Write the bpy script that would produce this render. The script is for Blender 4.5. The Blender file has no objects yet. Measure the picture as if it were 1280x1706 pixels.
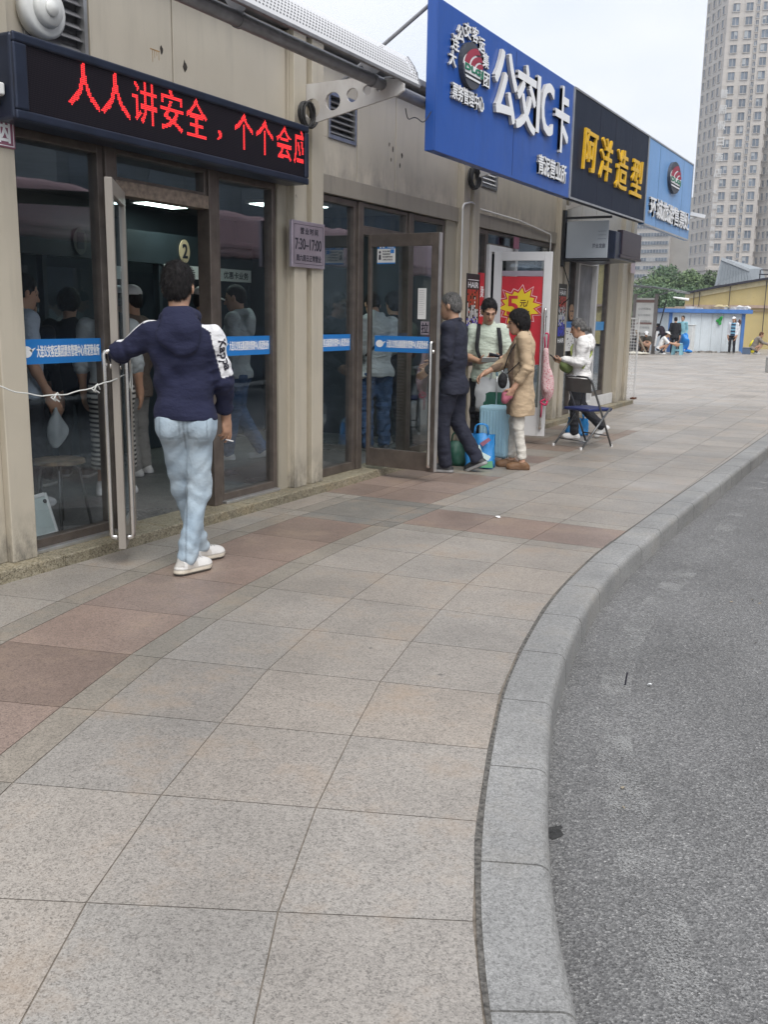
import bpy, bmesh, math, random
import numpy as np
from mathutils import Vector, Matrix
from mathutils.bvhtree import BVHTree

R = math.radians
PI = math.pi
sc = bpy.context.scene
COL = sc.collection
random.seed(7)
RNG = np.random.default_rng(11)

# ------------------------------------------------------------------ camera
cam_d = bpy.data.cameras.new('camera')
cam_d.sensor_fit = 'VERTICAL'; cam_d.sensor_height = 36.0
cam_d.lens = 36.0*1612.0/1706.0
cam_d.clip_start = 0.05; cam_d.clip_end = 3000
cam = bpy.data.objects.new('camera', cam_d); COL.objects.link(cam)
def _cam_matrix():
    p, r, y = R(11.5), R(0.9), R(28.05)
    fw = np.array([-math.sin(y), math.cos(y), 0]); rt = np.array([math.cos(y), math.sin(y), 0]); dn = np.array([0, 0, -1.])
    F = math.cos(p)*fw+math.sin(p)*dn; D = math.cos(p)*dn-math.sin(p)*fw
    Rt = math.cos(r)*rt-math.sin(r)*D; Dn = math.sin(r)*rt+math.cos(r)*D
    return Matrix(((Rt[0], -Dn[0], -F[0], 0), (Rt[1], -Dn[1], -F[1], 0), (Rt[2], -Dn[2], -F[2], 1.5), (0, 0, 0, 1)))
cam.matrix_world = _cam_matrix()
sc.camera = cam

# ------------------------------------------------------------------ world (overcast daylight)
SUN_EL, SUN_AZ = 56.0, 132.0      # azimuth: degrees clockwise from +Y
w = bpy.data.worlds.new('World'); sc.world = w; w.use_nodes = True
nt = w.node_tree; nt.nodes.clear()
wo = nt.nodes.new('ShaderNodeOutputWorld')
sky = nt.nodes.new('ShaderNodeTexSky'); sky.sky_type = 'NISHITA'; sky.sun_disc = False
sky.sun_elevation = R(SUN_EL); sky.sun_rotation = R(SUN_AZ); sky.dust_density = 3.0
bg1 = nt.nodes.new('ShaderNodeBackground'); bg1.inputs[1].default_value = 0.06
nt.links.new(sky.outputs[0], bg1.inputs[0])
tc = nt.nodes.new('ShaderNodeTexCoord')
mp = nt.nodes.new('ShaderNodeMapping'); mp.inputs['Scale'].default_value = (1.6, 1.6, 4.0)
nz = nt.nodes.new('ShaderNodeTexNoise'); nz.inputs['Scale'].default_value = 1.7; nz.inputs['Detail'].default_value = 5
nz.inputs['Roughness'].default_value = 0.5
rp = nt.nodes.new('ShaderNodeValToRGB')
rp.color_ramp.elements[0].position = 0.34; rp.color_ramp.elements[0].color = (0.68, 0.74, 0.84, 1)
rp.color_ramp.elements[1].position = 0.60; rp.color_ramp.elements[1].color = (0.86, 0.88, 0.93, 1)
nt.links.new(tc.outputs['Generated'], mp.inputs[0]); nt.links.new(mp.outputs[0], nz.inputs['Vector'])
nt.links.new(nz.outputs['Fac'], rp.inputs[0])
bg2 = nt.nodes.new('ShaderNodeBackground'); bg2.inputs[1].default_value = 1.02
nt.links.new(rp.outputs[0], bg2.inputs[0])
mixw = nt.nodes.new('ShaderNodeMixShader'); mixw.inputs[0].default_value = 0.88
nt.links.new(bg1.outputs[0], mixw.inputs[1]); nt.links.new(bg2.outputs[0], mixw.inputs[2])
nt.links.new(mixw.outputs[0], wo.inputs[0])

sl = bpy.data.lights.new('sun', 'SUN'); sl.energy = 2.3; sl.angle = R(45); sl.color = (1.0, 0.97, 0.93)
sun = bpy.data.objects.new('sun', sl); COL.objects.link(sun)
_d = Vector((math.sin(R(SUN_AZ))*math.cos(R(SUN_EL)), math.cos(R(SUN_AZ))*math.cos(R(SUN_EL)), math.sin(R(SUN_EL))))
sun.rotation_euler = _d.to_track_quat('Z', 'Y').to_euler()
sun.location = _d*50

sc.view_settings.view_transform = 'Standard'; sc.view_settings.look = 'None'
sc.view_settings.exposure = 0.46; sc.view_settings.gamma = 1.0
sc.render.engine = 'CYCLES'
sc.cycles.use_denoising = True
sc.cycles.transparent_max_bounces = 24
sc.cycles.max_bounces = 7
sc.cycles.caustics_reflective = False; sc.cycles.caustics_refractive = False

# ------------------------------------------------------------------ materials
def srgb(r, g, b):
    f = lambda c: (c/255/12.92) if c/255 <= .04045 else ((c/255+.055)/1.055)**2.4
    return (f(r), f(g), f(b))

class NT:
    def __init__(s, name):
        s.m = bpy.data.materials.new(name); s.m.use_nodes = True
        s.t = s.m.node_tree; s.t.nodes.clear()
        s.out = s.t.nodes.new('ShaderNodeOutputMaterial')
    def n(s, typ, **kw):
        nd = s.t.nodes.new('ShaderNode'+typ)
        for k, v in kw.items():
            if k.startswith('_'): setattr(nd, k[1:], v)
            else:
                key = k.replace('__', ' ')
                key = int(key[1:]) if key[0] == 'i' and key[1:].isdigit() else key
                s.set(nd.inputs[key], v)
        return nd
    def set(s, inp, v):
        if hasattr(v, 'links') or isinstance(v, bpy.types.NodeSocket): s.t.links.new(v, inp)
        elif isinstance(v, tuple) and len(v) == 3 and inp.type == 'RGBA': inp.default_value = (*v, 1)
        else: inp.default_value = v
    def obj(s): return s.n('TexCoord').outputs['Object']
    def ramp(s, fac, stops):
        r = s.n('ValToRGB', Fac=fac)
        e = r.color_ramp.elements
        while len(e) > len(stops): e.remove(e[-1])
        while len(e) < len(stops): e.new(0.5)
        for i, (p, c) in enumerate(stops):
            e[i].position = p
            e[i].color = (*c, 1) if isinstance(c, tuple) else (c, c, c, 1)
        return r.outputs['Color']
    def noise(s, scale, detail=4, vec=None, rough=.55):
        return s.n('TexNoise', Vector=vec if vec is not None else s.obj(), Scale=scale, Detail=detail, Roughness=rough).outputs['Fac']
    def mix(s, fac, a, b, mode='MIX'):
        m = s.n('Mix', _data_type='RGBA', _blend_type=mode)
        s.set(m.inputs[0], fac); s.set(m.inputs[6], a); s.set(m.inputs[7], b)
        return m.outputs[2]
    def math(s, op, a, b=0.0):
        m = s.n('Math', _operation=op); s.set(m.inputs[0], a); s.set(m.inputs[1], b); return m.outputs[0]
    def bump(s, h, strength=.3, dist=.01):
        return s.n('Bump', Height=h, Strength=strength, Distance=dist).outputs[0]
    def scaled(s, sx, sy, sz):
        m = s.n('Mapping', Vector=s.obj()); m.inputs['Scale'].default_value = (sx, sy, sz); return m.outputs[0]
    def bsdf(s, **kw):
        b = s.n('BsdfPrincipled', **kw); s.t.links.new(b.outputs[0], s.out.inputs[0]); return b

def plain(name, c, rough=.5, metal=0., var=.12, vs=6., bump=0., bs=80., spec=.5):
    t = NT(name)
    nn = t.noise(vs, 5)
    lo = tuple(x*(1-var) for x in c); hi = tuple(min(1, x*(1+var)) for x in c)
    col = t.ramp(nn, [(.3, lo), (.7, hi)])
    kw = dict(Base__Color=col, Roughness=rough, Metallic=metal)
    b = t.bsdf(**kw); b.inputs['Specular IOR Level'].default_value = spec
    if bump: t.set(b.inputs['Normal'], t.bump(t.noise(bs, 3), bump))
    return t.m

def fabric(name, c, bump=.35, scale=9., weave=350., var=.14, rough=.85):
    t = NT(name)
    big = t.noise(5., 4)
    lo = tuple(x*(1-var) for x in c); hi = tuple(min(1, x*(1+var)) for x in c)
    col = t.ramp(big, [(.3, lo), (.72, hi)])
    f1 = t.noise(scale, 4, t.scaled(1, 1, 2.2)); f2 = t.noise(weave, 2)
    h = t.math('ADD', t.math('MULTIPLY', f1, 3.), t.math('MULTIPLY', f2, .12))
    t.bsdf(Base__Color=col, Roughness=rough, Normal=t.bump(h, bump, .02))
    return t.m

def vcol(name, bump=.3, scale=9., rough=.8, var=.12, sub=0.):
    """fabric or skin whose own pattern sits in the mesh's colour attribute"""
    t = NT(name)
    a = t.n('Attribute', _attribute_name='Col').outputs['Color']
    col = t.mix(1.0, a, t.ramp(t.noise(6., 4), [(.3, 1-var), (.7, 1.)]), 'MULTIPLY')
    f1 = t.noise(scale, 4, t.scaled(1, 1, 2.0))
    b = t.bsdf(Base__Color=col, Roughness=rough, Normal=t.bump(f1, bump, .03))
    if sub: b.inputs['Subsurface Weight'].default_value = sub; b.inputs['Subsurface Scale'].default_value = .01
    return t.m

def granite(name, tones, scale=230., rough=.5, stain=.25, tile=False, bump=.12, stainc=None):
    t = NT(name)
    o = t.obj()
    v = t.n('TexVoronoi', Vector=o, Scale=scale); v2 = t.n('TexVoronoi', Vector=o, Scale=scale*.45)
    sep = t.n('SeparateColor', Color=v.outputs['Color']); sep2 = t.n('SeparateColor', Color=v2.outputs['Color'])
    f = t.math('ADD', t.math('MULTIPLY', sep.outputs[0], .6), t.math('MULTIPLY', sep2.outputs[1], .4))
    n = len(tones)
    col = t.ramp(f, [(.12+.76*i/(n-1), c) for i, c in enumerate(tones)])
    if tile:
        a = t.n('Attribute', _attribute_name='Col').outputs['Color']
        col = t.mix(1.0, col, a, 'MULTIPLY')
    st = t.ramp(t.noise(1.3, 6, rough=.65), [(.35, 1-stain), (.62, 1.)])
    col = t.mix(1.0, col, st, 'MULTIPLY')
    st2 = t.ramp(t.noise(.42, 5, rough=.6), [(.36, 1-stain*.7), (.62, 1.04)])
    col = t.mix(1.0, col, st2, 'MULTIPLY')
    if stainc:
        sp = t.ramp(t.noise(2.6, 7, rough=.7), [(.52, 0.), (.72, .55)])
        col = t.mix(sp, col, stainc)
    # small dark spots (gum, drips)
    sv = t.n('TexVoronoi', Vector=o, Scale=2.1, Randomness=1.0)
    wob = t.math('MULTIPLY', t.noise(30., 3), .03)
    spot = t.ramp(t.math('ADD', sv.outputs['Distance'], wob), [(.035, 1.), (.05, 0.)])
    col = t.mix(t.math('MULTIPLY', spot, .65), col, (.06, .058, .055))
    sv2 = t.n('TexVoronoi', Vector=o, Scale=4.7, Randomness=1.0)
    spot2 = t.ramp(t.math('ADD', sv2.outputs['Distance'], t.math('MULTIPLY', t.noise(60., 3), .05)), [(.045, 1.), (.062, 0.)])
    col = t.mix(t.math('MULTIPLY', spot2, t.ramp(t.noise(.9, 2), [(.5, 0.), (.6, .55)])), col, (.09, .085, .08))
    rg = t.ramp(t.noise(.8, 5), [(.35, rough-.14), (.65, rough+.14)])
    t.bsdf(Base__Color=col, Roughness=rg, Normal=t.bump(t.math('ADD', t.noise(scale*1.2, 2), t.math('MULTIPLY', t.noise(14., 3), .8)), bump, .004))
    return t.m

def panel_mat(name, c, dirt=(.09, .085, .08), amount=.5, rough=.42, soot=0., splash=0., spec=.5):
    """painted metal cladding with vertical grime streaks and rust specks"""
    t = NT(name)
    st = t.noise(4., 5, t.scaled(1., 2.2, .30), .62)
    big = t.noise(1.1, 4)
    f = t.math('MULTIPLY', t.ramp(st, [(.5, 0.), (.78, 1.)]), t.ramp(big, [(.35, .25), (.7, 1.)]))
    col = t.mix(t.math('MULTIPLY', f, amount), t.ramp(t.noise(2.2, 5), [(.3, tuple(x*.9 for x in c)), (.7, c)]), dirt)
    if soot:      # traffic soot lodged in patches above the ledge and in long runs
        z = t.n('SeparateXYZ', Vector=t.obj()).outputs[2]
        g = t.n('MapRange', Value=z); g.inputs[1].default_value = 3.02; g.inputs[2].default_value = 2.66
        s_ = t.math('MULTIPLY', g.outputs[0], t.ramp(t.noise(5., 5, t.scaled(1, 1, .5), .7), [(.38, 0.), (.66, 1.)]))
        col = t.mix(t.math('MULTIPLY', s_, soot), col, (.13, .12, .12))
    if splash:    # dried splash dirt in patches round the foot
        z = t.n('SeparateXYZ', Vector=t.obj()).outputs[2]
        g = t.n('MapRange', Value=z); g.inputs[1].default_value = .42; g.inputs[2].default_value = .06
        s_ = t.math('MULTIPLY', g.outputs[0], t.ramp(t.noise(9., 6, t.scaled(1, 1, .55), .75), [(.40, 0.), (.62, 1.)]))
        col = t.mix(t.math('MULTIPLY', s_, splash), col, (.10, .095, .085))
    v = t.n('TexVoronoi', Vector=t.scaled(1, 1, .7), Scale=2.6)
    wob = t.math('MULTIPLY', t.noise(45., 3), .06)
    spot = t.ramp(t.math('ADD', v.outputs['Distance'], wob), [(.055, 1.), (.085, 0.)])
    pick = t.ramp(t.noise(.9, 2), [(.52, 0.), (.58, 1.)])
    col = t.mix(t.math('MULTIPLY', t.math('MULTIPLY', spot, pick), .85), col, (.05, .035, .025))
    b = t.bsdf(Base__Color=col, Roughness=rough, Normal=t.bump(t.noise(1.6, 3), .15, .05)); b.inputs['Specular IOR Level'].default_value = spec
    return t.m

def emis(name, c, s):
    t = NT(name); e = t.n('Emission', Color=c, Strength=s); t.t.links.new(e.outputs[0], t.out.inputs[0]); return t.m

def glass_mat(name, tint=(.95, .97, .98), refl=1.9):
    t = NT(name)
    tr = t.n('BsdfTransparent', Color=tint); gl = t.n('BsdfGlossy', Color=(.84, .92, 1.), Roughness=.012)
    ge = t.n('NewGeometry'); dt = t.n('VectorMath', _operation='DOT_PRODUCT'); t.set(dt.inputs[0], ge.outputs['Normal']); t.set(dt.inputs[1], ge.outputs['Incoming'])
    c1 = t.math('SUBTRACT', 1., t.math('ABSOLUTE', dt.outputs['Value']))
    fr = t.math('ADD', t.math('MULTIPLY', t.math('POWER', c1, 5.), .9), .042)
    wv = t.bump(t.noise(1.5, 2), .035, .05); t.set(gl.inputs['Normal'], wv)
    mx = t.n('MixShader'); t.set(mx.inputs[0], t.math('MINIMUM', t.math('MULTIPLY', fr, refl), 1.))
    t.t.links.new(tr.outputs[0], mx.inputs[1]); t.t.links.new(gl.outputs[0], mx.inputs[2])
    t.t.links.new(mx.outputs[0], t.out.inputs[0]); return t.m

M = {}
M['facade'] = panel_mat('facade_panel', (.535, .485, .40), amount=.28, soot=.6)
M['column'] = panel_mat('column_metal', (.50, .45, .36), amount=.4, splash=.85)
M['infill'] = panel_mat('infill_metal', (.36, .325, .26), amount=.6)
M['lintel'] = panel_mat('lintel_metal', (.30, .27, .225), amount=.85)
M['bronze'] = plain('bronze_frame', (.135, .112, .096), .38, .45, .25, 9.)
M['bronze_light'] = plain('stained_bronze', (.25, .195, .15), .45, .35, .35, 25.)
M['alu'] = plain('aluminium', (.55, .55, .55), .3, .8, .15, 8.)
M['steel'] = plain('polished_steel', (.66, .64, .61), .17, 1.0, .1, 5.)
M['whiteframe'] = panel_mat('white_painted_frame', (.68, .68, .68), amount=.35, rough=.35)
M['glass'] = glass_mat('window_glass')
M['glass_door'] = glass_mat('door_glass', (.92, .95, .955), 1.2)
M['dark'] = plain('dark_interior', (.035, .045, .05), .7)
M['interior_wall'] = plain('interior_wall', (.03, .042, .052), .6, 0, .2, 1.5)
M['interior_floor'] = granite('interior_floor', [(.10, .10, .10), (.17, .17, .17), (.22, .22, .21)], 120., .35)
M['step'] = granite('step_granite', [(.10, .085, .055), (.26, .225, .15), (.36, .32, .23), (.44, .40, .31)], 170., .55, .35, stainc=(.24, .17, .07))
M['black'] = plain('black_plastic', (.014, .015, .017), .45)
M['rubber'] = plain('black_rubber', (.016, .016, .016), .6)
M['white'] = plain('white_paint', (.75, .75, .74), .45, 0, .06)
M['whiteplastic'] = plain('white_plastic', (.72, .73, .71), .4, 0, .05)
M['ledframe'] = plain('led_housing', (.022, .03, .055), .32, .3, .2)
M['red_led'] = emis('red_led', (1.0, .045, .05), 1.5)
M['lamp'] = emis('lit_ceiling_panel', (.80, 1.0, .93), 5.5)
M['blue_banner'] = plain('blue_vinyl', (.022, .19, .53), .35, 0, .04)
M['white_letter'] = plain('white_lettering', (.82, .83, .84), .5, 0, .03)
M['letter_side'] = plain('letter_return', (.45, .44, .42), .5, 0, .1)
M['yellow_letter'] = plain('gold_lettering', (.72, .42, .015), .4, 0, .12, 20.)
M['sign_blue'] = panel_mat('sign_blue', (.026, .10, .40), (.03, .05, .12), .35, .3)
M['sign_black'] = panel_mat('sign_black', (.010, .016, .034), (.05, .06, .08), .35, .5, spec=.18)
M['sign_lightblue'] = panel_mat('sign_lightblue', (.17, .36, .67), (.06, .12, .25), .35, .35)
M['bracket'] = panel_mat('bracket_paint', (.60, .585, .56), (.13, .055, .02), .9, .5)
M['pipe'] = plain('grey_pipe', (.22, .22, .23), .4, .2, .2, 12.)
M['rust'] = plain('rust', (.10, .035, .015), .9, 0, .5, 30.)
M['plaque'] = plain('brushed_plaque', (.40, .35, .40), .32, .55, .18, 3.)
M['ink'] = plain('dark_ink', (.02, .018, .03), .6)
M['paper'] = plain('paper', (.68, .68, .66), .8, 0, .05)
M['maroon'] = plain('maroon_sign', (.27, .10, .15), .5)
M['red'] = plain('poster_red', (.52, .02, .035), .5, 0, .08)
M['yellow'] = plain('poster_yellow', (.74, .56, .02), .5, 0, .05)
M['pinkwhite'] = plain('poster_outline', (.75, .55, .58), .5)
M['green_logo'] = plain('logo_green', (.01, .20, .11), .5)
M['red_logo'] = plain('logo_red', (.33, .03, .06), .5)
M['grey_logo'] = plain('logo_grey', (.06, .065, .08), .5)

# ------------------------------------------------------------------ mesh helpers
def tag(o, label=None, cat=None, group=None, kind=None):
    if label: o['label'] = label
    if cat: o['category'] = cat
    if group: o['group'] = group
    if kind: o['kind'] = kind
    return o

def setp(o, parent):
    if parent is not None:
        o.parent = parent
        o.matrix_parent_inverse = Matrix.Identity(4) if parent.get('_local') else parent.matrix_basis.inverted()

def empty(name, loc, label=None, cat=None, group=None, rz=0.):
    o = bpy.data.objects.new(name, None); COL.objects.link(o)
    o.empty_display_size = .2
    o.location = loc; o.rotation_euler = (0, 0, rz)
    o.matrix_basis = Matrix.Translation(loc) @ Matrix.Rotation(rz, 4, 'Z')
    return tag(o, label, cat, group)

def link_mesh(name, me, mat=None, parent=None, smooth=False):
    if mat is not None:
        me.materials.clear()
        for m in (mat if isinstance(mat, (list, tuple)) else [mat]): me.materials.append(m)
    if smooth: me.polygons.foreach_set('use_smooth', [True]*len(me.polygons))
    o = bpy.data.objects.new(name, me); COL.objects.link(o)
    P = parent
    if P is not None:
        o.parent = P
        root = P; M4 = Matrix.Identity(4)
        chain = []
        while root is not None: chain.append(root); root = root.parent
        W = Matrix.Identity(4)
        for c in reversed(chain): W = W @ c.matrix_parent_inverse @ c.matrix_basis
        o.matrix_parent_inverse = W.inverted()
    return o

class MB:
    def __init__(s): s.v = []; s.f = []; s.mi = []; s.cur = 0
    def add(s, vs, fs):
        b = len(s.v); s.v += [tuple(map(float, q)) for q in vs]
        for f in fs: s.f.append([b+i for i in f]); s.mi.append(s.cur)
        return s
    def box(s, x0, x1, y0, y1, z0, z1):
        if x0 > x1: x0, x1 = x1, x0
        if y0 > y1: y0, y1 = y1, y0
        if z0 > z1: z0, z1 = z1, z0
        vs = [(x, y, z) for z in (z0, z1) for y in (y0, y1) for x in (x0, x1)]
        return s.add(vs, [(0, 2, 3, 1), (4, 5, 7, 6), (0, 1, 5, 4), (2, 6, 7, 3), (0, 4, 6, 2), (1, 3, 7, 5)])
    def obox(s, c, ax, ay, az, hx, hy, hz):
        c = Vector(c); ax = Vector(ax)*hx; ay = Vector(ay)*hy; az = Vector(az)*hz
        vs = [c+i*ax+j*ay+k*az for k in (-1, 1) for j in (-1, 1) for i in (-1, 1)]
        return s.add(vs, [(0, 2, 3, 1), (4, 5, 7, 6), (0, 1, 5, 4), (2, 6, 7, 3), (0, 4, 6, 2), (1, 3, 7, 5)])
    def prism(s, pts, off):
        """closed polygon (3-D points, counter-clockwise seen from the end of off) pushed back from off"""
        n = len(pts); off = Vector(off)
        a = [Vector(p) for p in pts]; b = [p+off for p in a]
        fs = [list(range(n))[::-1], [n+i for i in range(n)]]+[(i, (i+1) % n, n+(i+1) % n, n+i) for i in range(n)]
        return s.add(a+b, fs)
    def tube(s, path, r, n=8, cap=True):
        P = [Vector(p) for p in path]; rs = r if isinstance(r, (list, tuple)) else [r]*len(P)
        up = None; vs = []; fs = []
        for i, p in enumerate(P):
            t = (P[min(i+1, len(P)-1)]-P[max(i-1, 0)])
            t = t.normalized() if t.length > 1e-9 else Vector((0, 0, 1))
            if up is None: up = Vector((0, 0, 1)) if abs(t.z) < .9 else Vector((1, 0, 0))
            a = t.cross(up);
            if a.length < 1e-4: a = t.orthogonal()
            a.normalize(); b = a.cross(t).normalized(); up = b
            for k in range(n):
                q = 2*PI*k/n; vs.append(p+rs[i]*(math.cos(q)*a+math.sin(q)*b))
        for i in range(len(P)-1):
            for k in range(n):
                fs.append((i*n+k, i*n+(k+1) % n, (i+1)*n+(k+1) % n, (i+1)*n+k))
        if cap: fs += [list(range(n))[::-1], [(len(P)-1)*n+k for k in range(n)]]
        return s.add(vs, fs)
    def build(s, name, mat, parent=None, smooth=False, bevel=0., seg=2, angle=40):
        me = bpy.data.meshes.new(name); me.from_pydata(s.v, [], s.f); me.update()
        o = link_mesh(name, me, mat, parent, smooth)
        if any(s.mi): me.polygons.foreach_set('material_index', s.mi)
        if bevel:
            m = o.modifiers.new('bevel', 'BEVEL'); m.width = bevel; m.segments = seg; m.limit_method = 'ANGLE'; m.angle_limit = R(angle)
        return o

def arc_path(pts, rad=.03, n=5):
    """polyline with rounded corners"""
    P = [Vector(p) for p in pts]; out = [P[0]]
    for i in range(1, len(P)-1):
        a = (P[i-1]-P[i]).normalized(); b = (P[i+1]-P[i]).normalized()
        r = min(rad, (P[i-1]-P[i]).length*.49, (P[i+1]-P[i]).length*.49)
        for k in range(n+1):
            t = k/n; out.append((1-t)**2*(P[i]+a*r)+2*t*(1-t)*P[i]+t*t*(P[i]+b*r))
    out.append(P[-1]); return out

# lettering: flat glyph mesh in a unit box, then placed on a surface
_tcache = {}
def glyphs(s, bold=.0, ext=0., spacing=1.0, res=3):
    key = (s, bold, ext, spacing, res)
    if key not in _tcache:
        cu = bpy.data.curves.new('t', 'FONT'); cu.body = s; cu.size = 1; cu.offset = bold; cu.extrude = ext
        cu.space_character = spacing; cu.resolution_u = res
        ob = bpy.data.objects.new('t', cu); COL.objects.link(ob)
        dg = bpy.context.evaluated_depsgraph_get()
        me = bpy.data.meshes.new_from_object(ob.evaluated_get(dg))
        v = np.array([p.co[:] for p in me.vertices]); f = [list(p.vertices) for p in me.polygons]
        bpy.data.objects.remove(ob); bpy.data.curves.remove(cu); bpy.data.meshes.remove(me)
        lo = v.min(0); hi = v.max(0); v = v.copy()
        v[:, 0] = (v[:, 0]-lo[0])/max(1e-6, hi[0]-lo[0]); v[:, 1] = (v[:, 1]-lo[1])/max(1e-6, hi[1]-lo[1])
        v[:, 2] = (v[:, 2]-lo[2])/max(1e-6, hi[2]-lo[2]) if ext else 0
        _tcache[key] = (v, f)
    return _tcache[key]

def lay(mb, s, o, u, v, w, h, n=None, depth=0., bold=.02, spacing=1., shear=0., flip=False):
    """write s with lower-left corner o, along unit u, up v, out n"""
    g, f = glyphs(s, 0., .1 if depth else 0., spacing)
    o = Vector(o); u = Vector(u); v = Vector(v); n = Vector(n) if n is not None else u.cross(v)
    b = bold*h
    offs = [(0, 0)] if b <= 0 else ([(0, 0)]+[(b*math.cos(2*PI*k/8), b*math.sin(2*PI*k/8)) for k in range(8)] if depth > .04 else [(0, 0), (b, b), (-b, b), (b, -b), (-b, -b)])
    for k, (p, q_) in enumerate(offs):
        e = .00012*k
        mb.add([o+u*(q[0]*w+shear*q[1]*h+p)+v*(q[1]*h+q_)+n*(q[2]*depth+e) for q in g], f)
    return mb

FX = ((0, 1, 0), (0, 0, 1), (1, 0, 0))       # on the facade, seen from the street
FY = ((1, 0, 0), (0, 0, 1), (0, -1, 0))      # on a face turned to the near end of the street

def hash01(a, b=0): return (math.sin(a*127.1+b*311.7)*43758.5453) % 1.0

# ------------------------------------------------------------------ implicit surfaces -> one continuous mesh
def unit(v): v = np.asarray(v, float); return v/max(1e-9, np.linalg.norm(v))
def rc(a, b, ra, rb, k=.02, sub=False): return ('rc', np.array(a, float), np.array(b, float), ra, rb, k, sub)
def el(c, r, rot=None, k=.03, sub=False): return ('el', np.array(c, float), np.array(r, float), np.eye(3) if rot is None else np.array(rot, float), None, k, sub)
def pl(p, n, k=.004): return ('pl', np.array(p, float), unit(n), None, None, k, False)

def _ev(p, X, Y, Z):
    if p[0] == 'rc':
        a, b = p[1], p[2]; ab = b-a; L = max(1e-9, ab@ab)
        dx, dy, dz = X-a[0], Y-a[1], Z-a[2]
        t = np.clip((dx*ab[0]+dy*ab[1]+dz*ab[2])/L, 0, 1)
        return np.sqrt((dx-t*ab[0])**2+(dy-t*ab[1])**2+(dz-t*ab[2])**2)-(p[3]+(p[4]-p[3])*t)
    if p[0] == 'el':
        c, r, Q = p[1], p[2], p[3]
        dx, dy, dz = X-c[0], Y-c[1], Z-c[2]
        q = [(dx*Q[0, i]+dy*Q[1, i]+dz*Q[2, i]) for i in range(3)]
        k0 = np.sqrt(sum((q[i]/r[i])**2 for i in range(3))); k1 = np.sqrt(sum((q[i]/r[i]**2)**2 for i in range(3)))
        return k0*(k0-1)/np.maximum(k1, 1e-6)
    if p[0] == 'pl':
        n = p[2]; c = p[1]
        return (X-c[0])*n[0]+(Y-c[1])*n[1]+(Z-c[2])*n[2]

def _bb(p):
    if p[0] == 'rc':
        r = max(p[3], p[4]); return np.minimum(p[1], p[2])-r, np.maximum(p[1], p[2])+r
    r = max(p[2]) if p[0] == 'el' else 0
    ex = np.sqrt(((p[3]*p[2][None, :])**2).sum(1)) if p[0] == 'el' else r
    return p[1]-ex, p[1]+ex

def folds(amp, freq=26., seed=0, sz=.6):
    rg = np.random.default_rng(seed+5)
    W = rg.normal(size=(5, 3))*freq; W[:, 2] *= sz; ph = rg.uniform(0, 6.28, 5)
    def f(X, Y, Z):
        q = 0
        for i in range(5): q = q+np.sin(W[i, 0]*X+W[i, 1]*Y+W[i, 2]*Z+ph[i]+1.3*np.sin(.5*(W[i, 1]*X+W[i, 2]*Y-W[i, 0]*Z)))
        return amp*q/2.2
    return f

def implicit(prims, h, disp=None):
    un = [p for p in prims if p[0] != 'pl' and not p[6]]
    lo = np.min([_bb(p)[0] for p in un], 0)-3*h-.02; hi = np.max([_bb(p)[1] for p in un], 0)+3*h+.02
    n = np.ceil((hi-lo)/h).astype(int)+1
    D = np.full(n, 9., np.float32)
    ax = [lo[i]+h*np.arange(n[i]) for i in range(3)]
    for p in prims:
        k = max(p[5], 1e-4)
        if p[0] == 'pl': a, b = np.zeros(3, int), n
        else:
            l, u = _bb(p); m = k+2.5*h+.012
            a = np.clip(np.floor((l-m-lo)/h).astype(int), 0, n-1); b = np.clip(np.ceil((u+m-lo)/h).astype(int)+1, 1, n)
        S = tuple(slice(a[i], b[i]) for i in range(3))
        X = ax[0][S[0]][:, None, None]; Y = ax[1][S[1]][None, :, None]; Z = ax[2][S[2]][None, None, :]
        d = _ev(p, X, Y, Z); o = D[S]
        if p[0] == 'pl' or p[6]:
            if p[6]: d = -d
            t = np.clip(.5-.5*(o-d)/k, 0, 1); D[S] = o*(1-t)+d*t+k*t*(1-t)
        else:
            t = np.clip(.5+.5*(o-d)/k, 0, 1); D[S] = o*(1-t)+d*t-k*t*(1-t)
    if disp is not None:
        D = D+disp(ax[0][:, None, None], ax[1][None, :, None], ax[2][None, None, :]).astype(np.float32)
    return nets(D, lo, h)

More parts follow.
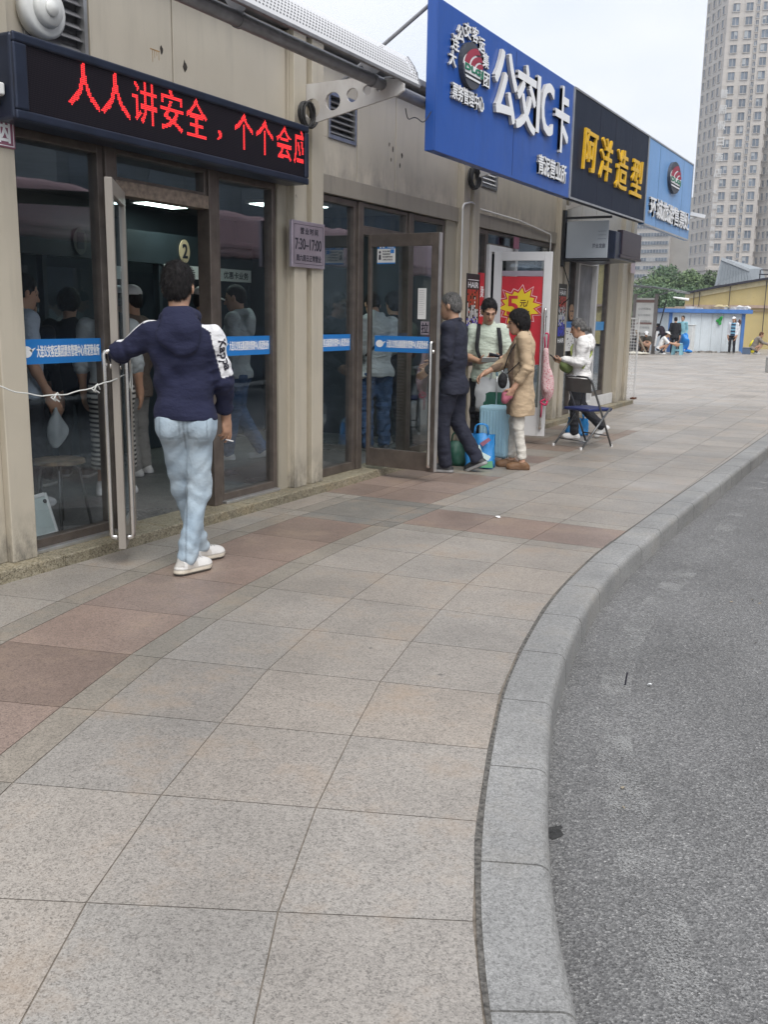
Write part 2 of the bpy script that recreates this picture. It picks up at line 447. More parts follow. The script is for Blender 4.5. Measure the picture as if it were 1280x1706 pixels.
_CO = np.array([(i, j, k) for i in (0, 1) for j in (0, 1) for k in (0, 1)])
_ED = [(a, b) for a in range(8) for b in range(a+1, 8) if np.abs(_CO[a]-_CO[b]).sum() == 1]
def nets(D, lo, h):
    S = D < 0
    c = sum(S[i:S.shape[0]-1+i, j:S.shape[1]-1+j, k:S.shape[2]-1+k].astype(np.int8) for i, j, k in _CO)
    act = (c > 0) & (c < 8)
    I = np.argwhere(act); idx = np.full(act.shape, -1, np.int64); idx[act] = np.arange(len(I))
    V = np.stack([D[I[:, 0]+i, I[:, 1]+j, I[:, 2]+k] for i, j, k in _CO], 1)
    P = np.zeros((len(I), 3)); cnt = np.zeros(len(I))
    for a, b in _ED:
        m = (V[:, a] < 0) != (V[:, b] < 0)
        t = np.where(m, V[:, a]/np.where(m, V[:, a]-V[:, b], 1), 0)
        P += m[:, None]*(_CO[a]+t[:, None]*(_CO[b]-_CO[a])); cnt += m
    P = lo+h*(I+P/cnt[:, None])
    F = []
    for ax_ in range(3):
        o1, o2 = (ax_+1) % 3, (ax_+2) % 3
        A = np.take(S, range(S.shape[ax_]-1), ax_); B = np.take(S, range(1, S.shape[ax_]), ax_)
        E = np.argwhere(A != B)
        E = E[(E[:, o1] > 0) & (E[:, o2] > 0) & (E[:, o1] < act.shape[o1]) & (E[:, o2] < act.shape[o2])]
        if not len(E): continue
        def cell(d1, d2):
            q = E.copy(); q[:, o1] += d1; q[:, o2] += d2; return idx[q[:, 0], q[:, 1], q[:, 2]]
        q = np.stack([cell(-1, -1), cell(0, -1), cell(0, 0), cell(-1, 0)], 1)
        fl = ~A[E[:, 0], E[:, 1], E[:, 2]]
        q[fl] = q[fl][:, ::-1]
        F.append(q)
    F = np.concatenate(F); F = F[(F >= 0).all(1)]
    return P, F

def mesh_np(name, P, F, mat, parent=None, color=None, smooth=True, world=None):
    me = bpy.data.meshes.new(name)
    me.vertices.add(len(P)); me.vertices.foreach_set('co', P.astype(np.float32).ravel())
    nf = len(F); me.loops.add(nf*4); me.loops.foreach_set('vertex_index', F.astype(np.int32).ravel())
    me.polygons.add(nf); me.polygons.foreach_set('loop_start', np.arange(0, nf*4, 4, dtype=np.int32))
    me.update(calc_edges=True); me.validate()
    if color is not None:
        at = me.color_attributes.new('Col', 'FLOAT_COLOR', 'POINT')
        c = np.ones((len(me.vertices), 4), np.float32); c[:, :3] = color[:len(me.vertices)]
        at.data.foreach_set('color', c.ravel())
    me.polygons.foreach_set('use_smooth', [smooth]*len(me.polygons))
    me.materials.append(mat)
    o = bpy.data.objects.new(name, me); COL.objects.link(o)
    if parent is not None: o.parent = parent
    return o

# ------------------------------------------------------------------ people
SKIN = (.50, .29, .19)
M['skin'] = vcol('skin', .12, 40., .5, .1, .08)
def hair_mat(name, lo, hi):
    t = NT(name); s1 = t.noise(150., 4, t.scaled(1, 1, .22), .6); s2 = t.noise(22., 3)
    col = t.ramp(t.math('ADD', t.math('MULTIPLY', s1, .7), t.math('MULTIPLY', s2, .3)), [(.36, lo), (.68, hi)])
    b = t.bsdf(Base__Color=col, Roughness=.55, Normal=t.bump(t.math('ADD', s1, t.math('MULTIPLY', s2, 1.2)), .9, .012)); b.inputs['Specular IOR Level'].default_value = .25; return t.m
M['hair_black'] = hair_mat('black_hair', (.004, .0035, .004), (.028, .024, .024))
M['hair_grey'] = hair_mat('grey_hair', (.03, .03, .03), (.30, .29, .28))
M['shoe'] = vcol('shoe_material', .25, 30., .55, .12)
M['cloth_col'] = vcol('patterned_cloth', .55, 11., .9, .12)

def basis(up, right):
    u = unit(up); r = np.asarray(right, float); r = unit(r-u*(r@u)); f = np.cross(u, r)
    return np.stack([r, f, u], 1)
def rotz(a): c, s = math.cos(a), math.sin(a); return np.array([[c, -s, 0], [s, c, 0], [0, 0, 1.]])
def rotx(a): c, s = math.cos(a), math.sin(a); return np.array([[1, 0, 0], [0, c, -s], [0, s, c]])
def roty(a): c, s = math.cos(a), math.sin(a); return np.array([[c, 0, s], [0, 1, 0], [-s, 0, c]])

REST = dict(pel=(0, 0, .94), chest=(0, 0, 1.27), neck=(0, -.015, 1.475), head=(0, .02, 1.632),
            shL=(-.185, 0, 1.42), elL=(-.235, -.03, 1.13), wrL=(-.235, .05, .885), shR=(.185, 0, 1.42), elR=(.235, -.03, 1.13), wrR=(.235, .05, .885),
            hipL=(-.09, 0, .91), knL=(-.1, .03, .50), anL=(-.105, -.02, .085), hipR=(.09, 0, .91), knR=(.1, .03, .50), anR=(.105, -.02, .085))

def hand_prims(wr, d, n, side, curl, s, spread=.12, k=.006):
    d = unit(d); n = np.asarray(n, float); n = unit(n-d*(n@d)); t = np.cross(d, n)*side
    Q = np.stack([t, n, d], 1); wr = np.array(wr)
    P = [rc(wr-d*.01, wr+d*.03*s, .025*s, .026*s, .02), el(wr+d*.055*s, (.041*s, .0165*s, .05*s), Q, .012)]
    L = [.068, .078, .073, .056]; T = [.03, .0105, -.0095, -.028]; B = [.088, .094, .091, .082]
    c = curl if isinstance(curl, (list, tuple)) else [curl]*4
    for i in range(4):
        b = wr+d*B[i]*s+t*T[i]*s+n*.003*s
        sp = t*(1.5-i)*spread*.35
        a1, a2, a3 = c[i]*.55, c[i]*1.25, c[i]*1.75
        p1 = b+unit(d*math.cos(a1)+n*math.sin(a1)+sp)*L[i]*.45*s
        p2 = p1+unit(d*math.cos(a2)+n*math.sin(a2)+sp*.5)*L[i]*.32*s
        p3 = p2+unit(d*math.cos(a3)+n*math.sin(a3))*L[i]*.23*s
        P += [rc(b, p1, .0098*s, .0088*s, k), rc(p1, p2, .0088*s, .008*s, .003), rc(p2, p3, .008*s, .0066*s, .003)]
    b = wr+d*.03*s+t*.03*s+n*.006*s
    p1 = b+unit(d*.62+t*.6+n*.4)*.04*s; p2 = p1+unit(d*.85+t*.12+n*.5)*.034*s
    P += [rc(b, p1, .0135*s, .0105*s, .01), rc(p1, p2, .0103*s, .0078*s, .004)]
    return P, (wr+d*.095*s, d, n, t)

def legdisp(J, s, amp, seed):
    """cloth stacking at the ankles, breaking behind the knees, pulled diagonally across the thighs"""
    d0 = folds(amp*s, 42., seed, .38)
    cs = [(J['kn'+q], .11, 78.) for q in 'LR']+[(J['an'+q]+np.array([0, 0, .08*s]), .10, 92.) for q in 'LR']
    def f(X, Y, Z):
        D_ = d0(X, Y, Z)
        for i, (c, w_, fq) in enumerate(cs):
            r2 = ((X-c[0])**2+(Y-c[1])**2+(Z-c[2])**2)/(w_*s)**2; sg = 1 if i % 2 else -1
            D_ = D_+amp*1.05*s*np.exp(-r2)*np.sin((Z-c[2])*fq*.8/s+sg*30*(X-c[0])/s+18*(Y-c[1])/s+1.5*np.sin(30*(X+Y)/s+i))
        return D_
    return f

def person(label, loc, heading, h=1.72, pose=None, look=None, vox=.009, group=None, build=1.0):
    """one body mesh (the thing) whose hair and clothes are its children. Local +Y is forward, +X the figure's right."""
    s = h/1.75
    L = dict(skin=SKIN, hair='short', hairmat='hair_black', sleeve=1., hem=-.10, loose=1., topmat=None, topcol=None, legs='trousers', legw=1.0, legmat=None, legfrac=1.0,
             shoe=(.6, .6, .58), sole=(.6, .6, .57), topx=None, extra=None, fold=.005, legfold=.0035, shoecol=None)
    L.update(look or {})
    J = {k: np.array(v)*s for k, v in REST.items()}
    po = dict(pose or {})
    for k, v in po.items():
        if k in J: J[k] = np.array(v, float)*s
    Qt = basis(J['neck']-J['pel'], J['shR']-J['shL']); Qp = basis((J['chest']-J['pel']), J['hipR']-J['hipL'])
    Qh = rotz(R(po.get('yaw', 0))) @ rotx(-R(po.get('nod', 0))) @ roty(R(po.get('tilt', 0)))
    hc = J['head']; hd = lambda x, y, z: hc+Qh @ np.array([x, y, z])*s
    T = lambda x, y, z: J['neck']+Qt @ np.array([x, y, z])*s
    root_name = 'person'
    # ---- body
    B = [el(hd(0, -.015, .03), np.array([.077, .097, .092])*s, Qh), el(hd(0, .032, -.042), np.array([.06, .066, .082])*s, Qh),
         el(hd(0, .06, -.1), np.array([.033, .03, .026])*s, Qh), rc(hd(0, .09, .006), hd(0, .113, -.032), .009*s, .0145*s, .012),
         el(hd(.0, .078, .02), np.array([.052, .02, .013])*s, Qh, .015), el(hd(0, .094, -.068), np.array([.024, .011, .0085])*s, Qh, .01),
         el(hd(.031, .098, .0), np.array([.016, .012, .010])*s, Qh, .01, True), el(hd(-.031, .098, .0), np.array([.016, .012, .010])*s, Qh, .01, True),
         el(hd(.081, -.008, -.014), np.array([.011, .021, .033])*s, Qh @ rotz(.35), .008), el(hd(-.081, -.008, -.014), np.array([.011, .021, .033])*s, Qh @ rotz(-.35), .008),
         rc(J['neck']-Qt[:, 2]*.05*s, hd(0, -.022, -.055), .06*s, .053*s, .03),
         el(J['chest'], np.array([.135, .085, .2])*s*build, Qt, .05), el((J['chest']+J['pel'])/2, np.array([.12, .08, .2])*s*build, Qt, .05), el(J['pel'], np.array([.13, .085, .12])*s, Qp, .05),
         rc(J['shL'], J['shR'], .045*s, .045*s, .04)]
    att = {}
    for q, sd in (('L', -1), ('R', 1)):
        sh, e, wr = J['sh'+q], J['el'+q], J['wr'+q]
        B += [rc(sh, e, .046*s, .038*s, .03), rc(e, e+(wr-e)*.35, .039*s, .040*s, .02), rc(e+(wr-e)*.3, wr, .040*s, .0265*s, .02)]
        hp, at = hand_prims(wr, po.get('hd'+q, wr-e), po.get('pn'+q, Qt[:, 0]*-sd), sd, po.get('curl'+q, .45), s*max(1., vox/.008*.95) if vox > .0085 else s)
        B += hp; att['hand'+q] = at
        hi, kn, an = J['hip'+q], J['kn'+q], J['an'+q]
        B += [rc(hi, kn, .068*s, .042*s, .03), rc(kn, kn+(an-kn)*.35, .042*s, .045*s, .02), rc(kn+(an-kn)*.3, an, .045*s, .034*s, .02)]
        fy = rotz(R(po.get('foot'+q, -sd*8))) @ rotx(-R(po.get('pitch'+q, 0)))
        att['foot'+q] = fy
        B += [rc(an-fy[:, 2]*.03*s, an+fy @ np.array([0, .12, -.05])*s, .036*s, .026*s, .02)]
    P, F = implicit(B, vox)
    col = np.tile(np.array(L['skin']), (len(P), 1))
    q = ((P-hc)/s) @ Qh
    fr = q[:, 1] > .055
    lips = fr & ((q[:, 0]/.026)**2+((q[:, 2]+.068)/.011)**2 < 1); col[lips] = (.36, .13, .10)
    for sx in (-1, 1):
        ey = fr & (((q[:, 0]-sx*.031)/.016)**2+((q[:, 2]+.001)/.0065)**2 < 1); col[ey] = (.03, .02, .018)
        br = fr & (((q[:, 0]-sx*.033)/.022)**2+((q[:, 2]-.021)/.006)**2 < 1); col[br] = (.05, .035, .03)
    body = mesh_np(root_name, P, F, M['skin'], None, col)
    body.location = loc; body.rotation_euler = (0, 0, R(heading))
    tag(body, label, 'person', group)
    # ---- hair
    hv = max(vox*.8, .0065)
    hs = L['hair']
    if hs:
        H = []
        hdv = lambda v: unit(Qh @ np.array(v, float))
        if hs == 'short':
            H = [el(hd(0, -.02, .038), np.array([.087, .105, .1])*s, Qh), el(hd(0, -.055, -.02), np.array([.074, .062, .07])*s, Qh, .03),
                 pl(hd(0, .025, -.01), hdv((0, .095, -.052))), pl(hd(0, -.05, -.075), hdv((0, 0.15, -1)))]
        elif hs == 'crop':
            H = [el(hd(0, -.018, .034), np.array([.081, .101, .095])*s, Qh), el(hd(0, -.055, -.02), np.array([.07, .058, .066])*s, Qh, .03),
                 pl(hd(0, .01, .0), hdv((0, .095, -.075))), pl(hd(0, -.05, -.07), hdv((0, 0.15, -1)))]
        elif hs == 'bob':
            H = [el(hd(0, -.022, .04), np.array([.1, .115, .105])*s, Qh), el(hd(0, -.05, -.03), np.array([.092, .085, .09])*s, Qh, .04),
                 pl(hd(0, .035, -.02), hdv((0, .095, -.045)), .02), pl(hd(0, -.05, -.105), hdv((0, 0.1, -1)), .02)]
        elif hs == 'bun':
            H = [el(hd(0, -.02, .038), np.array([.089, .107, .1])*s, Qh), el(hd(0, -.06, -.02), np.array([.074, .062, .06])*s, Qh, .03), pl(hd(0, .028, .0), hdv((0, .095, -.06)), .01),
                 rc(hd(0, -.1, -.035), hd(0, -.145, -.06), .028*s, .034*s, .015), rc(hd(0, -.145, -.06), hd(0, -.16, -.11), .032*s, .016*s, .02)]
        elif hs in ('cap', 'hat'):
            H = [el(hd(0, -.02, .03), np.array([.082, .1, .09])*s, Qh), el(hd(0, -.055, -.03), np.array([.07, .058, .06])*s, Qh, .03), pl(hd(0, .01, .0), hdv((0, .095, -.075))), pl(hd(0, -.05, -.085), hdv((0, 0, -1)))]
        P, F = implicit(H, hv, folds(.0035*s, 95., 3) if hs in ('short', 'bob', 'bun') else folds(.0015, 140., 3))
        ho = mesh_np('hair', P, F, M[L['hairmat']], body)
        if L.get('blades'):
            me = ho.data; rgb = np.random.default_rng(len(label)); nv = len(me.vertices)
            N = np.zeros(nv*3, np.float32); me.vertex_normals.foreach_get('vector', N) if hasattr(me, 'vertex_normals') else None; N = N.reshape(-1, 3)
            V0 = np.array([v.co[:] for v in me.vertices]); F0 = [list(p.vertices) for p in me.polygons]
            nb_ = L['blades']; ii = rgb.integers(0, nv, nb_); crown = hd(.01, -.05, .14); ln = L.get('bladelen', .02)*s
            bv, bf = [], []
            for i in ii:
                p, n = V0[i], N[i]; f_ = (p-crown)*1.0+np.array([0, 0, -.10*s]); f_ = f_-n*(f_ @ n); f_ = unit(unit(f_)+rgb.normal(size=3)*.28); side = unit(np.cross(f_, n))*.0011*s
                q = p-n*.002; L2 = ln*(.6+.8*rgb.random()); m_ = q+f_*L2*.55+n*(.006*s*(.5+rgb.random())); t_ = q+f_*L2+n*(.004*s*rgb.random())
                k = nv+len(bv); bv += [q-side, q+side, m_+side, m_-side, t_]; bf += [[k, k+1, k+2, k+3], [k+3, k+2, k+4]]
            mb_ = MB(); mb_.add(list(V0)+bv, F0+bf); nm = bpy.data.meshes.new('hair'); nm.from_pydata(mb_.v, [], mb_.f); nm.update(); nm.materials.append(M[L['hairmat']]); nm.polygons.foreach_set('use_smooth', [True]*len(nm.polygons)); ho.data = nm
        if hs in ('cap', 'hat'):
            C = [el(hd(0, -.012, .055), np.array([.095, .112, .085])*s, Qh), pl(hd(0, 0, .045), hdv((0, 0.12, -1)))]
            if hs == 'cap': C += [el(hd(0, .125, .05), np.array([.075, .08, .009])*s, Qh @ rotx(-.18), .012)]
            else: C += [el(hd(0, 0, .05), np.array([.17, .18, .012])*s, Qh, .015)]
            P, F = implicit(C, hv); mesh_np('cap', P, F, L.get('capmat', M['white']), body)
    # ---- top
    lo = L['loose']; hemp = J['pel']+Qp[:, 2]*L['hem']*s
    G = [el(J['chest']+Qt[:, 2]*.0, np.array([.172*lo*build, .118*lo*build, .205])*s, Qt, .05), rc(J['shL']-Qt[:, 2]*.012*s, J['shR']-Qt[:, 2]*.016*s, .056*s*min(lo, 1.1), .056*s*min(lo, 1.1), .05),
         rc(J['chest']+Qt[:, 2]*.12*s-Qt[:, 1]*.01*s, J['neck']-Qt[:, 2]*.005*s, .09*s, .062*s, .05),
         el((J['chest']*.45+J['pel']*.55)+Qt[:, 1]*.012*s*build, np.array([.16*lo*build, .122*lo*build, .19])*s, Qt, .06),
         el(J['pel']+Qp[:, 2]*min(-.0, L['hem']*.72)*s, np.array([.178*lo*build, .134*lo*build, max(.16, -L['hem']*1.25)])*s, Qp, .06)]
    if L.get('skirt'):
        z0 = J['pel']; G += [rc(J['pel']-Qp[:, 2]*.02*s, J['pel']-np.array([0, 0, L['skirt']])*s, .155*s*lo, .17*s*lo, .05)]
        hemp = J['pel']-np.array([0, 0, L['skirt']])*s
    G.append(pl(hemp, -Qp[:, 2] if not L.get('skirt') else np.array([0, 0, -1.]), .006))
    fr_ = L['sleeve']
    for qn in 'LR':
        sh, e, wr = J['sh'+qn], J['el'+qn], J['wr'+qn]
        up_ = min(1., fr_*2); fo = max(0., fr_*2-1)
        G.append(rc(sh, sh+(e-sh)*up_, .065*s*lo, (.066-.010*up_)*s*lo, .05))
        if fo > 0: G.append(rc(e, e+(wr-e)*(fo*.93), .057*s*lo, (.056-.012*fo)*s*lo, .025))
    G += [el(hd(0, .02, -.02), np.array([.075, .085, .13])*s, Qh, .004, True)] if not L.get('hood') else []
    if L.get('hood'):
        G += [rc(T(-.085, .0, .0), T(-.05, -.085, .02), .034*s, .038*s, .02), rc(T(.085, .0, .0), T(.05, -.085, .02), .034*s, .038*s, .02), rc(T(-.05, -.085, .02), T(.05, -.085, .02), .038*s, .038*s, .02),
              rc(T(-.085, .0, .0), T(-.04, .07, -.045), .03*s, .022*s, .02), rc(T(.085, .0, .0), T(.04, .07, -.045), .03*s, .022*s, .02),
              el(T(0, -.125, -.085), np.array([.125, .045, .125])*s, Qt @ rotx(-.12), .035)]
    if L.get('collar'):
        G += [rc(T(-.058, .0, .012), T(-.03, -.052, .03), .014*s, .014*s, .012), rc(T(.058, .0, .012), T(.03, -.052, .03), .014*s, .014*s, .012), rc(T(-.03, -.052, .03), T(.03, -.052, .03), .014*s, .014*s, .012),
              rc(T(-.058, .0, .012), T(-.02, .065, -.03), .014*s, .013*s, .012), rc(T(.058, .0, .012), T(.02, .065, -.03), .014*s, .013*s, .012)]
    if L['topx']: G += L['topx'](J, Qt, T, s)
    d0 = folds(L['fold']*s, 24., len(label), .7)
    els = [(J['el'+q_], unit(J['wr'+q_]-J['sh'+q_])) for q_ in 'LR']
    cr_ = .0055*s*L.get('crease', 1.)
    def dsp(X, Y, Z):
        D_ = d0(X, Y, Z)
        for e_, a_ in els:
            t_ = (X-e_[0])*a_[0]+(Y-e_[1])*a_[1]+(Z-e_[2])*a_[2]; r2 = (X-e_[0])**2+(Y-e_[1])**2+(Z-e_[2])**2
            D_ = D_+cr_*np.exp(-r2/(.10*s)**2)*np.sin(t_*105/s+14*(X-Y)+2.*np.sin(40*(X+Y)))
        return D_
    P, F = implicit(G, vox, dsp)
    garment = L.get('topname', 'jacket')
    tm = L['topmat']; tcol = None
    if L['topcol'] is not None:
        tcol = L['topcol'](P, J, Qt, s); tm = tm or M['cloth_col']
    top = mesh_np(garment, P, F, tm, body, tcol)
    att['topprims'] = G; att['topdisp'] = dsp
    # ---- legs
    if L['legs']:
        wv = L['legw']
        K = [el(J['pel']-Qp[:, 2]*.0*s, np.array([.158*build, .108*build, .125])*s, Qp, .05)]
        for qn, sd in (('L', -1), ('R', 1)):
            hi, kn, an = J['hip'+qn], J['kn'+qn], J['an'+qn]
            K += [el(hi-Qp[:, 1]*.045*s-Qp[:, 2]*.03*s, np.array([.09, .085, .105])*s*build, Qp, .04), rc(hi, kn, .096*s*wv*build, .07*s*wv, .05),
                  rc(kn, kn+(an-kn)*L['legfrac']*.98, .069*s*wv, .06*s*wv, .035)]
        K.append(pl(hemp+Qp[:, 2]*.035*s if not L.get('skirt') else J['pel'], Qp[:, 2], .006))
        P, F = implicit(K, vox, legdisp(J, s, L['legfold'], len(label)+3))
        mesh_np('trousers', P, F, L['legmat'], body, L['legcol'](P, J, s) if L.get('legcol') else None)
    # ---- shoes
    for qn, sd in (('L', -1), ('R', 1)):
        an = J['an'+qn]; f = att['foot'+qn]
        A = lambda x, y, z: an+f @ np.array([x, y, z])*s
        K = [el(A(0, .045, -.045), np.array([.043, .13, .048])*s, f, .03), el(A(0, .115, -.058), np.array([.045, .065, .034])*s, f, .02), rc(A(0, -.01, -.0 if not L.get('lowshoe') else -.03), A(0, -.02, -.04), .045*s, .047*s, .02),
             rc(A(0, -.045, -.070), A(0, .12, -.070), .044*s, .048*s, .008), pl(A(0, 0, -.085), f @ np.array([0, 0, -1.]), .004)]
        P, F = implicit(K, max(.006, vox*.85))
        zz = ((P-A(0, 0, -.085)) @ f)[:, 2]/s
        c = np.tile(np.array(L['shoe'], float), (len(P), 1)); c[zz < .031] = L['sole']
        if L['shoecol']: L['shoecol'](c, ((P-A(0, 0, -.085)) @ f)/s)
        mesh_np('shoe', P, F, M['shoe'], body, c)
    att['J'] = J; att['Qt'] = Qt; att['body'] = body; att['T'] = T; att['s'] = s; att['hd'] = hd
    if L['extra']: L['extra'](att, body)
    return att

def child(body, mb, name, mat, smooth=True, bevel=0.):
    """a mesh given in the figure's own frame"""
    me = bpy.data.meshes.new(name); me.from_pydata(mb.v, [], mb.f); me.update()
    me.materials.append(mat); me.polygons.foreach_set('use_smooth', [smooth]*len(me.polygons))
    o = bpy.data.objects.new(name, me); COL.objects.link(o); o.parent = body
    if bevel:
        m = o.modifiers.new('bevel', 'BEVEL'); m.width = bevel; m.segments = 2
    return o
def held(body, mb, name, mat, label, cat, smooth=False, bevel=0., group=None):
    """a thing a figure carries: its own top-level object placed with the figure"""
    me = bpy.data.meshes.new(name); me.from_pydata(mb.v, [], mb.f); me.update()
    me.materials.append(mat); me.polygons.foreach_set('use_smooth', [smooth]*len(me.polygons))
    o = bpy.data.objects.new(name, me); COL.objects.link(o); o.location = body.location; o.rotation_euler = body.rotation_euler
    if bevel:
        m = o.modifiers.new('bevel', 'BEVEL'); m.width = bevel; m.segments = 2
    return tag(o, label, cat, group)

# ================================================================== SETTING
# ---- ground far away, road, kerb, pavement
M['asphalt'] = None
def asphalt():
    t = NT('asphalt'); o = t.obj()
    v = t.n('TexVoronoi', Vector=o, Scale=130.); sep = t.n('SeparateColor', Color=v.outputs['Color'])
    v2 = t.n('TexVoronoi', Vector=o, Scale=300.); sep2 = t.n('SeparateColor', Color=v2.outputs['Color'])
    f = t.math('ADD', t.math('MULTIPLY', sep.outputs[0], .55), t.math('MULTIPLY', sep2.outputs[1], .45))
    col = t.ramp(f, [(.1, (.075, .074, .074)), (.45, (.14, .139, .138)), (.72, (.195, .193, .19)), (.9, (.28, .277, .272)), (.985, (.48, .47, .45))])
    big = t.ramp(t.noise(.7, 7, rough=.68), [(.3, .70), (.7, 1.12)])
    col = t.mix(1.0, col, big, 'MULTIPLY')
    h = t.math('ADD', t.math('MULTIPLY', v.outputs['Distance'], 1.6), t.noise(160., 3))
    t.bsdf(Base__Color=col, Roughness=.8, Normal=t.bump(h, .45, .007)); return t.m
M['asphalt'] = asphalt()
def worn_paint():
    t = NT('worn_road_paint'); o = t.obj()
    f = t.math('ADD', t.math('MULTIPLY', t.noise(130., 3), .6), t.math('MULTIPLY', t.noise(5., 5), .55))
    k = t.ramp(f, [(.58, 0.), (.70, .5)])
    tr = t.n('BsdfTransparent'); di = t.n('BsdfDiffuse', Color=(.42, .42, .41))
    m = t.n('MixShader'); t.set(m.inputs[0], k); t.t.links.new(tr.outputs[0], m.inputs[1]); t.t.links.new(di.outputs[0], m.inputs[2])
    t.t.links.new(m.outputs[0], t.out.inputs[0]); return t.m

# joints of the paving: (x, y on the second lane line, bearing of the row in degrees)
ROWS = [(-.10, -.10, 41), (-.45, .46, 37), (-.78, .93, 33), (-1.04, 1.385, 29), (-1.27, 1.84, 25), (-1.47, 2.34, 20.5), (-1.64, 2.85, 17.2), (-1.80, 3.37, 14.2), (-1.915, 3.89, 11.5),
        (-2.01, 4.42, 7.6), (-2.085, 4.94, 5.4), (-2.13, 5.47, 3.4), (-2.16, 6.06, 1.2), (-2.16, 6.22, .4), (-2.16, 6.84, 0), (-2.16, 7.0, 0)]
yy = 7.0
while yy < 62: yy += .525; ROWS.append((-2.155, yy, 0))
KIN = lambda y: -1.655+max(0, y-6.9)*.012            # inner kerb line past the bend
def rowpt(i, off):
    x, y, a = ROWS[i]; a = R(a); return (x+off*math.cos(a), y+off*math.sin(a))
tones_g = [(.17, .157, .143), (.265, .246, .225), (.315, .293, .268), (.352, .328, .30), (.395, .368, .337)]
M['paving'] = granite('granite_paving', tones_g, 270., .46, .20, True, .10, (.29, .215, .15))
M['mortar'] = plain('joint_mortar', (.17, .145, .118), .95, 0, .4, 30., .4, 200.)
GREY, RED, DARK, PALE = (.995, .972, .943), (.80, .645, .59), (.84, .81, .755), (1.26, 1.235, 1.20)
mv, mf, mc = [], [], []
def tile(p, colr, gap=.0022):
    P = [Vector((*q, 0)) for q in p]; c = sum(P, Vector())/4
    Q = []
    for i in range(4):
        a = (P[(i+1) % 4]-P[i]).normalized(); b = (P[(i-1) % 4]-P[i]).normalized(); Q.append(P[i]+a*gap+b*gap)
    b = len(mv); mv.extend([tuple(q) for q in Q]+[(q.x, q.y, -.006) for q in Q])
    mf.append((b, b+1, b+2, b+3)); mc.append(colr)
    for i in range(4): mf.append((b+i, b+4+i, b+4+(i+1) % 4, b+(i+1) % 4)); mc.append(tuple(x*.6 for x in colr))
rg = np.random.default_rng(3)
nr = len(ROWS)
for i in range(nr-1):
    y = ROWS[i][1]; near = i < 15
    if near:
        offs = [.499, 0., -.5, -1.0, -1.15, -1.78, -1.93, -2.43, -2.93, -3.6]
    else:
        offs = [2.5, 2., 1.5, 1., .5, 0., -.5, -1.0, -1.15, -1.65, -2.15, -2.65] if y < 17.8 else [1.5+.5*k for k in range(4, -1, -1)]+[1.0, .5, 0]+[-.5*k for k in range(1, 22)]
        if y < 17.8: offs = [.5*k for k in range(8, -1, -1)]+[-.5, -1.0, -1.15, -1.65, -1.8, -2.3]
    for j in range(len(offs)-1):
        a, b = offs[j], offs[j+1]
        q = [rowpt(i, b), rowpt(i, a), rowpt(i+1, a), rowpt(i+1, b)]
        if not near: over = min(t[0] for t in q) > KIN(q[0][1])-.01; q = [(min(t[0], KIN(t[1])+.05), t[1]) for t in q]
        cx = sum(t[0] for t in q)/4; cy = sum(t[1] for t in q)/4
        if not near and over: continue
        base = GREY
        if near and j == 4: base = RED
        if near and j in (3, 5): base = (.86, .83, .77)
        if near and j == 5: base = DARK
        if i == 13 and -1.2 < (a+b)/2: base = RED
        if i in (12, 14): base = (.93, .91, .87)
        if near and i in (12, 13, 14) and -1.7 < (a+b)/2 < -1.0: base = (.60, .605, .59)
        if not near and 7 < cy < 10.5 and cx < -3.25: base = RED if hash01(i, j) > .3 else DARK
        if not near and 10.5 <= cy < 13.5 and cx < -3.1: base = (.80, .66, .58) if hash01(i, j) > .5 else (.86, .82, .77)
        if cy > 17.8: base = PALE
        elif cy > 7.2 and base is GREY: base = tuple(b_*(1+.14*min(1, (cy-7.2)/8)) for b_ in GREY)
        f = 1+rg.normal()*(.075 if base is RED else .03)
        if cy > 10 and rg.random() < .16: f *= .88
        w_ = rg.normal()*.012
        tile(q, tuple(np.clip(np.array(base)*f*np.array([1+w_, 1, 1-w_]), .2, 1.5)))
me = bpy.data.meshes.new('pavement'); nb = len(mv)
# mortar bed under the tiles
bed = []
for i in range(nr):
    x, y, a = ROWS[i]
    l = rowpt(i, -3.7 if i < 15 else (-2.6 if y < 17.5 else -11)); r_ = rowpt(i, .52) if i < 15 else (KIN(y)+.1, y)
    bed.append((l, r_))
for l, r_ in bed: mv += [(l[0], l[1], -.0026), (r_[0], r_[1], -.0026)]
for i in range(nr-1): mf.append((nb+2*i, nb+2*i+1, nb+2*i+3, nb+2*i+2)); mc.append((1, 1, 1))
me.from_pydata(mv, [], mf); me.update()
at = me.color_attributes.new('Col', 'FLOAT_COLOR', 'CORNER')
cols = []
for f, c in zip(me.polygons, mc): cols += [(*c, 1.)]*len(f.vertices)
at.data.foreach_set('color', np.array(cols, np.float32).ravel())
pav = link_mesh('pavement', me, [M['paving'], M['mortar']])
me.polygons.foreach_set('material_index', [0]*(len(mf)-(nr-1))+[1]*(nr-1))
tag(pav, kind='structure')

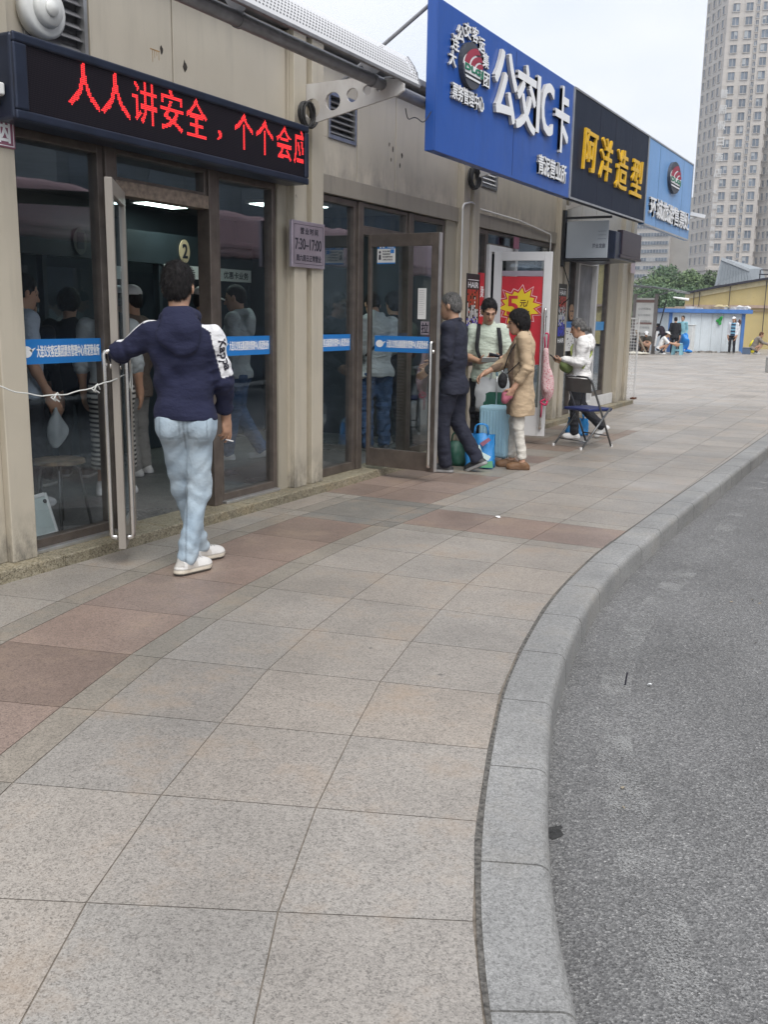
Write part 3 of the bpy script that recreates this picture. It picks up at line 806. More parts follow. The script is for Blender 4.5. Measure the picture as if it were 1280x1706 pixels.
# kerb: a granite kerb of separate stones swept along the bend
kp = [rowpt(i, .515) for i in range(15)]+[(KIN(y), y) for y in np.arange(7.6, 62, .6)]
def resample(P, step):
    P = [Vector((*p, 0)) for p in P]
    # smooth by Chaikin
    for _ in range(3):
        Q = [P[0]]
        for a, b in zip(P, P[1:]): Q += [a*.75+b*.25, a*.25+b*.75]
        Q.append(P[-1]); P = Q
    out = [P[0]]; acc = 0
    for a, b in zip(P, P[1:]):
        L = (b-a).length; t = step-acc
        while t <= L: out.append(a+(b-a)*t/L); t += step
        acc = (acc+L) % step if True else 0
    return out
kl = resample(kp, .12)
def nrm(P, i):
    t = (P[min(i+1, len(P)-1)]-P[max(0, i-1)]).normalized(); return Vector((t.y, -t.x, 0)), t
prof = [(0, -.05), (0, .003)]+[(.155+.042*math.sin(a), -.038+.042*math.cos(a)) for a in np.linspace(0, PI/2, 6)]+[(.203, -.16)]
M['kerb'] = granite('kerb_granite', [(.17, .168, .162), (.25, .248, .24), (.31, .307, .297), (.38, .376, .364)], 260., .55, .26, False, .12, (.22, .20, .17))
kb = MB()
i = 0; ks = 0
while i < len(kl)-2:
    n_ = 5 if kl[i].y > 5 or kl[i].y < 2.2 else 5
    j = min(i+n_, len(kl)-1); b0 = len(kb.v)
    for k in range(i, j+1):
        nn, t = nrm(kl, k); sh = .004 if k == i else (-.004 if k == j else 0)
        for (o_, z_) in prof:
            p = kl[k]+nn*o_+t*sh; kb.v.append((p.x, p.y, z_))
    m = len(prof)
    for k in range(j-i):
        for q in range(m-1):
            kb.f.append([b0+k*m+q, b0+(k+1)*m+q, b0+(k+1)*m+q+1, b0+k*m+q+1]); kb.mi.append(0)
    kb.f.append([b0+q for q in range(m)]); kb.mi.append(0); kb.f.append([b0+(j-i)*m+q for q in range(m)][::-1]); kb.mi.append(0)
    i = j
ko = kb.build('kerb', M['kerb'], None, True); tag(ko, kind='structure')
m_ = ko.modifiers.new('split', 'EDGE_SPLIT'); m_.split_angle = R(50)
# dark packed joint between paving and kerb, and grit lying along it
jb = MB()
for k in range(len(kl)-1):
    n0, _ = nrm(kl, k); n1, _ = nrm(kl, k+1); a, b = kl[k], kl[k+1]
    wj = lambda y: (.015+.005*math.sin(y*3.1)+.003*math.sin(y*11.)) if y < 6.5 else .012
    w0 = wj(kl[k].y); w1 = wj(kl[k+1].y)
    jb.add([(a-n0*w0).to_tuple()[:2]+(.0015,), (a+n0*.004).to_tuple()[:2]+(.0015,), (b+n1*.004).to_tuple()[:2]+(.0015,), (b-n1*w1).to_tuple()[:2]+(.0015,)], [(0, 1, 2, 3)])
tag(jb.build('kerb_joint', plain('joint_grit', (.10, .094, .085), .95, 0, .7, 60., .6, 150.)), kind='structure')

rb = MB(); rb.add([(-60, -60, -.135), (450, -60, -.135), (450, 450, -.135), (-450, 450, -.135), (-450, 62, -.135), (-60, 62, -.135)], [(0, 1, 2, 3, 4, 5)])
tag(rb.build('road', M['asphalt']), kind='structure')
lane = MB()
for k in range(10, len(kl)-1):
    n0, _ = nrm(kl, k); n1, _ = nrm(kl, k+1); a, b = kl[k], kl[k+1]
    if a.y > 30: break
    o0 = .40+.05*math.sin(k*.13)
    lane.add([(*(a+n0*o0)[:2], -.131), (*(a+n0*(o0+.14))[:2], -.131), (*(b+n1*(o0+.14))[:2], -.131), (*(b+n1*o0)[:2], -.131)], [(0, 1, 2, 3)])
tag(lane.build('lane_marking', worn_paint()), kind='structure')
rr = random.Random(6); m_ = MB(); c_ = (-.845, 2.80, -.1325); n_ = 22
m_.add([(c_[0]+.024*math.cos(2*PI*k/n_)*(.5+.9*rr.random()), c_[1]+.045*math.sin(2*PI*k/n_)*(.5+.8*rr.random()), c_[2]) for k in range(n_)]+[c_], [(k, (k+1) % n_, n_) for k in range(n_)])
tag(m_.build('road_stain', plain('tar_dark', (.03, .03, .03), .85, 0, .5, 60., .6, 150.)), kind='structure')

# ================================================================== TICKET HALL BUILDING
bld = empty('ticket_hall_building', (-6.0, 10.0, 0), 'long single storey beige metal clad ticket hall with bronze glass shopfronts', 'building')
XW = -4.48
Y0, Y1 = 0.5, 17.55
ZT = 3.62
# step
stp = MB()
ys = [Y0-.4]
while ys[-1] < 17.6: ys.append(ys[-1]+(.78+.3*hash01(len(ys))))
ys[-1] = 17.62
for a, b in zip(ys, ys[1:]): stp.box(-4.62, -4.305, a+.002, b-.002, -.05, .07)
stp.build('step', M['step'], bld, bevel=.008)
# upper wall panels: one part per bay, with open joints
colsY = [(3.43, 3.93), (6.68, 7.12), (9.99, 10.45), (13.33, 13.79), (16.75, 17.5)]
bays = [(.6, 3.43), (3.93, 6.68), (7.12, 9.99), (10.45, 13.33), (13.79, 16.75)]
seam = {1: [4.60, 5.35], 2: [7.80, 8.53], 3: [11.15, 11.92], 4: [14.5, 15.25], 0: [1.3, 2.4]}
lou = [(4.10, 4.58, 2.93, 3.40), (7.30, 7.77, 2.95, 3.32), (10.62, 11.10, 2.95, 3.32)]
for bi, (a, b) in enumerate(bays):
    e = [a]+seam[bi]+[b]
    wm = MB()
    for p, q in zip(e, e[1:]):
        lv = [l for l in lou if p-.05 <= l[0] and l[1] <= q+.05]
        p2, q2 = p+.007, q-.007
        if lv:
            l = lv[0]
            wm.box(XW-.06, XW, p2, q2, 2.652, l[2]); wm.box(XW-.06, XW, p2, q2, l[3], ZT)
            wm.box(XW-.06, XW, p2, l[0], l[2]+.0005, l[3]-.0005); wm.box(XW-.06, XW, l[1], q2, l[2]+.0005, l[3]-.0005)
        else: wm.box(XW-.06, XW, p2, q2, 2.652, ZT)
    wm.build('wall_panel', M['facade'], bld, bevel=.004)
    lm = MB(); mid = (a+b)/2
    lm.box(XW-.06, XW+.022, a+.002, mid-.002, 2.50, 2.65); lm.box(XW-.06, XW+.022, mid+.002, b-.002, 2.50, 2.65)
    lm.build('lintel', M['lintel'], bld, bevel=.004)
bk = MB(); bk.box(XW-.16, XW-.065, Y0, Y1-.01, 2.5, ZT-.02); bk.build('backing_wall', M['black'], bld)
# columns with two ribs
for a, b in colsY:
    c = MB(); w_ = (b-a)
    c.box(XW-.12, -4.455, a, b, .07, ZT+.01)
    r1 = min(.18, w_*.4)
    c.box(-4.455, -4.405, a+.001, a+r1, .07, ZT+.02); c.box(-4.455, -4.405, b-r1, b-.001, .07, ZT+.02)
    c.build('column', M['column'], bld, bevel=.006)
# roof with edge cap
rf = MB(); rf.prism([(-4.36, Y0, 3.64), (-4.36, Y0, 3.70), (-6.4, Y0, 4.0), (-8.4, Y0, 3.70), (-8.4, Y0, 3.64)][::-1], (0, Y1-Y0+.05, 0))
rf.build('roof', M['pipe'], bld, bevel=.01)
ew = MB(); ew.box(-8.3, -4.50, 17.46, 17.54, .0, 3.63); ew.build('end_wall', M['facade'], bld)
# louvred vents
for k, (a, b, z0, z1) in enumerate(lou):
    f = MB()
    for (p, q, r_, t_) in ((a, b, z0, z0+.03), (a, b, z1-.03, z1), (a, a+.03, z0+.03, z1-.03), (b-.03, b, z0+.03, z1-.03)): f.box(XW-.05, XW+.012, p+.001, q-.001, r_, t_)
    fo = f.build('louvre_vent', M['alu'], bld)
    s_ = MB()
    for i in range(6):
        z = z0+.05+i*(z1-z0-.08)/6
        s_.obox((XW-.03, (a+b)/2, z+.02), (.75, 0, -.66), (0, 1, 0), (.66, 0, .75), .035, (b-a)/2-.032, .003)
    s_.box(XW-.064, XW-.06, a, b, z0, z1)
    s_.build('slat', M['pipe'] if k != 2 else M['white'], fo)
# ---- shopfront framing
def bar(mb, y0, y1, z0, z1, x0=XW-.10, x1=XW-.01): mb.box(x0, x1, y0, y1, z0, z1)
def window_unit(y0, y1, z0, z1, mat='bronze', fr=.05, x0=XW-.095, x1=XW-.015, rail=.075, name='window'):
    f = MB()
    bar(f, y0, y0+fr, z0, z1, x0, x1); bar(f, y1-fr, y1, z0, z1, x0, x1)
    bar(f, y0+fr, y1-fr, z1-fr, z1, x0, x1); bar(f, y0+fr, y1-fr, z0, z0+rail, x0, x1)
    o = f.build(name, M[mat], bld, bevel=.004)
    g = MB(); g.box((x0+x1)/2-.004, (x0+x1)/2+.004, y0+fr-.004, y1-fr+.004, z0+rail-.004, z1-fr+.004)
    g.build('pane', M['glass'], o)
    return o
ZS = .07
def sill_lip(y0, y1):
    b = MB(); b.box(XW-.02, XW+.03, y0+.01, y1-.01, ZS, ZS+.022); b.build('sill_rail', M['alu'], bld, bevel=.004)
# bay 1
window_unit(3.935, 4.685, ZS, 2.49); sill_lip(3.95, 4.68)
window_unit(5.79, 6.55, ZS, 2.49); sill_lip(5.8, 6.54)
p = MB(); bar(p, 4.687, 4.775, ZS, 2.49, XW-.11, XW+.004); bar(p, 5.70, 5.788, ZS, 2.49, XW-.11, XW+.004); p.build('door_post', M['bronze'], bld, bevel=.005)
p = MB(); bar(p, 4.777, 5.698, 2.215, 2.305, XW-.11, XW); p.build('transom', M['bronze_light'], bld, bevel=.004)
window_unit(4.777, 5.698, 2.306, 2.49, rail=.02, fr=.03)
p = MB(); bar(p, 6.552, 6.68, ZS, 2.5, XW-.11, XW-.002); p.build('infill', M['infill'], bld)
# bay 2
window_unit(7.125, 7.835, ZS, 2.49)
window_unit(8.935, 9.72, ZS, 2.49)
p = MB(); bar(p, 7.837, 7.93, ZS, 2.49, XW-.11, XW+.004); bar(p, 8.845, 8.933, ZS, 2.49, XW-.11, XW+.004); p.build('door_post', M['bronze'], bld, bevel=.005)
p = MB(); bar(p, 7.932, 8.843, 2.215, 2.275, XW-.11, XW); p.build('transom', M['bronze'], bld, bevel=.004)
window_unit(7.932, 8.843, 2.276, 2.49, rail=.02, fr=.03)
p = MB(); bar(p, 9.722, 9.99, ZS, 2.5, XW-.11, XW-.002); p.build('infill', M['infill'], bld)
# bay 3
window_unit(10.455, 10.90, ZS, 2.49)
window_unit(11.86, 13.325, ZS, 2.49)
p = MB()
bar(p, 10.905, 10.985, ZS, 2.33, XW-.11, XW+.02); bar(p, 11.775, 11.855, ZS, 2.33, XW-.11, XW+.02); bar(p, 10.987, 11.773, 2.25, 2.33, XW-.11, XW+.02); p.build('door_frame', M['whiteframe'], bld, bevel=.005)
window_unit(10.905, 11.855, 2.332, 2.49, rail=.02, fr=.03)
# bay 4
window_unit(13.795, 14.40, ZS, 2.49)
window_unit(15.44, 16.20, .25, 2.49, mat='bronze')
p = MB(); p.box(XW-.12, XW+.02, 13.80, 16.74, .0705, .248) if False else p.box(XW-.12, XW+.02, 15.44, 16.74, .0705, .248); p.build('base_sill', M['whiteframe'], bld, bevel=.006)
p = MB(); bar(p, 14.405, 14.475, ZS, 2.37, XW-.11, XW+.03); bar(p, 15.365, 15.435, ZS, 2.37, XW-.11, XW+.03); bar(p, 14.477, 15.363, 2.30, 2.37, XW-.11, XW+.03); bar(p, 14.477, 15.363, ZS, .2, XW-.11, XW+.03)
dr4 = p.build('sliding_door', M['whiteframe'], bld, bevel=.005)
p = MB(); p.box(XW-.06, XW-.05, 14.475, 15.365, .2, 2.3); p.build('door_pane', plain('grey_curtain', (.22, .22, .225), .7, 0, .3, 4.), dr4)
window_unit(14.405, 15.435, 2.372, 2.49, rail=.02, fr=.03)
p = MB(); bar(p, 16.202, 16.75, .25, 2.5, XW-.11, XW-.002); p.build('infill', M['infill'], bld)
# notice on the last column
p = MB(); p.box(-4.404, -4.395, 17.22, 17.49, 2.28, 2.47); tag(p.build('notice_plate', plain('pinkish_plate', (.62, .52, .55), .5)), 'small pinkish white plate near the top of the last column', 'notice')
# interior: hall, shops
iw = MB()
def room(y0, y1, x1, z1=2.62):
    iw.box(x1-.08, x1, y0, y1, .0, z1); iw.box(x1, -4.66, y0-.04, y0+.02, 0, z1); iw.box(x1, -4.66, y1-.02, y1+.04, 0, z1)
room(3.2, 10.2, -7.6); room(10.32, 13.5, -6.9); room(13.62, 17.4, -6.9)
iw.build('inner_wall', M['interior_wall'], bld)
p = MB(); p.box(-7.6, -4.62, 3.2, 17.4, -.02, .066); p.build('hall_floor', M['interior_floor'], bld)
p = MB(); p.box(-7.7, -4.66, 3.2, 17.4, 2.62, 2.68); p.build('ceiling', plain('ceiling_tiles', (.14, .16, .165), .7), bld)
for (x, y) in ((-6.85, 8.15), (-5.75, 8.62), (-6.3, 5.2)):
    if y < 6: continue
    p = MB(); p.box(x-.32, x+.32, y-.32, y+.32, 2.585, 2.618); po = p.build('ceiling_light', M['white'], bld)
    p = MB(); p.box(x-.29, x+.29, y-.29, y+.29, 2.578, 2.584); p.build('light_panel', M['lamp'], po)
# ticket counters at the back of the hall
ct = MB(); ct.box(-7.45, -7.0, 3.4, 9.9, .066, 1.05); ct.box(-7.5, -6.92, 3.4, 9.9, 1.052, 1.09)
cto = ct.build('ticket_counter', plain('counter_laminate', (.035, .05, .065), .4), bld, bevel=.01)
g = MB()
for y in np.arange(3.5, 9.8, 1.6): g.box(-7.2, -7.19, y, y+1.5, 1.092, 1.9)
g.build('counter_screen', M['glass'], cto)
p = MB()
for y in np.arange(3.45, 9.9, 1.6): p.box(-7.24, -7.16, y-.02, y+.03, 1.092, 2.0)
p.box(-7.26, -7.14, 3.4, 9.9, 2.0, 2.32); p.build('counter_fascia', plain('fascia_dark', (.03, .04, .047), .35), cto)
# counter number discs and name plates
def disc(mb, c, ry, rz, d=.012, n=28):
    mb.prism([(c[0], c[1]+ry*math.cos(2*PI*i/n), c[2]+rz*math.sin(2*PI*i/n)) for i in range(n)][::-1], (-d, 0, 0)); return mb
for ch, y, dim in (('1', 7.08, 1), ('2', 8.62, 0)):
    p = disc(MB(), (-7.12, y, 2.15), .085, .125); po = p.build('counter_number', plain('disc_'+ch, (.62, .47, .30) if not dim else (.10, .10, .095), .5), cto)
    p = lay(MB(), ch, (-7.117, y-.04, 2.08), *FX[:2], .08, .145, FX[2], .002, .03); p.build('numeral', M['ink'], po)
for txt, y0, y1, mt in (('普通卡', 8.28, 8.85, 'paper'), ('优惠卡业务', 9.25, 9.85, 'paper')):
    p = MB(); p.box(-7.135, -7.125, y0, y1, 1.86, 2.0); po = p.build('name_plate', M[mt], cto)
    p = lay(MB(), txt, (-7.123, y0+.06, 1.89), *FX[:2], y1-y0-.12, .08, FX[2]); p.build('lettering', M['ink'], po)
# ---- doors
def door(name, hinge, free, z0, z1, mat, glassmat, st=.07, rail_b=.16, rail_t=.08, handle=(.95, 1.0), hz=(.2, 1.22), both=False, inner=1, sth=None):
    """leaf standing open; hinge and free are (x, y)"""
    h_, f_ = Vector((*hinge, 0)), Vector((*free, 0)); d = (f_-h_); W = d.length; u = d.normalized(); n = Vector((u.y, -u.x, 0))
    t = .022
    def P(a, b, c): return h_+u*a+n*b+Vector((0, 0, c))
    mb = MB()
    def bx(a0, a1, c0, c1, th=t): mb.obox(P((a0+a1)/2, 0, (c0+c1)/2), u, n, (0, 0, 1), (a1-a0)/2, th, (c1-c0)/2)
    sth = sth or st
    bx(0, sth, z0, z1); bx(W-st, W, z0, z1); bx(sth+.0005, W-st-.0005, z1-rail_t, z1, t-.001); bx(sth+.0005, W-st-.0005, z0, z0+rail_b, t-.001)
    leaf = mb.build(name, M[mat], bld, bevel=.004)
    g = MB(); g.obox(P((sth+W-st)/2, 0, (z0+rail_b+z1-rail_t)/2), u, n, (0, 0, 1), (W-st-sth)/2+.004, .004, (z1-rail_t-z0-rail_b)/2+.004); g.build('glass_pane', M[glassmat], leaf)
    hd_ = MB(); sg = (1, -1) if both else (inner,)
    a = W-st*.5
    for q in sg:
        o = .062*q
        hd_.tube(arc_path([P(a, t*q*.8, hz[1]), P(a, o, hz[1]), P(a-.0, o, hz[0]), P(a, t*q*.8, hz[0])], .045, 6), .0165, 10)
        hd_.tube([P(a, t*q*.9, hz[1]-.085), P(a, t*q*1.5, hz[1]-.085)], .02, 12)
    hd_.build('pull_handle', M['steel'], leaf, True)
    return P, leaf, W
M['door_edge'] = panel_mat('door_alloy', (.30, .27, .235), amount=.4, rough=.35)
D1, leaf1, W1 = door('door', (-4.46, 4.80), (-4.03, 4.235), .10, 2.23, 'door_edge', 'glass_door', .06, .12, .09, hz=(.17, 1.27), both=True)
D2, leaf2, W2 = door('door', (-4.45, 7.985), (-3.715, 7.945), .10, 2.215, 'bronze', 'glass_door', .075, .17, .11, hz=(.15, 1.27), sth=.032)
p = MB(); p.obox(D2(W2+.004, 0, 1.157), (1, 0, 0), (0, 1, 0), (0, 0, 1), .004, .026, 1.057); p.build('edge_strip', M['alu'], leaf2)
D3, leaf3, W3 = door('door', (-4.44, 11.02), (-3.765, 11.14), .10, 2.25, 'whiteframe', 'glass_door', .095, .34, .10, hz=(.2, 1.6))

# ------------------------------------------------------------------ LED message board
led = empty('led_message_board', (-4.33, 5.18, 2.5), 'long dark LED board with red scrolling characters over the first doorway', 'LED sign')
LX = -4.24; LY0, LY1, LZ0, LZ1 = 3.80, 6.62, 2.475, 2.905
b = MB(); b.box(-4.44, LX-.012, LY0, LY1, LZ0, LZ1); b.build('housing', M['ledframe'], led, bevel=.02, seg=3)
f = MB()
fw_ = .05
for (a, c, e, g_) in ((LY0+.0, LY1, LZ0, LZ0+fw_), (LY0, LY1, LZ1-fw_, LZ1), (LY0, LY0+.09, LZ0+fw_, LZ1-fw_), (LY1-.05, LY1, LZ0+fw_, LZ1-fw_)): f.box(LX-.0115, LX+.012, a, c, e, g_)
f.build('bezel', M['ledframe'], led, bevel=.011, seg=3)
def led_face():
    t = NT('led_face'); sp = t.n('SeparateXYZ', Vector=t.obj())
    def cell(o): return t.math('ABSOLUTE', t.math('SUBTRACT', t.math('FRACT', t.math('MULTIPLY', o, 96.)), .5))
    d = t.math('MAXIMUM', cell(sp.outputs[1]), cell(sp.outputs[2]))
    col = t.ramp(d, [(.24, (.030, .022, .028)), (.36, (.007, .007, .011))])
    b = t.bsdf(Base__Color=col, Roughness=.5); b.inputs['Specular IOR Level'].default_value = .12; return t.m
p = MB(); p.box(LX-.0118, LX-.004, LY0+.091, LY1-.051, LZ0+fw_+.001, LZ1-fw_-.001); p.build('display_panel', led_face(), led)
PIT = 1/96.
def led_text(chars, z0, hgt):
    mb = MB()
    for ch, y0, wd in chars:
        g, fs = glyphs(ch, .012)
        tree = BVHTree.FromPolygons([(q[0], q[1], 0) for q in g], fs)
        ny = int(wd/PIT); nz_ = int(hgt/PIT)
        hz_, zo = (nz_, 0) if ch != '，' else (int(nz_*.3), int(nz_*.12))
        for i in range(ny):
            for j in range(hz_):
                h_ = tree.ray_cast(Vector(((i+.5)/ny, (j+.5)/hz_, 1)), Vector((0, 0, -1)))
                if h_[0] is None: continue
                y = (math.floor(y0/PIT)+i+.5)*PIT; z = (math.floor(z0/PIT)+zo+j+.5)*PIT
                if y > LY1-.056: continue
                s_ = PIT*.36
                mb.add([(LX-.003, y-s_, z-s_), (LX-.003, y+s_, z-s_), (LX-.003, y+s_, z+s_), (LX-.003, y-s_, z+s_)], [(0, 1, 2, 3)])
    return mb
lt = led_text([('人', 4.18, .25), ('人', 4.43, .25), ('讲', 4.695, .222), ('安', 4.94, .225), ('全', 5.185, .225), ('，', 5.51, .055), ('个', 5.695, .23), ('个', 5.945, .23), ('会', 6.20, .215), ('应', 6.43, .215)], 2.615, .245)
lt.build('lit_characters', M['red_led'], led)
p = MB()
for z in (2.56, 2.82): p.box(-4.46, -4.38, 3.785, 3.8-.0005, z-.012, z+.012); p.tube([(-4.36, 3.785, z), (-4.36, 3.80, z)], .018, 8)
p.build('mounting_bolt', M['black'], led)
# ------------------------------------------------------------------ brackets, pipe, perforated awning
def bracket(y, sc_=1.):
    pr = [(-4.45, 3.27), (-4.45, 2.955), (-3.60, 3.12), (-3.545, 3.15), (-3.545, 3.20), (-3.60, 3.235), (-3.90, 3.275)]
    # plate with real round holes
    hs = [(-4.355, 3.085, .075), (-4.165, 3.125, .068), (-3.99, 3.155, .052), (-3.86, 3.18, .036), (-3.75, 3.185, .027)]
    fx = lambda x: -4.45+(x+4.45)*sc_
    pr = [(fx(x), z) for x, z in pr]; hs = [(fx(x), z, r*sc_) for x, z, r in hs]
    bm_ = bmesh.new(); ed = []
    def loop(pts):
        vs = [bm_.verts.new((x, y, z)) for x, z in pts]
        for i in range(len(vs)): ed.append(bm_.edges.new((vs[i], vs[(i+1) % len(vs)])))
    loop(pr)
    for cx, cz, r in hs: loop([(cx+r*math.cos(2*PI*k/18), cz+r*math.sin(2*PI*k/18)) for k in range(18)])
    bmesh.ops.triangle_fill(bm_, use_beauty=True, use_dissolve=False, edges=ed)
    r_ = bmesh.ops.extrude_face_region(bm_, geom=bm_.faces[:])
    bmesh.ops.translate(bm_, verts=[v for v in r_['geom'] if isinstance(v, bmesh.types.BMVert)], vec=(0, .022, 0))
    bmesh.ops.recalc_face_normals(bm_, faces=bm_.faces[:])
    me = bpy.data.meshes.new('bracket'); bm_.to_mesh(me); bm_.free()
    return link_mesh('bracket', me, M['bracket'], bld)
bracket(6.86); bracket(10.2, .80); bracket(13.5, .80)
pb = MB(); pb.tube([(-3.735, 2.2, 3.212), (-3.735, 8.05, 3.212)], .046, 14)
po = pb.build('awning_pipe', M['pipe'], bld, True)
for y in (5.05, 6.70):
    pb = MB()
    pb.tube([(-3.735, y, 3.212), (-3.735, y+.03, 3.212)], .052, 14)
    pb.prism([(-3.775, y+.012, 3.25), (-3.695, y+.012, 3.25), (-3.60, y+.012, 3.33), (-3.85, y+.012, 3.36)], (0, .01, 0))
    pb.build('pipe_clamp', M['pipe'], po)
def perforated():
    t = NT('perforated_sheet'); u = t.n('Attribute', _attribute_name='Col').outputs['Color']
    sp = t.n('SeparateColor', Color=u)
    a = t.math('MULTIPLY', sp.outputs[0], 100.); b_ = t.math('MULTIPLY', sp.outputs[1], 10.)
    row = t.math('FLOOR', b_); off = t.math('MULTIPLY', t.math('MODULO', row, 2.), .5)
    dx = t.math('SUBTRACT', t.math('FRACT', t.math('ADD', a, off)), .5); dy = t.math('SUBTRACT', t.math('FRACT', b_), .5)
    d = t.math('SQRT', t.math('ADD', t.math('POWER', dx, 2.), t.math('POWER', dy, 2.)))
    k = t.math('MULTIPLY', t.math('LESS_THAN', d, .27), t.math('MULTIPLY', t.math('GREATER_THAN', b_, 1.), t.math('LESS_THAN', b_, 9.)))
    df = t.n('BsdfPrincipled', Base__Color=(.62, .62, .63), Roughness=.45); tr = t.n('BsdfTransparent')
    m = t.n('MixShader'); t.set(m.inputs[0], k); t.t.links.new(df.outputs[0], m.inputs[1]); t.t.links.new(tr.outputs[0], m.inputs[2])
    t.t.links.new(m.outputs[0], t.out.inputs[0]); return t.m
aw = empty('awning', (-3.6, 4.7, 3.3), 'white perforated metal awning strip carried on a grey pipe beside the blue sign', 'awning')
ap = [(-3.555, 3.245), (-3.568, 3.29), (-3.585, 3.335), (-3.606, 3.38), (-3.632, 3.42), (-3.664, 3.455)]
vs, fs, cs = [], [], []
for j, (x, z) in enumerate(ap):
    for k, y in enumerate((2.2, 7.14)): vs.append((x, y, z)); cs.append((((y-2.2)/.036/100.), (j/(len(ap)-1)), 0, 1))
for j in range(len(ap)-1): fs.append((2*j, 2*j+1, 2*j+3, 2*j+2))
me = bpy.data.meshes.new('perforated_sheet'); me.from_pydata(vs, [], fs); me.update()
at = me.color_attributes.new('Col', 'FLOAT_COLOR', 'POINT'); at.data.foreach_set('color', np.array(cs, np.float32).ravel())
link_mesh('perforated_sheet', me, perforated(), aw, True)
p = MB(); q_ = [(x-.03, z-.012) for x, z in ap]; p.prism([(x, 2.2, z) for x, z in q_]+[(x-.004, 2.2, z-.004) for x, z in q_[::-1]], (0, 4.935, 0)); p.build('added_backing', plain('added_backing_grey', (.16, .16, .17), .6), aw)  # added dark backing sheet, blocks the sky behind so the holes read dark
p = MB(); p.box(-3.575, -3.545, 2.2, 7.14, 3.218, 3.243); p.build('front_trim', M['pipe'], aw, bevel=.004)
p = MB(); p.prism([(-3.55, 7.142, 3.24), (-3.568, 7.142, 3.29), (-3.585, 7.142, 3.335), (-3.606, 7.142, 3.385), (-3.664, 7.142, 3.463), (-3.68, 7.142, 3.45), (-3.63, 7.142, 3.37), (-3.60, 7.142, 3.31)], (0, .02, 0)); p.build('end_rib', M['pipe'], aw)
# strut from the wall to the top of the blue sign
p = MB(); p.tube([(-4.44, 7.40, 3.38), (-3.70, 7.62, 3.97)], .016, 8); tag(p.build('sign_strut', M['pipe']), 'thin grey strut from the wall up to the blue sign board', 'strut')
p = MB(); p.tube([(-4.45, 7.3, 3.33), (-3.76, 7.52, 3.42)], .02, 8); tag(p.build('support_bar', M['black']), 'short dark bar joining the awning end to the blue sign', 'support bar')

# ------------------------------------------------------------------ the three big sign boards
SX = -3.60
def ztop(y): return 3.985+.0125*(y-7.52)
def board(name, label, y0, y1, z0, z1, mat, edge, fr=None, joints=()):
    o = empty(name, (SX-.06, (y0+y1)/2, z0), label, 'sign board')
    b = MB(); b.prism([(SX, y0, z0), (SX, y1, z1), (SX, y1, ztop(y1)), (SX, y0, ztop(y0))], (-.085, 0, 0)); bo = b.build('panel', M[mat], o, bevel=.005)
    if edge:
        e = MB(); t = .022
        e.prism([(SX+.008, y0, z0), (SX+.008, y1, z1), (SX+.008, y1, z1+t), (SX+.008, y0, z0+t)], (-.0075, 0, 0)); e.build('edge_trim', M[edge], o); e = MB()
        e.prism([(SX+.008, y0, ztop(y0)-t), (SX+.008, y1, ztop(y1)-t), (SX+.008, y1, ztop(y1)), (SX+.008, y0, ztop(y0))], (-.0075, 0, 0)); e.build('edge_trim', M[edge], o); e = MB()
        e.box(SX+.0005, SX+.008, y0, y0+t, z0+t, ztop(y0)-t); e.build('edge_trim', M[edge], o); e = MB(); e.box(SX+.0005, SX+.008, y1-t, y1, z1+t, ztop(y1)-t); e.build('edge_trim', M[edge], o)
    j = MB()
    for y in joints: j.box(SX, SX+.0012, y-.003, y+.003, z0+.03, ztop(y)-.03)
    if joints: j.build('panel_joint', M['ink'], o)
    return o
def letters(parent, s, y0, z0, wd, ht, mat, depth=.05, bold=.02, slope=.0, shear=0., name='lettering', side=None):
    g = lay(MB(), s, (SX+.004, y0, z0), (0, 1, slope), (0, 0, 1), wd, ht, (1, 0, 0), depth, bold, shear=shear)
    # faces turned to the street take the front colour, the returns the side colour
    for q, fc in enumerate(g.f):
        a, b_, c = (Vector(g.v[i]) for i in fc[:3]); nrm_ = (b_-a).cross(c-a)
        if nrm_.length > 1e-12: nrm_.normalize()
        g.mi[q] = 0 if abs(nrm_.x) > .7 else 1
    return g.build(name, [M[mat], M[side or 'letter_side']], parent)
S1 = board('blue_sign_board', 'large royal blue sign board with raised white characters nearest the camera', 7.52, 11.115, 2.825, 2.835, 'sign_blue', None, joints=(9.3,))
e = MB(); e.box(SX+.0006, SX+.01, 7.52, 7.535, 2.83, 3.98); e.build('edge_trim', M['sign_blue'], S1)
e = MB(); e.box(SX+.0006, SX+.012, 11.085, 11.115, 2.84, 4.02); e.build('edge_trim', M['alu'], S1)
# chips and rust spots on the cladding
rr = random.Random(12)
for (y, z, s_) in ((5.24, 3.16, .022), (5.47, 3.11, .03), (8.40, 3.06, .016), (8.47, 3.03, .022), (8.66, 3.0, .024), (8.62, 2.9, .018), (8.44, 2.93, .014), (7.0, 2.62, .016)):
    n_ = 11; pts = [(XW+.0006, y+s_*.8*math.cos(2*PI*k/n_)*(.6+.6*rr.random()), z+s_*math.sin(2*PI*k/n_)*(.7+.8*rr.random())) for k in range(n_)]
    m_ = MB(); m_.add(pts+[(XW+.001, y, z)], [(k, (k+1) % n_, n_) for k in range(n_)]); m_.build('paint_chip', plain('chip_dark', (.035, .028, .024), .9, 0, .5, 40.), bld)
for (y, z) in ((5.2, 3.145),):
    m_ = MB(); m_.box(XW+.0004, XW+.0009, y-.07, y+.02, z-.004, z+.003)
    for k in range(4): m_.box(XW+.0004, XW+.0009, y-.05+.02*k, y-.046+.02*k, z-.03-.05*rr.random(), z-.0045)
    m_.build('rust_run', plain('rust_tan', (.33, .2, .08), .8, 0, .4, 30.), bld)
def two(parent, ch, y0, y1, z0, z1, **k): letters(parent, ch, y0, z0, y1-y0, z1-z0, 'white_letter', .032, .020, **k)
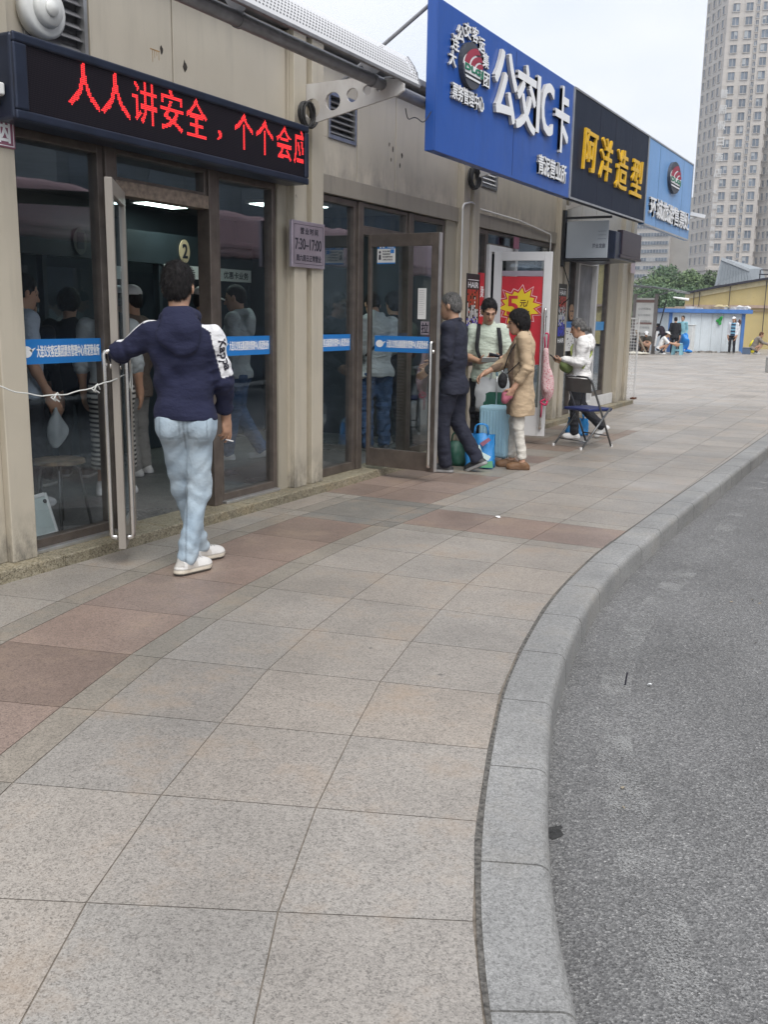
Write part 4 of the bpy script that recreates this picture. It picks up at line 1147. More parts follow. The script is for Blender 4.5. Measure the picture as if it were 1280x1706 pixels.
two(S1, '公', 8.70, 9.25, 3.31, 3.89); two(S1, '交', 9.27, 9.80, 3.30, 3.89); two(S1, 'I', 9.83, 9.91, 3.35, 3.865); two(S1, 'C', 9.98, 10.34, 3.37, 3.86); two(S1, '卡', 10.42, 10.88, 3.27, 3.92)
letters(S1, '青泥营业所', 9.97, 2.965, .92, .185, 'white_letter', .025, .02)
letters(S1, '票务管理中心', 7.80, 3.28, .68, .125, 'white_letter', .025, .02)
# arc of characters round the emblem
ec = Vector((SX, 8.16, 3.61))
for k, ch in enumerate('大连公交客运集团'):
    a = R(200-28.5*k-12) if k < 8 else 0
    a = R(196-k*29.5)
    cy, cz = ((7.80, 3.585), (7.85, 3.715), (7.95, 3.81), (8.09, 3.865), (8.25, 3.87), (8.40, 3.82), (8.50, 3.72), (8.53, 3.565))[k]
    letters(S1, ch, cy-.07, cz-.06, .14, .12, 'white_letter', .02, .02, shear=0)
def ell(cy, cz, ry, rz, x, d, n=36, t0=0, t1=2*PI): return MB().prism([(x+d, cy+ry*math.cos(2*PI*i/n), cz+rz*math.sin(2*PI*i/n)) for i in range(n)], (-d, 0, 0))
def emblem(parent, cy, cz, ry, rz, x, base):
    o = ell(cy, cz, ry, rz, x+.001, .045).build('emblem', M[base], parent)
    r_ = MB()
    cyn, czn = .95, -.12
    wb_ = MB(); wp = []
    for i in range(25):
        a = PI*(i/24)*1.0; wp.append((x+.0485, cy+ry*.97*math.cos(a), cz-rz*.1+rz*.62*math.sin(a)))
    wb_.prism(wp, (-.004, 0, 0)); wb_.build('white_field', M['white_letter'], o)
    for k, (ra, rb) in enumerate(((.30, .62), (.74, 1.08), (1.20, 1.62))):
        b0 = len(r_.v); n_ = 16
        for i in range(n_+1):
            a = R(70+108*i/n_)
            for q in (ra, rb):
                py_, pz_ = cyn+q*1.15*math.cos(a), czn+q*.62*math.sin(a); L_ = math.hypot(py_, pz_/.9)
                if L_ > .97: py_, pz_ = py_*.97/L_, pz_*.97/L_
                r_.v.append((x+.053, cy+ry*py_, cz+rz*pz_))
        for i in range(n_): r_.f.append([b0+2*i, b0+2*i+2, b0+2*i+3, b0+2*i+1]); r_.mi.append(0)
    for k in range(0):
        pts_o, pts_i = [], []
        for i in range(13):
            u = i/12; yy_ = cy-ry*.92+u*ry*1.95; arch = math.sin(u*PI*.62+.35)
            zo = cz-rz*.05+rz*(.42-.2*k)*arch*1.25; zi = zo-rz*(.17+.04*k)*(1.05-u*.9)
            if k and u < .0+.16*k: continue
            pts_o.append((x+.052, yy_, zo)); pts_i.append((x+.052, yy_, zi))
        n_ = len(pts_o); b0 = len(r_.v); r_.v += pts_o+pts_i
        for i in range(n_-1): r_.f.append([b0+n_+i, b0+n_+i+1, b0+i+1, b0+i]); r_.mi.append(0)
    r_.build('swoosh', M['red_logo'], o)
    w_ = MB(); w_.prism([(x+.054, cy-ry*.80, cz-rz*.42), (x+.054, cy+ry*.86, cz-rz*.42), (x+.054, cy+ry*.98, cz-rz*.02), (x+.054, cy-ry*.95, cz-rz*.02)], (-.006, 0, 0))
    w_.prism([(x+.054, cy-ry*.70, cz-rz*.62), (x+.054, cy+ry*.70, cz-rz*.62), (x+.054, cy+ry*.78, cz-rz*.53), (x+.054, cy-ry*.78, cz-rz*.53)], (-.006, 0, 0)); w_.build('band', M['white_letter'], o)
    l = lay(MB(), 'DLGJ', (x+.0555, cy-ry*.85, cz-rz*.38), *FX[:2], ry*1.75, rz*.32, FX[2], .004, .06); l.build('emblem_letters', M['green_logo'], o)
emblem(S1, 8.165, 3.60, .215, .185, SX, 'grey_logo')
S2 = board('black_sign_board', 'black sign board with gold brush style characters between two blue boards', 11.125, 14.64, 2.835, 2.87, 'sign_black', 'alu', joints=(12.2, 12.9, 13.75))
for ch, y0, y1, z0, z1 in (('阿', 11.50, 12.0, 3.21, 3.66), ('洋', 12.18, 12.68, 3.19, 3.68), ('造', 12.92, 13.46, 3.17, 3.66), ('型', 13.70, 14.28, 3.17, 3.65)):
    letters(S2, ch, y0, z0, y1-y0, z1-z0, 'yellow_letter', .028, .012, shear=.10, side='yellow_letter')
S3 = board('light_blue_sign_board', 'light blue sign board with a red emblem and white characters at the far end', 14.65, 17.86, 2.85, 2.85, 'sign_lightblue', 'alu', joints=(15.4, 17.1))
letters(S3, '环城旅游售票处', 14.85, 3.0, 2.85, .275, 'white_letter', .028, .018)
emblem(S3, 16.33, 3.70, .40, .235, SX, 'grey_logo')
# floodlight poking out past the far end of the boards
p = MB(); p.obox((-3.5, 18.0, 3.28), (.9, .3, -.2), (-.3, .95, 0), (.2, 0, .95), .13, .09, .03); p.tube([(-3.62, 17.87, 3.22), (-3.5, 18.0, 3.26)], .012)
tag(p.build('floodlight', M['white']), 'small white floodlight behind the end of the light blue board', 'floodlight')

# ------------------------------------------------------------------ small things on the facade
o = empty('opening_hours_plaque', (-4.40, 6.8, 1.86), 'pinkish metal plaque with opening hours screwed to the ribbed column', 'plaque')
p = MB(); p.box(-4.404, -4.375, 6.60, 7.09, 1.865, 2.225); p.build('plate', M['plaque'], o, bevel=.004)
p = MB(); x0 = -4.3747
for (a, c, e, g_) in ((6.63, 7.06, 1.892, 1.895), (6.63, 7.06, 2.195, 2.198), (6.63, 6.633, 1.895, 2.195), (7.057, 7.06, 1.895, 2.195)): p.box(x0, x0+.001, a, c, e, g_)
lay(p, '营业时间', (x0+.001, 6.72, 2.125), *FX[:2], .26, .05, bold=.02, spacing=1.35); lay(p, '7:30–17:00', (x0+.001, 6.645, 2.005), *FX[:2], .39, .085, bold=.02); lay(p, '周六周日正常营业', (x0+.001, 6.66, 1.915), *FX[:2], .37, .05, bold=.02)
p.build('lettering', M['ink'], o)
o = empty('no_smoking_plaque', (-4.40, 3.84, 2.35), 'small maroon plaque with a white character on the nearest column', 'plaque')
p = MB(); p.box(-4.404, -4.392, 3.58, 3.925, 2.35, 2.535); p.build('plate', M['maroon'], o, bevel=.003)
p = MB(); x0 = -4.3917
for (a, c, e, g_) in ((3.59, 3.915, 2.358, 2.362), (3.59, 3.915, 2.523, 2.527), (3.911, 3.915, 2.362, 2.523)): p.box(x0, x0+.001, a, c, e, g_)
lay(p, '禁烟', (x0+.001, 3.62, 2.375), *FX[:2], .27, .135, bold=.02); p.build('lettering', M['white_letter'], o)
# blue vinyl strips on the glass
BT = '大连公交客运集团票务管理中心青泥营业所'
def bus_logo(mb, c, u, n, r):
    c = Vector(c); u = Vector(u); n = Vector(n); v = Vector((0, 0, 1))
    pts = [c+u*(r*1.25*math.cos(2*PI*i/20))+v*(r*math.sin(2*PI*i/20)) for i in range(20)]; mb.add(pts, [list(range(20))])
    mb.add([c+u*(r*.6)+v*(r*.3), c+u*(r*2.1)+v*(r*.75), c+u*(r*1.2)-v*(r*.1)], [(0, 1, 2)])
def strip(label, o, u, n, wd, ht=.145, logo=True):
    o = Vector(o); u = Vector(u).normalized(); n = Vector(n); v = Vector((0, 0, 1))
    e = empty('banner_sticker', tuple(o+u*wd/2), label, 'sticker', 'blue strips with the office name on the glass')
    b = MB(); b.obox(o+u*wd/2+v*ht/2, u, n, v, wd/2, .0008, ht/2); b.build('strip', M['blue_banner'], e)
    l = MB(); a = .02
    if logo: bus_logo(l, o+n*.0016+u*.055+v*ht*.5, u, n, .033); a = .13
    lay(l, BT, o+n*.0016+u*a+v*(ht*.27), u, v, wd-a-.02, ht*.48, n, bold=.02); l.build('lettering', M['white_letter'], e)
strip('blue strip with white office name on the nearest pane beside the first door', (XW-.048, 3.985, 1.185), (0, 1, 0), (1, 0, 0), .655)
strip('blue strip with white office name on the pane right of the man in the hoodie', (XW-.048, 5.84, 1.18), (0, 1, 0), (1, 0, 0), .665)
strip('blue strip with white office name on the narrow pane past the plaque column', (XW-.048, 7.175, 1.18), (0, 1, 0), (1, 0, 0), .615, logo=False)
u2 = Vector((.735, -.04, 0)).normalized(); n2 = Vector((u2.y, -u2.x, 0))
strip('blue strip with white office name on the glass of the second open door', (-4.45+.075*u2.x+n2.x*.006, 7.985+.075*u2.y+n2.y*.006, 1.17), u2, n2, .585)
# papers on the second door
def sheet(name, label, cat, o, u, n, wd, ht, mat, build):
    e = empty(name, tuple(o), label, cat); o = Vector(o); u = Vector(u); n = Vector(n); v = Vector((0, 0, 1))
    b = MB(); b.obox(o+u*wd/2+v*ht/2, u, n, v, wd/2, .0008, ht/2); b.build('sheet', M[mat], e)
    build(e, o+n*.0016, u, v, n, wd, ht); return e
def police(e, o, u, v, n, wd, ht):
    b = MB(); b.obox(o+u*wd/2+v*(ht*.9), u, n, v, wd/2, .0006, ht*.1); b.obox(o+u*wd/2+v*(ht*.035), u, n, v, wd/2, .0006, ht*.035); b.obox(o+u*wd*.84+v*ht*.66, u, n, v, wd*.1, .0006, ht*.1); b.build('blue_band', M['blue_banner'], e)
    o2 = o+n*.001
    l = lay(MB(), '警察', o2+u*wd*.12+v*ht*.83, u, v, wd*.3, ht*.13, bold=.02, spacing=1.4); lay(l, 'POLICE', o2+u*wd*.58+v*ht*.84, u, v, wd*.34, ht*.1, bold=.02); l.build('lettering', M['white_letter'], e)
    l = MB()
    for k, tx in enumerate(('您已进入警戒', '视频监控区域', '请自觉遵守秩序', '注意公共安全')): lay(l, tx, o2+u*wd*.3+v*ht*(.62-.145*k), u, v, wd*(.42 if k < 2 else .56), ht*.085, bold=.02)
    l.build('notice_text', M['ink'], e)
    f = MB(); disc_ = [o2+u*(wd*.15+wd*.055*math.cos(2*PI*i/14))+v*(ht*.62+ht*.075*math.sin(2*PI*i/14)) for i in range(14)]; f.add(disc_, [list(range(14))])
    f.add([o2+u*wd*.08+v*ht*.22, o2+u*wd*.22+v*ht*.22, o2+u*wd*.2+v*ht*.5, o2+u*wd*.1+v*ht*.5], [(0, 1, 2, 3)]); f.build('figure_pictogram', M['ink'], e)
sheet('police_notice', 'small blue and white police notice on the glass of the second door', 'notice', (-4.355, 7.979-.012, 1.955), u2, n2, .19, .165, 'paper', police)
def listing(e, o, u, v, n, wd, ht):
    l = MB(); rg_ = random.Random(3)
    for k in range(14): l.add([o+u*wd*.12+v*ht*(.92-.06*k), o+u*wd*(.5+.38*rg_.random())+v*ht*(.92-.06*k), o+u*wd*.8+v*ht*(.935-.06*k), o+u*wd*.12+v*ht*(.935-.06*k)], [(0, 1, 2, 3)])
    l.build('print', plain('faint_print', (.4, .4, .4), .8), e)
sheet('paper_notice', 'long white paper slip taped inside the frame of the second door', 'notice', (-3.925, 7.95, 1.47), u2, n2, .085, .27, 'paper', listing)
def pull(e, o, u, v, n, wd, ht): lay(MB(), '拉', o+u*wd*.1+v*ht*.1, u, v, wd*.8, ht*.8, bold=.02).build('lettering', M['ink'], e)
sheet('pull_sticker', 'small grey square sticker with one black character on the second door', 'sticker', (-3.89, 7.948, 1.335), u2, n2, .085, .115, 'plaque', pull)
# red offer poster filling the third door
u3 = Vector((.675, .12, 0)).normalized(); n3 = Vector((u3.y, -u3.x, 0))
def offer(e, o, u, v, n, wd, ht):
    b = MB(); b.obox(o+u*wd/2+v*(ht+.035), u, n, v, wd/2, .0006, .03); b.build('grey_top', M['plaque'], e)
    def star(s, mat, k):
        c = o+u*wd*.45+v*ht*.66+n*(.001*k); pts = []
        sp = [1.25, .98, 1.2, 1.12, .95, 1.18, 1.05, 1.22, 1.0, 1.2, .95, 1.15, 1.05, 1.2]
        for i in range(28):
            a = 2*PI*i/28+.1; r_ = (.43*sp[i//2] if i % 2 == 0 else .345)*s
            pts.append(c+u*(wd*r_*1.08*math.cos(a))+v*(wd*r_*1.0*math.sin(a)))
        m_ = MB(); cc = len(pts); m_.add(pts+[c], [(i, (i+1) % 28, cc) for i in range(28)]); m_.build('starburst', M[mat], e)
    star(1.12, 'pinkwhite', 1); star(1.065, 'red', 2); star(.93, 'yellow', 3)
    o2 = o+n*.0045
    l = lay(MB(), '5', o2+u*wd*.155+v*ht*.56, u, v, wd*.27, ht*.22, bold=.02); l.build('numeral', M['red'], e)
    l = lay(MB(), '元/', o2+u*wd*.47+v*ht*.66, u, v, wd*.2, ht*.075, bold=.02); lay(l, '次', o2+u*wd*.58+v*ht*.55, u, v, wd*.13, ht*.075, bold=.02); l.build('price_text', M['rust'], e)
    l = lay(MB(), '理发', o2+u*wd*.3+v*ht*.1, u, v, wd*.5, ht*.14, bold=.02); l.build('lettering', M['white_letter'], e)
sheet('offer_poster', 'red poster with a yellow starburst price on the white framed door', 'poster', tuple(D3(.10, .009, .95)), u3, n3, .485, 1.02, 'red', offer)
# bead light hair posters either side of the third bay
def bead(label, o, u, n, wd, ht, seed, cat='poster'):
    e = empty('light_box_poster', tuple(o), label, cat); o = Vector(o); u = Vector(u); n = Vector(n); v = Vector((0, 0, 1))
    b = MB(); b.obox(o+u*wd/2+v*ht/2-n*.02, u, n, v, wd/2, .02, ht/2); b.build('case', M['black'], e, bevel=.004)
    o2 = o+n*.001
    l = lay(MB(), 'HAIR', o2+u*wd*.12+v*ht*.85, u, v, wd*.76, ht*.06, bold=.02); lay(l, 'HAIR', o2+u*wd*.12+v*ht*.2, u, v, wd*.76, ht*.06, bold=.02)
    l.add([o2+u*wd*.1+v*ht*.93, o2+u*wd*.9+v*ht*.93, o2+u*wd*.9+v*ht*.937, o2+u*wd*.1+v*ht*.937], [(0, 1, 2, 3)]); l.build('lettering', M['white_letter'], e)
    cs = {'red_bead': (.6, .05, .04), 'white_bead': (.7, .72, .75), 'blue_bead': (.03, .05, .7)}
    nx, nz_ = 8, 26; rq = random.Random(int(seed*10)+1)
    pat = {(i, j): (None if rq.random() < .22 else max(0, min(2, int((1-(j+rq.uniform(-3, 3)+1.5*math.sin(i))/nz_)*3)))) for i in range(nx) for j in range(nz_)}
    for q, (nm, c) in enumerate(cs.items()):
        m_ = MB(); r_ = wd/nx*.25
        for i in range(nx):
            for j in range(nz_):
                if pat[i, j] != q: continue
                cpt = o2+u*wd*((i+.5)/nx*.84+.08)+v*ht*(.29+.54*(j+.5)/nz_)
                m_.add([cpt-u*r_-v*r_, cpt+u*r_-v*r_, cpt+u*r_+v*r_, cpt-u*r_+v*r_], [(0, 1, 2, 3)])
        if m_.v: m_.build('bead_row', plain(nm, c, .3), e)
bead('dark beaded hair poster on the column left of the red poster', (-4.40, 10.12, .95), (0, 1, 0), (1, 0, 0), .38, 1.02, 0.)
bead('dark beaded hair poster on the column right of the white door', (-4.40, 13.36, .95), (0, 1, 0), (1, 0, 0), .36, 1.02, 1.9)
o = empty('vertical_strip_sign', (-4.39, 10.55, 1.3), 'narrow red vertical strip with white characters beside the beaded poster', 'sign')
p = MB(); p.box(-4.455, -4.40, 10.505, 10.63, 1.2, 1.99); p.build('strip', M['red'], o)
p = MB(); lay(p, '烫', (-4.399, 10.52, 1.72), *FX[:2], .095, .12, bold=.02); lay(p, '染', (-4.399, 10.52, 1.5), *FX[:2], .095, .12, bold=.02); p.build('lettering', M['white_letter'], o)
# red square card hanging over the third door
o = empty('door_card', (-4.43, 11.7, 2.27), 'small dark red card fixed above the white framed door', 'card')
p = MB(); p.box(-4.44, -4.43, 11.62, 11.79, 2.33, 2.47); p.build('card', M['maroon'], o); p = MB(); p.box(-4.435, -4.425, 11.67, 11.74, 2.27, 2.328); p.build('clip', M['alu'], o)
# window posters in the last shop
o = empty('portrait_poster', (-4.47, 13.95, 1.0), 'white poster with a blue heading inside the last shop window', 'poster')
p = MB(); p.box(-4.466, -4.464, 13.85, 14.38, 1.02, 1.45); p.build('sheet', M['paper'], o)
p = MB(); p.box(-4.4635, -4.4625, 13.85, 14.38, 1.36, 1.45); p.build('heading', M['blue_banner'], o)
p = MB(); rg_ = random.Random(5)
for k in range(26):
    y, z = 13.9+.42*rg_.random(), 1.06+.26*rg_.random(); p.box(-4.4635, -4.4625, y, y+.02+.03*rg_.random(), z, z+.012)
p.build('print', M['ink'], o)
o = empty('head_cutout', (-4.5, 14.2, 1.47), 'tan face shaped cut out standing above the white window poster', 'cut-out')
p = disc(MB(), (-4.45, 14.15, 1.585), .105, .115, .012); p.build('face', plain('tan_card', (.42, .26, .16), .6), o)
p = disc(MB(), (-4.447, 14.11, 1.60), .025, .012, .004); disc(p, (-4.447, 14.19, 1.60), .025, .012, .004); disc(p, (-4.447, 14.15, 1.53), .03, .008, .004); p.build('features', M['ink'], o)
e = empty('window_strip', (-4.5, 15.8, 1.3), 'bright blue strip across the last shop pane by the end column', 'sticker')
p = MB(); p.box(-4.519, -4.517, 15.49, 16.15, 1.31, 1.45); p.build('strip', plain('cyan_vinyl', (.05, .27, .58), .35), e)
# round white lamp on the first louvre, camera, cable coils, cables
o = empty('round_wall_lamp', (-4.45, 4.18, 3.08), 'round white drum shaped fitting fixed on the louvre above the LED board', 'lamp')
p = MB(); p.tube([(-4.46, 4.19, 3.12), (-4.40, 4.19, 3.12), (-4.385, 4.19, 3.12)], [.15, .15, .13], 28); p.tube([(-4.384, 4.19, 3.12), (-4.35, 4.19, 3.12)], [.10, .085], 24); p.build('drum', M['whiteplastic'], o, True)
p = MB(); p.tube([(-4.349, 4.19, 3.12), (-4.335, 4.19, 3.12)], [.045, .04], 16); p.build('cap', M['whiteplastic'], o, True)
p = MB(); p.obox((-4.36, 3.72, 2.63), (.5, .86, -.1), (-.86, .5, 0), (0, 0, 1), .09, .032, .03); p.tube([(-4.44, 3.66, 2.66), (-4.38, 3.68, 2.64)], .018)
tag(p.build('security_camera', M['whiteplastic'], bevel=.008), 'small white camera at the left edge beside the LED board', 'camera')
def coil(label, c, r, turns, n, seed):
    pts = []; rr = random.Random(seed); c = Vector(c)
    for i in range(turns*16+1):
        a = 2*PI*i/16; q = r*(1+.25*math.sin(i*.37+seed)); pts.append(c+Vector((.018*math.sin(i*.21), q*math.cos(a)+.012*(i/16-turns/2)*n, q*math.sin(a)*1.05)))
    p_ = MB().tube(pts, .011, 6); tag(p_.build('cable_coil', M['rubber'], None, True), label, 'cable')
coil('loose black cable coil hanging at the right end of the LED board', (-4.33, 6.75, 3.0), .085, 4, 2.2, 1)
coil('tight black cable coil hanging under the blue sign board', (-4.34, 10.1, 2.98), .10, 6, .6, 4)
def cable(label, pts, r=.008, mat='rubber', cat='cable'): tag(MB().tube(arc_path(pts, .06), r, 6).build('cable', M[mat], None, True), label, cat)
cable('pale grey cable running down the column and along the lintel', [(-4.44, 13.0, 2.2), (-4.44, 13.02, 2.60), (-4.44, 11.8, 2.675), (-4.44, 10.5, 2.69), (-4.40, 10.2, 2.73), (-4.40, 9.95, 2.68), (-4.40, 9.96, .9), (-4.40, 9.98, .1)], .010, 'paper')
cable('thin dark wire hanging loosely under the awning pipe', [(-3.62, 7.5, 3.12), (-3.66, 7.45, 3.02), (-3.66, 7.30, 3.05), (-3.66, 7.16, 3.0), (-3.66, 7.12, 3.08)], .004)
cable('black wires dangling beside the projecting box sign', [(-4.40, 13.45, 2.25), (-4.3, 13.5, 1.95), (-4.28, 13.55, 1.8), (-4.40, 13.5, 1.68)], .007)
# rope barrier tied to the handle
rp_ = MB(); A = Vector((-4.385, 3.50, 1.17)); Bp = D1(W1-.03, -.062, 1.14)
rp_.tube([A.lerp(Bp, t)-Vector((0, 0, .14*math.sin(PI*t)*(1-.25*t)))+Vector((0, 0, .004*math.sin(t*40))) for t in np.linspace(0, 1, 26)], .004, 6)
rp_.tube([A, A+Vector((.01, .02, -.1)), A+Vector((.0, .035, -.22)), A+Vector((.01, .06, -.30))], .006, 6); rp_.tube([A+Vector((.004, .01, 0)), A+Vector((.012, .035, -.12)), A+Vector((.0, .01, -.26))], .006, 6)
for t in (.52, .78):
    c = A.lerp(Bp, t)-Vector((0, 0, .14*math.sin(PI*t)*(1-.25*t)))
    for k in range(4): rp_.tube([c, c+Vector((.012*math.sin(k*2.), .02*math.cos(k*1.7), .014-.012*k)), c+Vector((.01, .03*math.cos(k*2.3), -.02-.006*k))], .0045, 5)
for k in range(4): rp_.tube([Bp, Bp+Vector((.01*k, .012*math.sin(k*3), -.04-.02*k)), Bp+Vector((.008, .01*k, -.09+.05*k))], .0045, 5)
tag(rp_.build('rope', plain('white_rope', (.55, .56, .53), .9), None, True), 'thin white rope tied from the column to the first door handle', 'rope')

# ------------------------------------------------------------------ projecting box sign by the fourth bay
o = empty('projecting_box_sign', (-4.0, 13.9, 2.3), 'dark box sign projecting from the wall with a weathered grey end plate', 'box sign')
p = MB(); p.prism([(-4.40, 13.42, 2.30), (-3.66, 13.42, 2.30), (-3.66, 13.42, 2.66), (-4.40, 13.42, 2.80)], (0, 1.15, 0)); p.build('case', M['ledframe'], o, bevel=.008)
p = MB(); p.box(-4.34, -3.76, 13.385, 13.415, 2.31, 2.80); pl_o = p.build('end_plate', panel_mat('weathered_grey', (.40, .44, .48), (.40, .40, .40), .7), o, bevel=.004)
p = lay(MB(), '芹业发廊', (-3.97, 13.3845, 2.44), *FY[:2], .18, .06, bold=.02); p.build('faded_lettering', plain('faded_ink2', (.10, .11, .14), .7), pl_o); p = MB()
for z in (2.66, 2.61, 2.56): p.box(-3.90, -3.785, 13.3838, 13.3845, z, z+.004)
p.build('faded_print', plain('faded_ink', (.10, .11, .14), .7), pl_o)
p = MB(); p.box(-4.40, -4.36, 13.36, 13.44, 2.20, 2.95); p.box(-4.36, -3.72, 13.37, 13.40, 2.83, 2.86); p.box(-4.36, -3.72, 13.37, 13.40, 2.265, 2.29); p.build('hanging_frame', M['black'], o)
p = MB(); p.box(-3.72, -3.64, 13.7, 14.75, 2.37, 2.70); p.prism([(-3.64, 13.65, 2.37), (-4.40, 13.65, 2.30), (-4.40, 13.65, 2.29), (-3.64, 13.65, 2.33)], (0, 1.15, 0)); p.build('front_box', plain('dark_maroon', (.03, .02, .03), .35), o, bevel=.006)
# white wire display rack past the building end
o = empty('wire_rack', (-4.75, 18.7, 0), 'tall white wire grid display rack standing past the end column', 'rack')
p = MB()
for k in range(7): p.tube([(-4.88+.05*k, 18.7, .03), (-4.88+.05*k, 18.7, 1.5)], .004, 5)
for k in range(26): p.tube([(-4.88, 18.7, .05+.058*k), (-4.56, 18.7, .05+.058*k)], .004, 5)
p.build('grid', M['white'], o)
p = MB()
for x in (-4.89, -4.56): p.box(x-.012, x+.012, 18.69, 18.715, 0.0, 1.52)
p.box(-4.89, -4.56, 18.69, 18.715, 1.50, 1.525); p.build('frame', M['white'], o)
p = MB(); p.box(-4.60, -4.52, 18.55, 18.75, .001, .03); p.build('foot', M['rust'], o)

# ------------------------------------------------------------------ things by the doors
# folding chair
ch = empty('folding_chair', (-3.30, 11.28, 0), 'black framed folding chair with a dark blue seat on the pavement', 'chair', rz=R(-27))
def lp(o, pts): return [tuple(o.matrix_basis @ Vector(q)) for q in pts]
M['chair_blue'] = plain('chair_vinyl', (.018, .028, .11), .4); M['chair_tube'] = plain('chair_tube', (.16, .165, .17), .3, .7)
# local: x across, y towards the back (sitter faces +y away), seat height .45
seat = MB(); seat.obox(ch.matrix_basis @ Vector((0, .02, .45)), ch.matrix_basis.to_3x3() @ Vector((1, 0, 0)), ch.matrix_basis.to_3x3() @ Vector((0, 1, 0)), (0, 0, 1), .205, .20, .018); seat.build('seat', M['chair_blue'], ch, bevel=.015, seg=3)
f = MB()
for sx in (-1, 1):
    f.tube(lp(ch, arc_path([(sx*.20, .24, .0), (sx*.205, .0, .48), (sx*.205, -.17, .80), (sx*.17, -.19, .83), (0, -.195, .835)], .05)), .0125, 8)
    f.tube(lp(ch, [(sx*.225, -.30, .0), (sx*.225, .16, .47)]), .0125, 8)
f.tube(lp(ch, [(-.2, .17, .14), (.2, .17, .14)]), .008, 6); f.tube(lp(ch, [(-.225, -.21, .09), (.225, -.21, .09)]), .008, 6); f.tube(lp(ch, [(-.225, .16, .43), (.225, .16, .43)]), .009, 6)
f.build('frame', M['chair_tube'], ch, True)
b = MB(); pts = []
for k in range(9):
    x = -.195+.39*k/8; y = -.155-.035*math.cos((k-4)/4*1.2)
    pts.append((x, y))
vs = []
for (x, y) in pts: vs += [(x, y+.03, .65), (x, y, .81), (x, y-.012, .81), (x, y+.018, .65)]
fs = []
for k in range(8):
    a = 4*k
    for q in range(4): fs.append((a+q, a+4+q, a+4+(q+1) % 4, a+(q+1) % 4))
fs += [(0, 1, 2, 3), (32, 35, 34, 33)]
b.add(lp(ch, vs), fs); b.build('backrest', plain('chair_back', (.10, .095, .09), .35), ch)
f = MB()
for q in ((-.2, .24), (.2, .24), (-.225, -.30), (.225, -.30)): f.tube(lp(ch, [(q[0], q[1], 0.001), (q[0], q[1], .03)]), .016, 8)
f.build('foot_cap', M['white'], ch)
# suitcase
M['suit_blue'] = plain('suitcase_shell', (.43, .67, .79), .32, 0, .05); M['zip_grey'] = plain('zip_grey', (.12, .14, .15), .5)
sc_ = empty('suitcase', (-3.69, 9.42, 0), 'light blue ribbed wheeled suitcase beside the woman in the beige tunic', 'suitcase', rz=R(-8))
def LX_(o, *a): return tuple(o.matrix_basis @ Vector(a))
def lbox(mb, o, x0, x1, y0, y1, z0, z1): m3 = o.matrix_basis.to_3x3(); return mb.obox(LX_(o, (x0+x1)/2, (y0+y1)/2, (z0+z1)/2), m3 @ Vector((1, 0, 0)), m3 @ Vector((0, 1, 0)), (0, 0, 1), (x1-x0)/2, (y1-y0)/2, (z1-z0)/2)
lbox(MB(), sc_, -.17, .17, -.12, -.008, .07, .60).build('front_shell', M['suit_blue'], sc_, bevel=.035, seg=4, angle=30)
lbox(MB(), sc_, -.17, .17, .008, .12, .07, .60).build('back_shell', M['suit_blue'], sc_, bevel=.035, seg=4, angle=30)
lbox(MB(), sc_, -.165, .165, -.0078, .0078, .075, .595).build('zip_band', M['zip_grey'], sc_, bevel=.004)
r_ = MB()
for k in range(8): x = -.13+.037*k; lbox(r_, sc_, x-.008, x+.008, -.126, -.1205, .12, .55)
r_.build('rib', M['suit_blue'], sc_, bevel=.004)
r_ = MB()
for x in (-.085, .085): r_.tube([LX_(sc_, x, .095, .58), LX_(sc_, x, .095, .93)], .0075, 8)
r_.build('trolley_rod', M['alu'], sc_, True)
r_ = MB(); r_.tube(arc_path([LX_(sc_, -.085, .095, .90), LX_(sc_, -.10, .095, .985), LX_(sc_, .10, .095, .985), LX_(sc_, .085, .095, .90)], .03), .014, 8); r_.build('handle', M['suit_blue'], sc_, True)
for x in (-.13, .13):
    for y in (-.085, .085):
        w_ = MB(); w_.tube([LX_(sc_, x-.022, y, .032), LX_(sc_, x+.022, y, .032)], .031, 14); wo_ = w_.build('wheel', M['black'], sc_)
        w_ = MB(); w_.tube([LX_(sc_, x-.024, y, .032), LX_(sc_, x+.024, y, .032)], .013, 10); w_.build('hub', M['white'], wo_)
        w_ = MB(); lbox(w_, sc_, x-.012, x+.012, y-.018, y+.018, .05, .075); w_.build('caster', M['zip_grey'], wo_)
r_ = MB()
for z in (.18, .48): lbox(r_, sc_, .17, .177, -.02, .02, z, z+.05)
r_.build('latch', M['suit_blue'], sc_, bevel=.003)
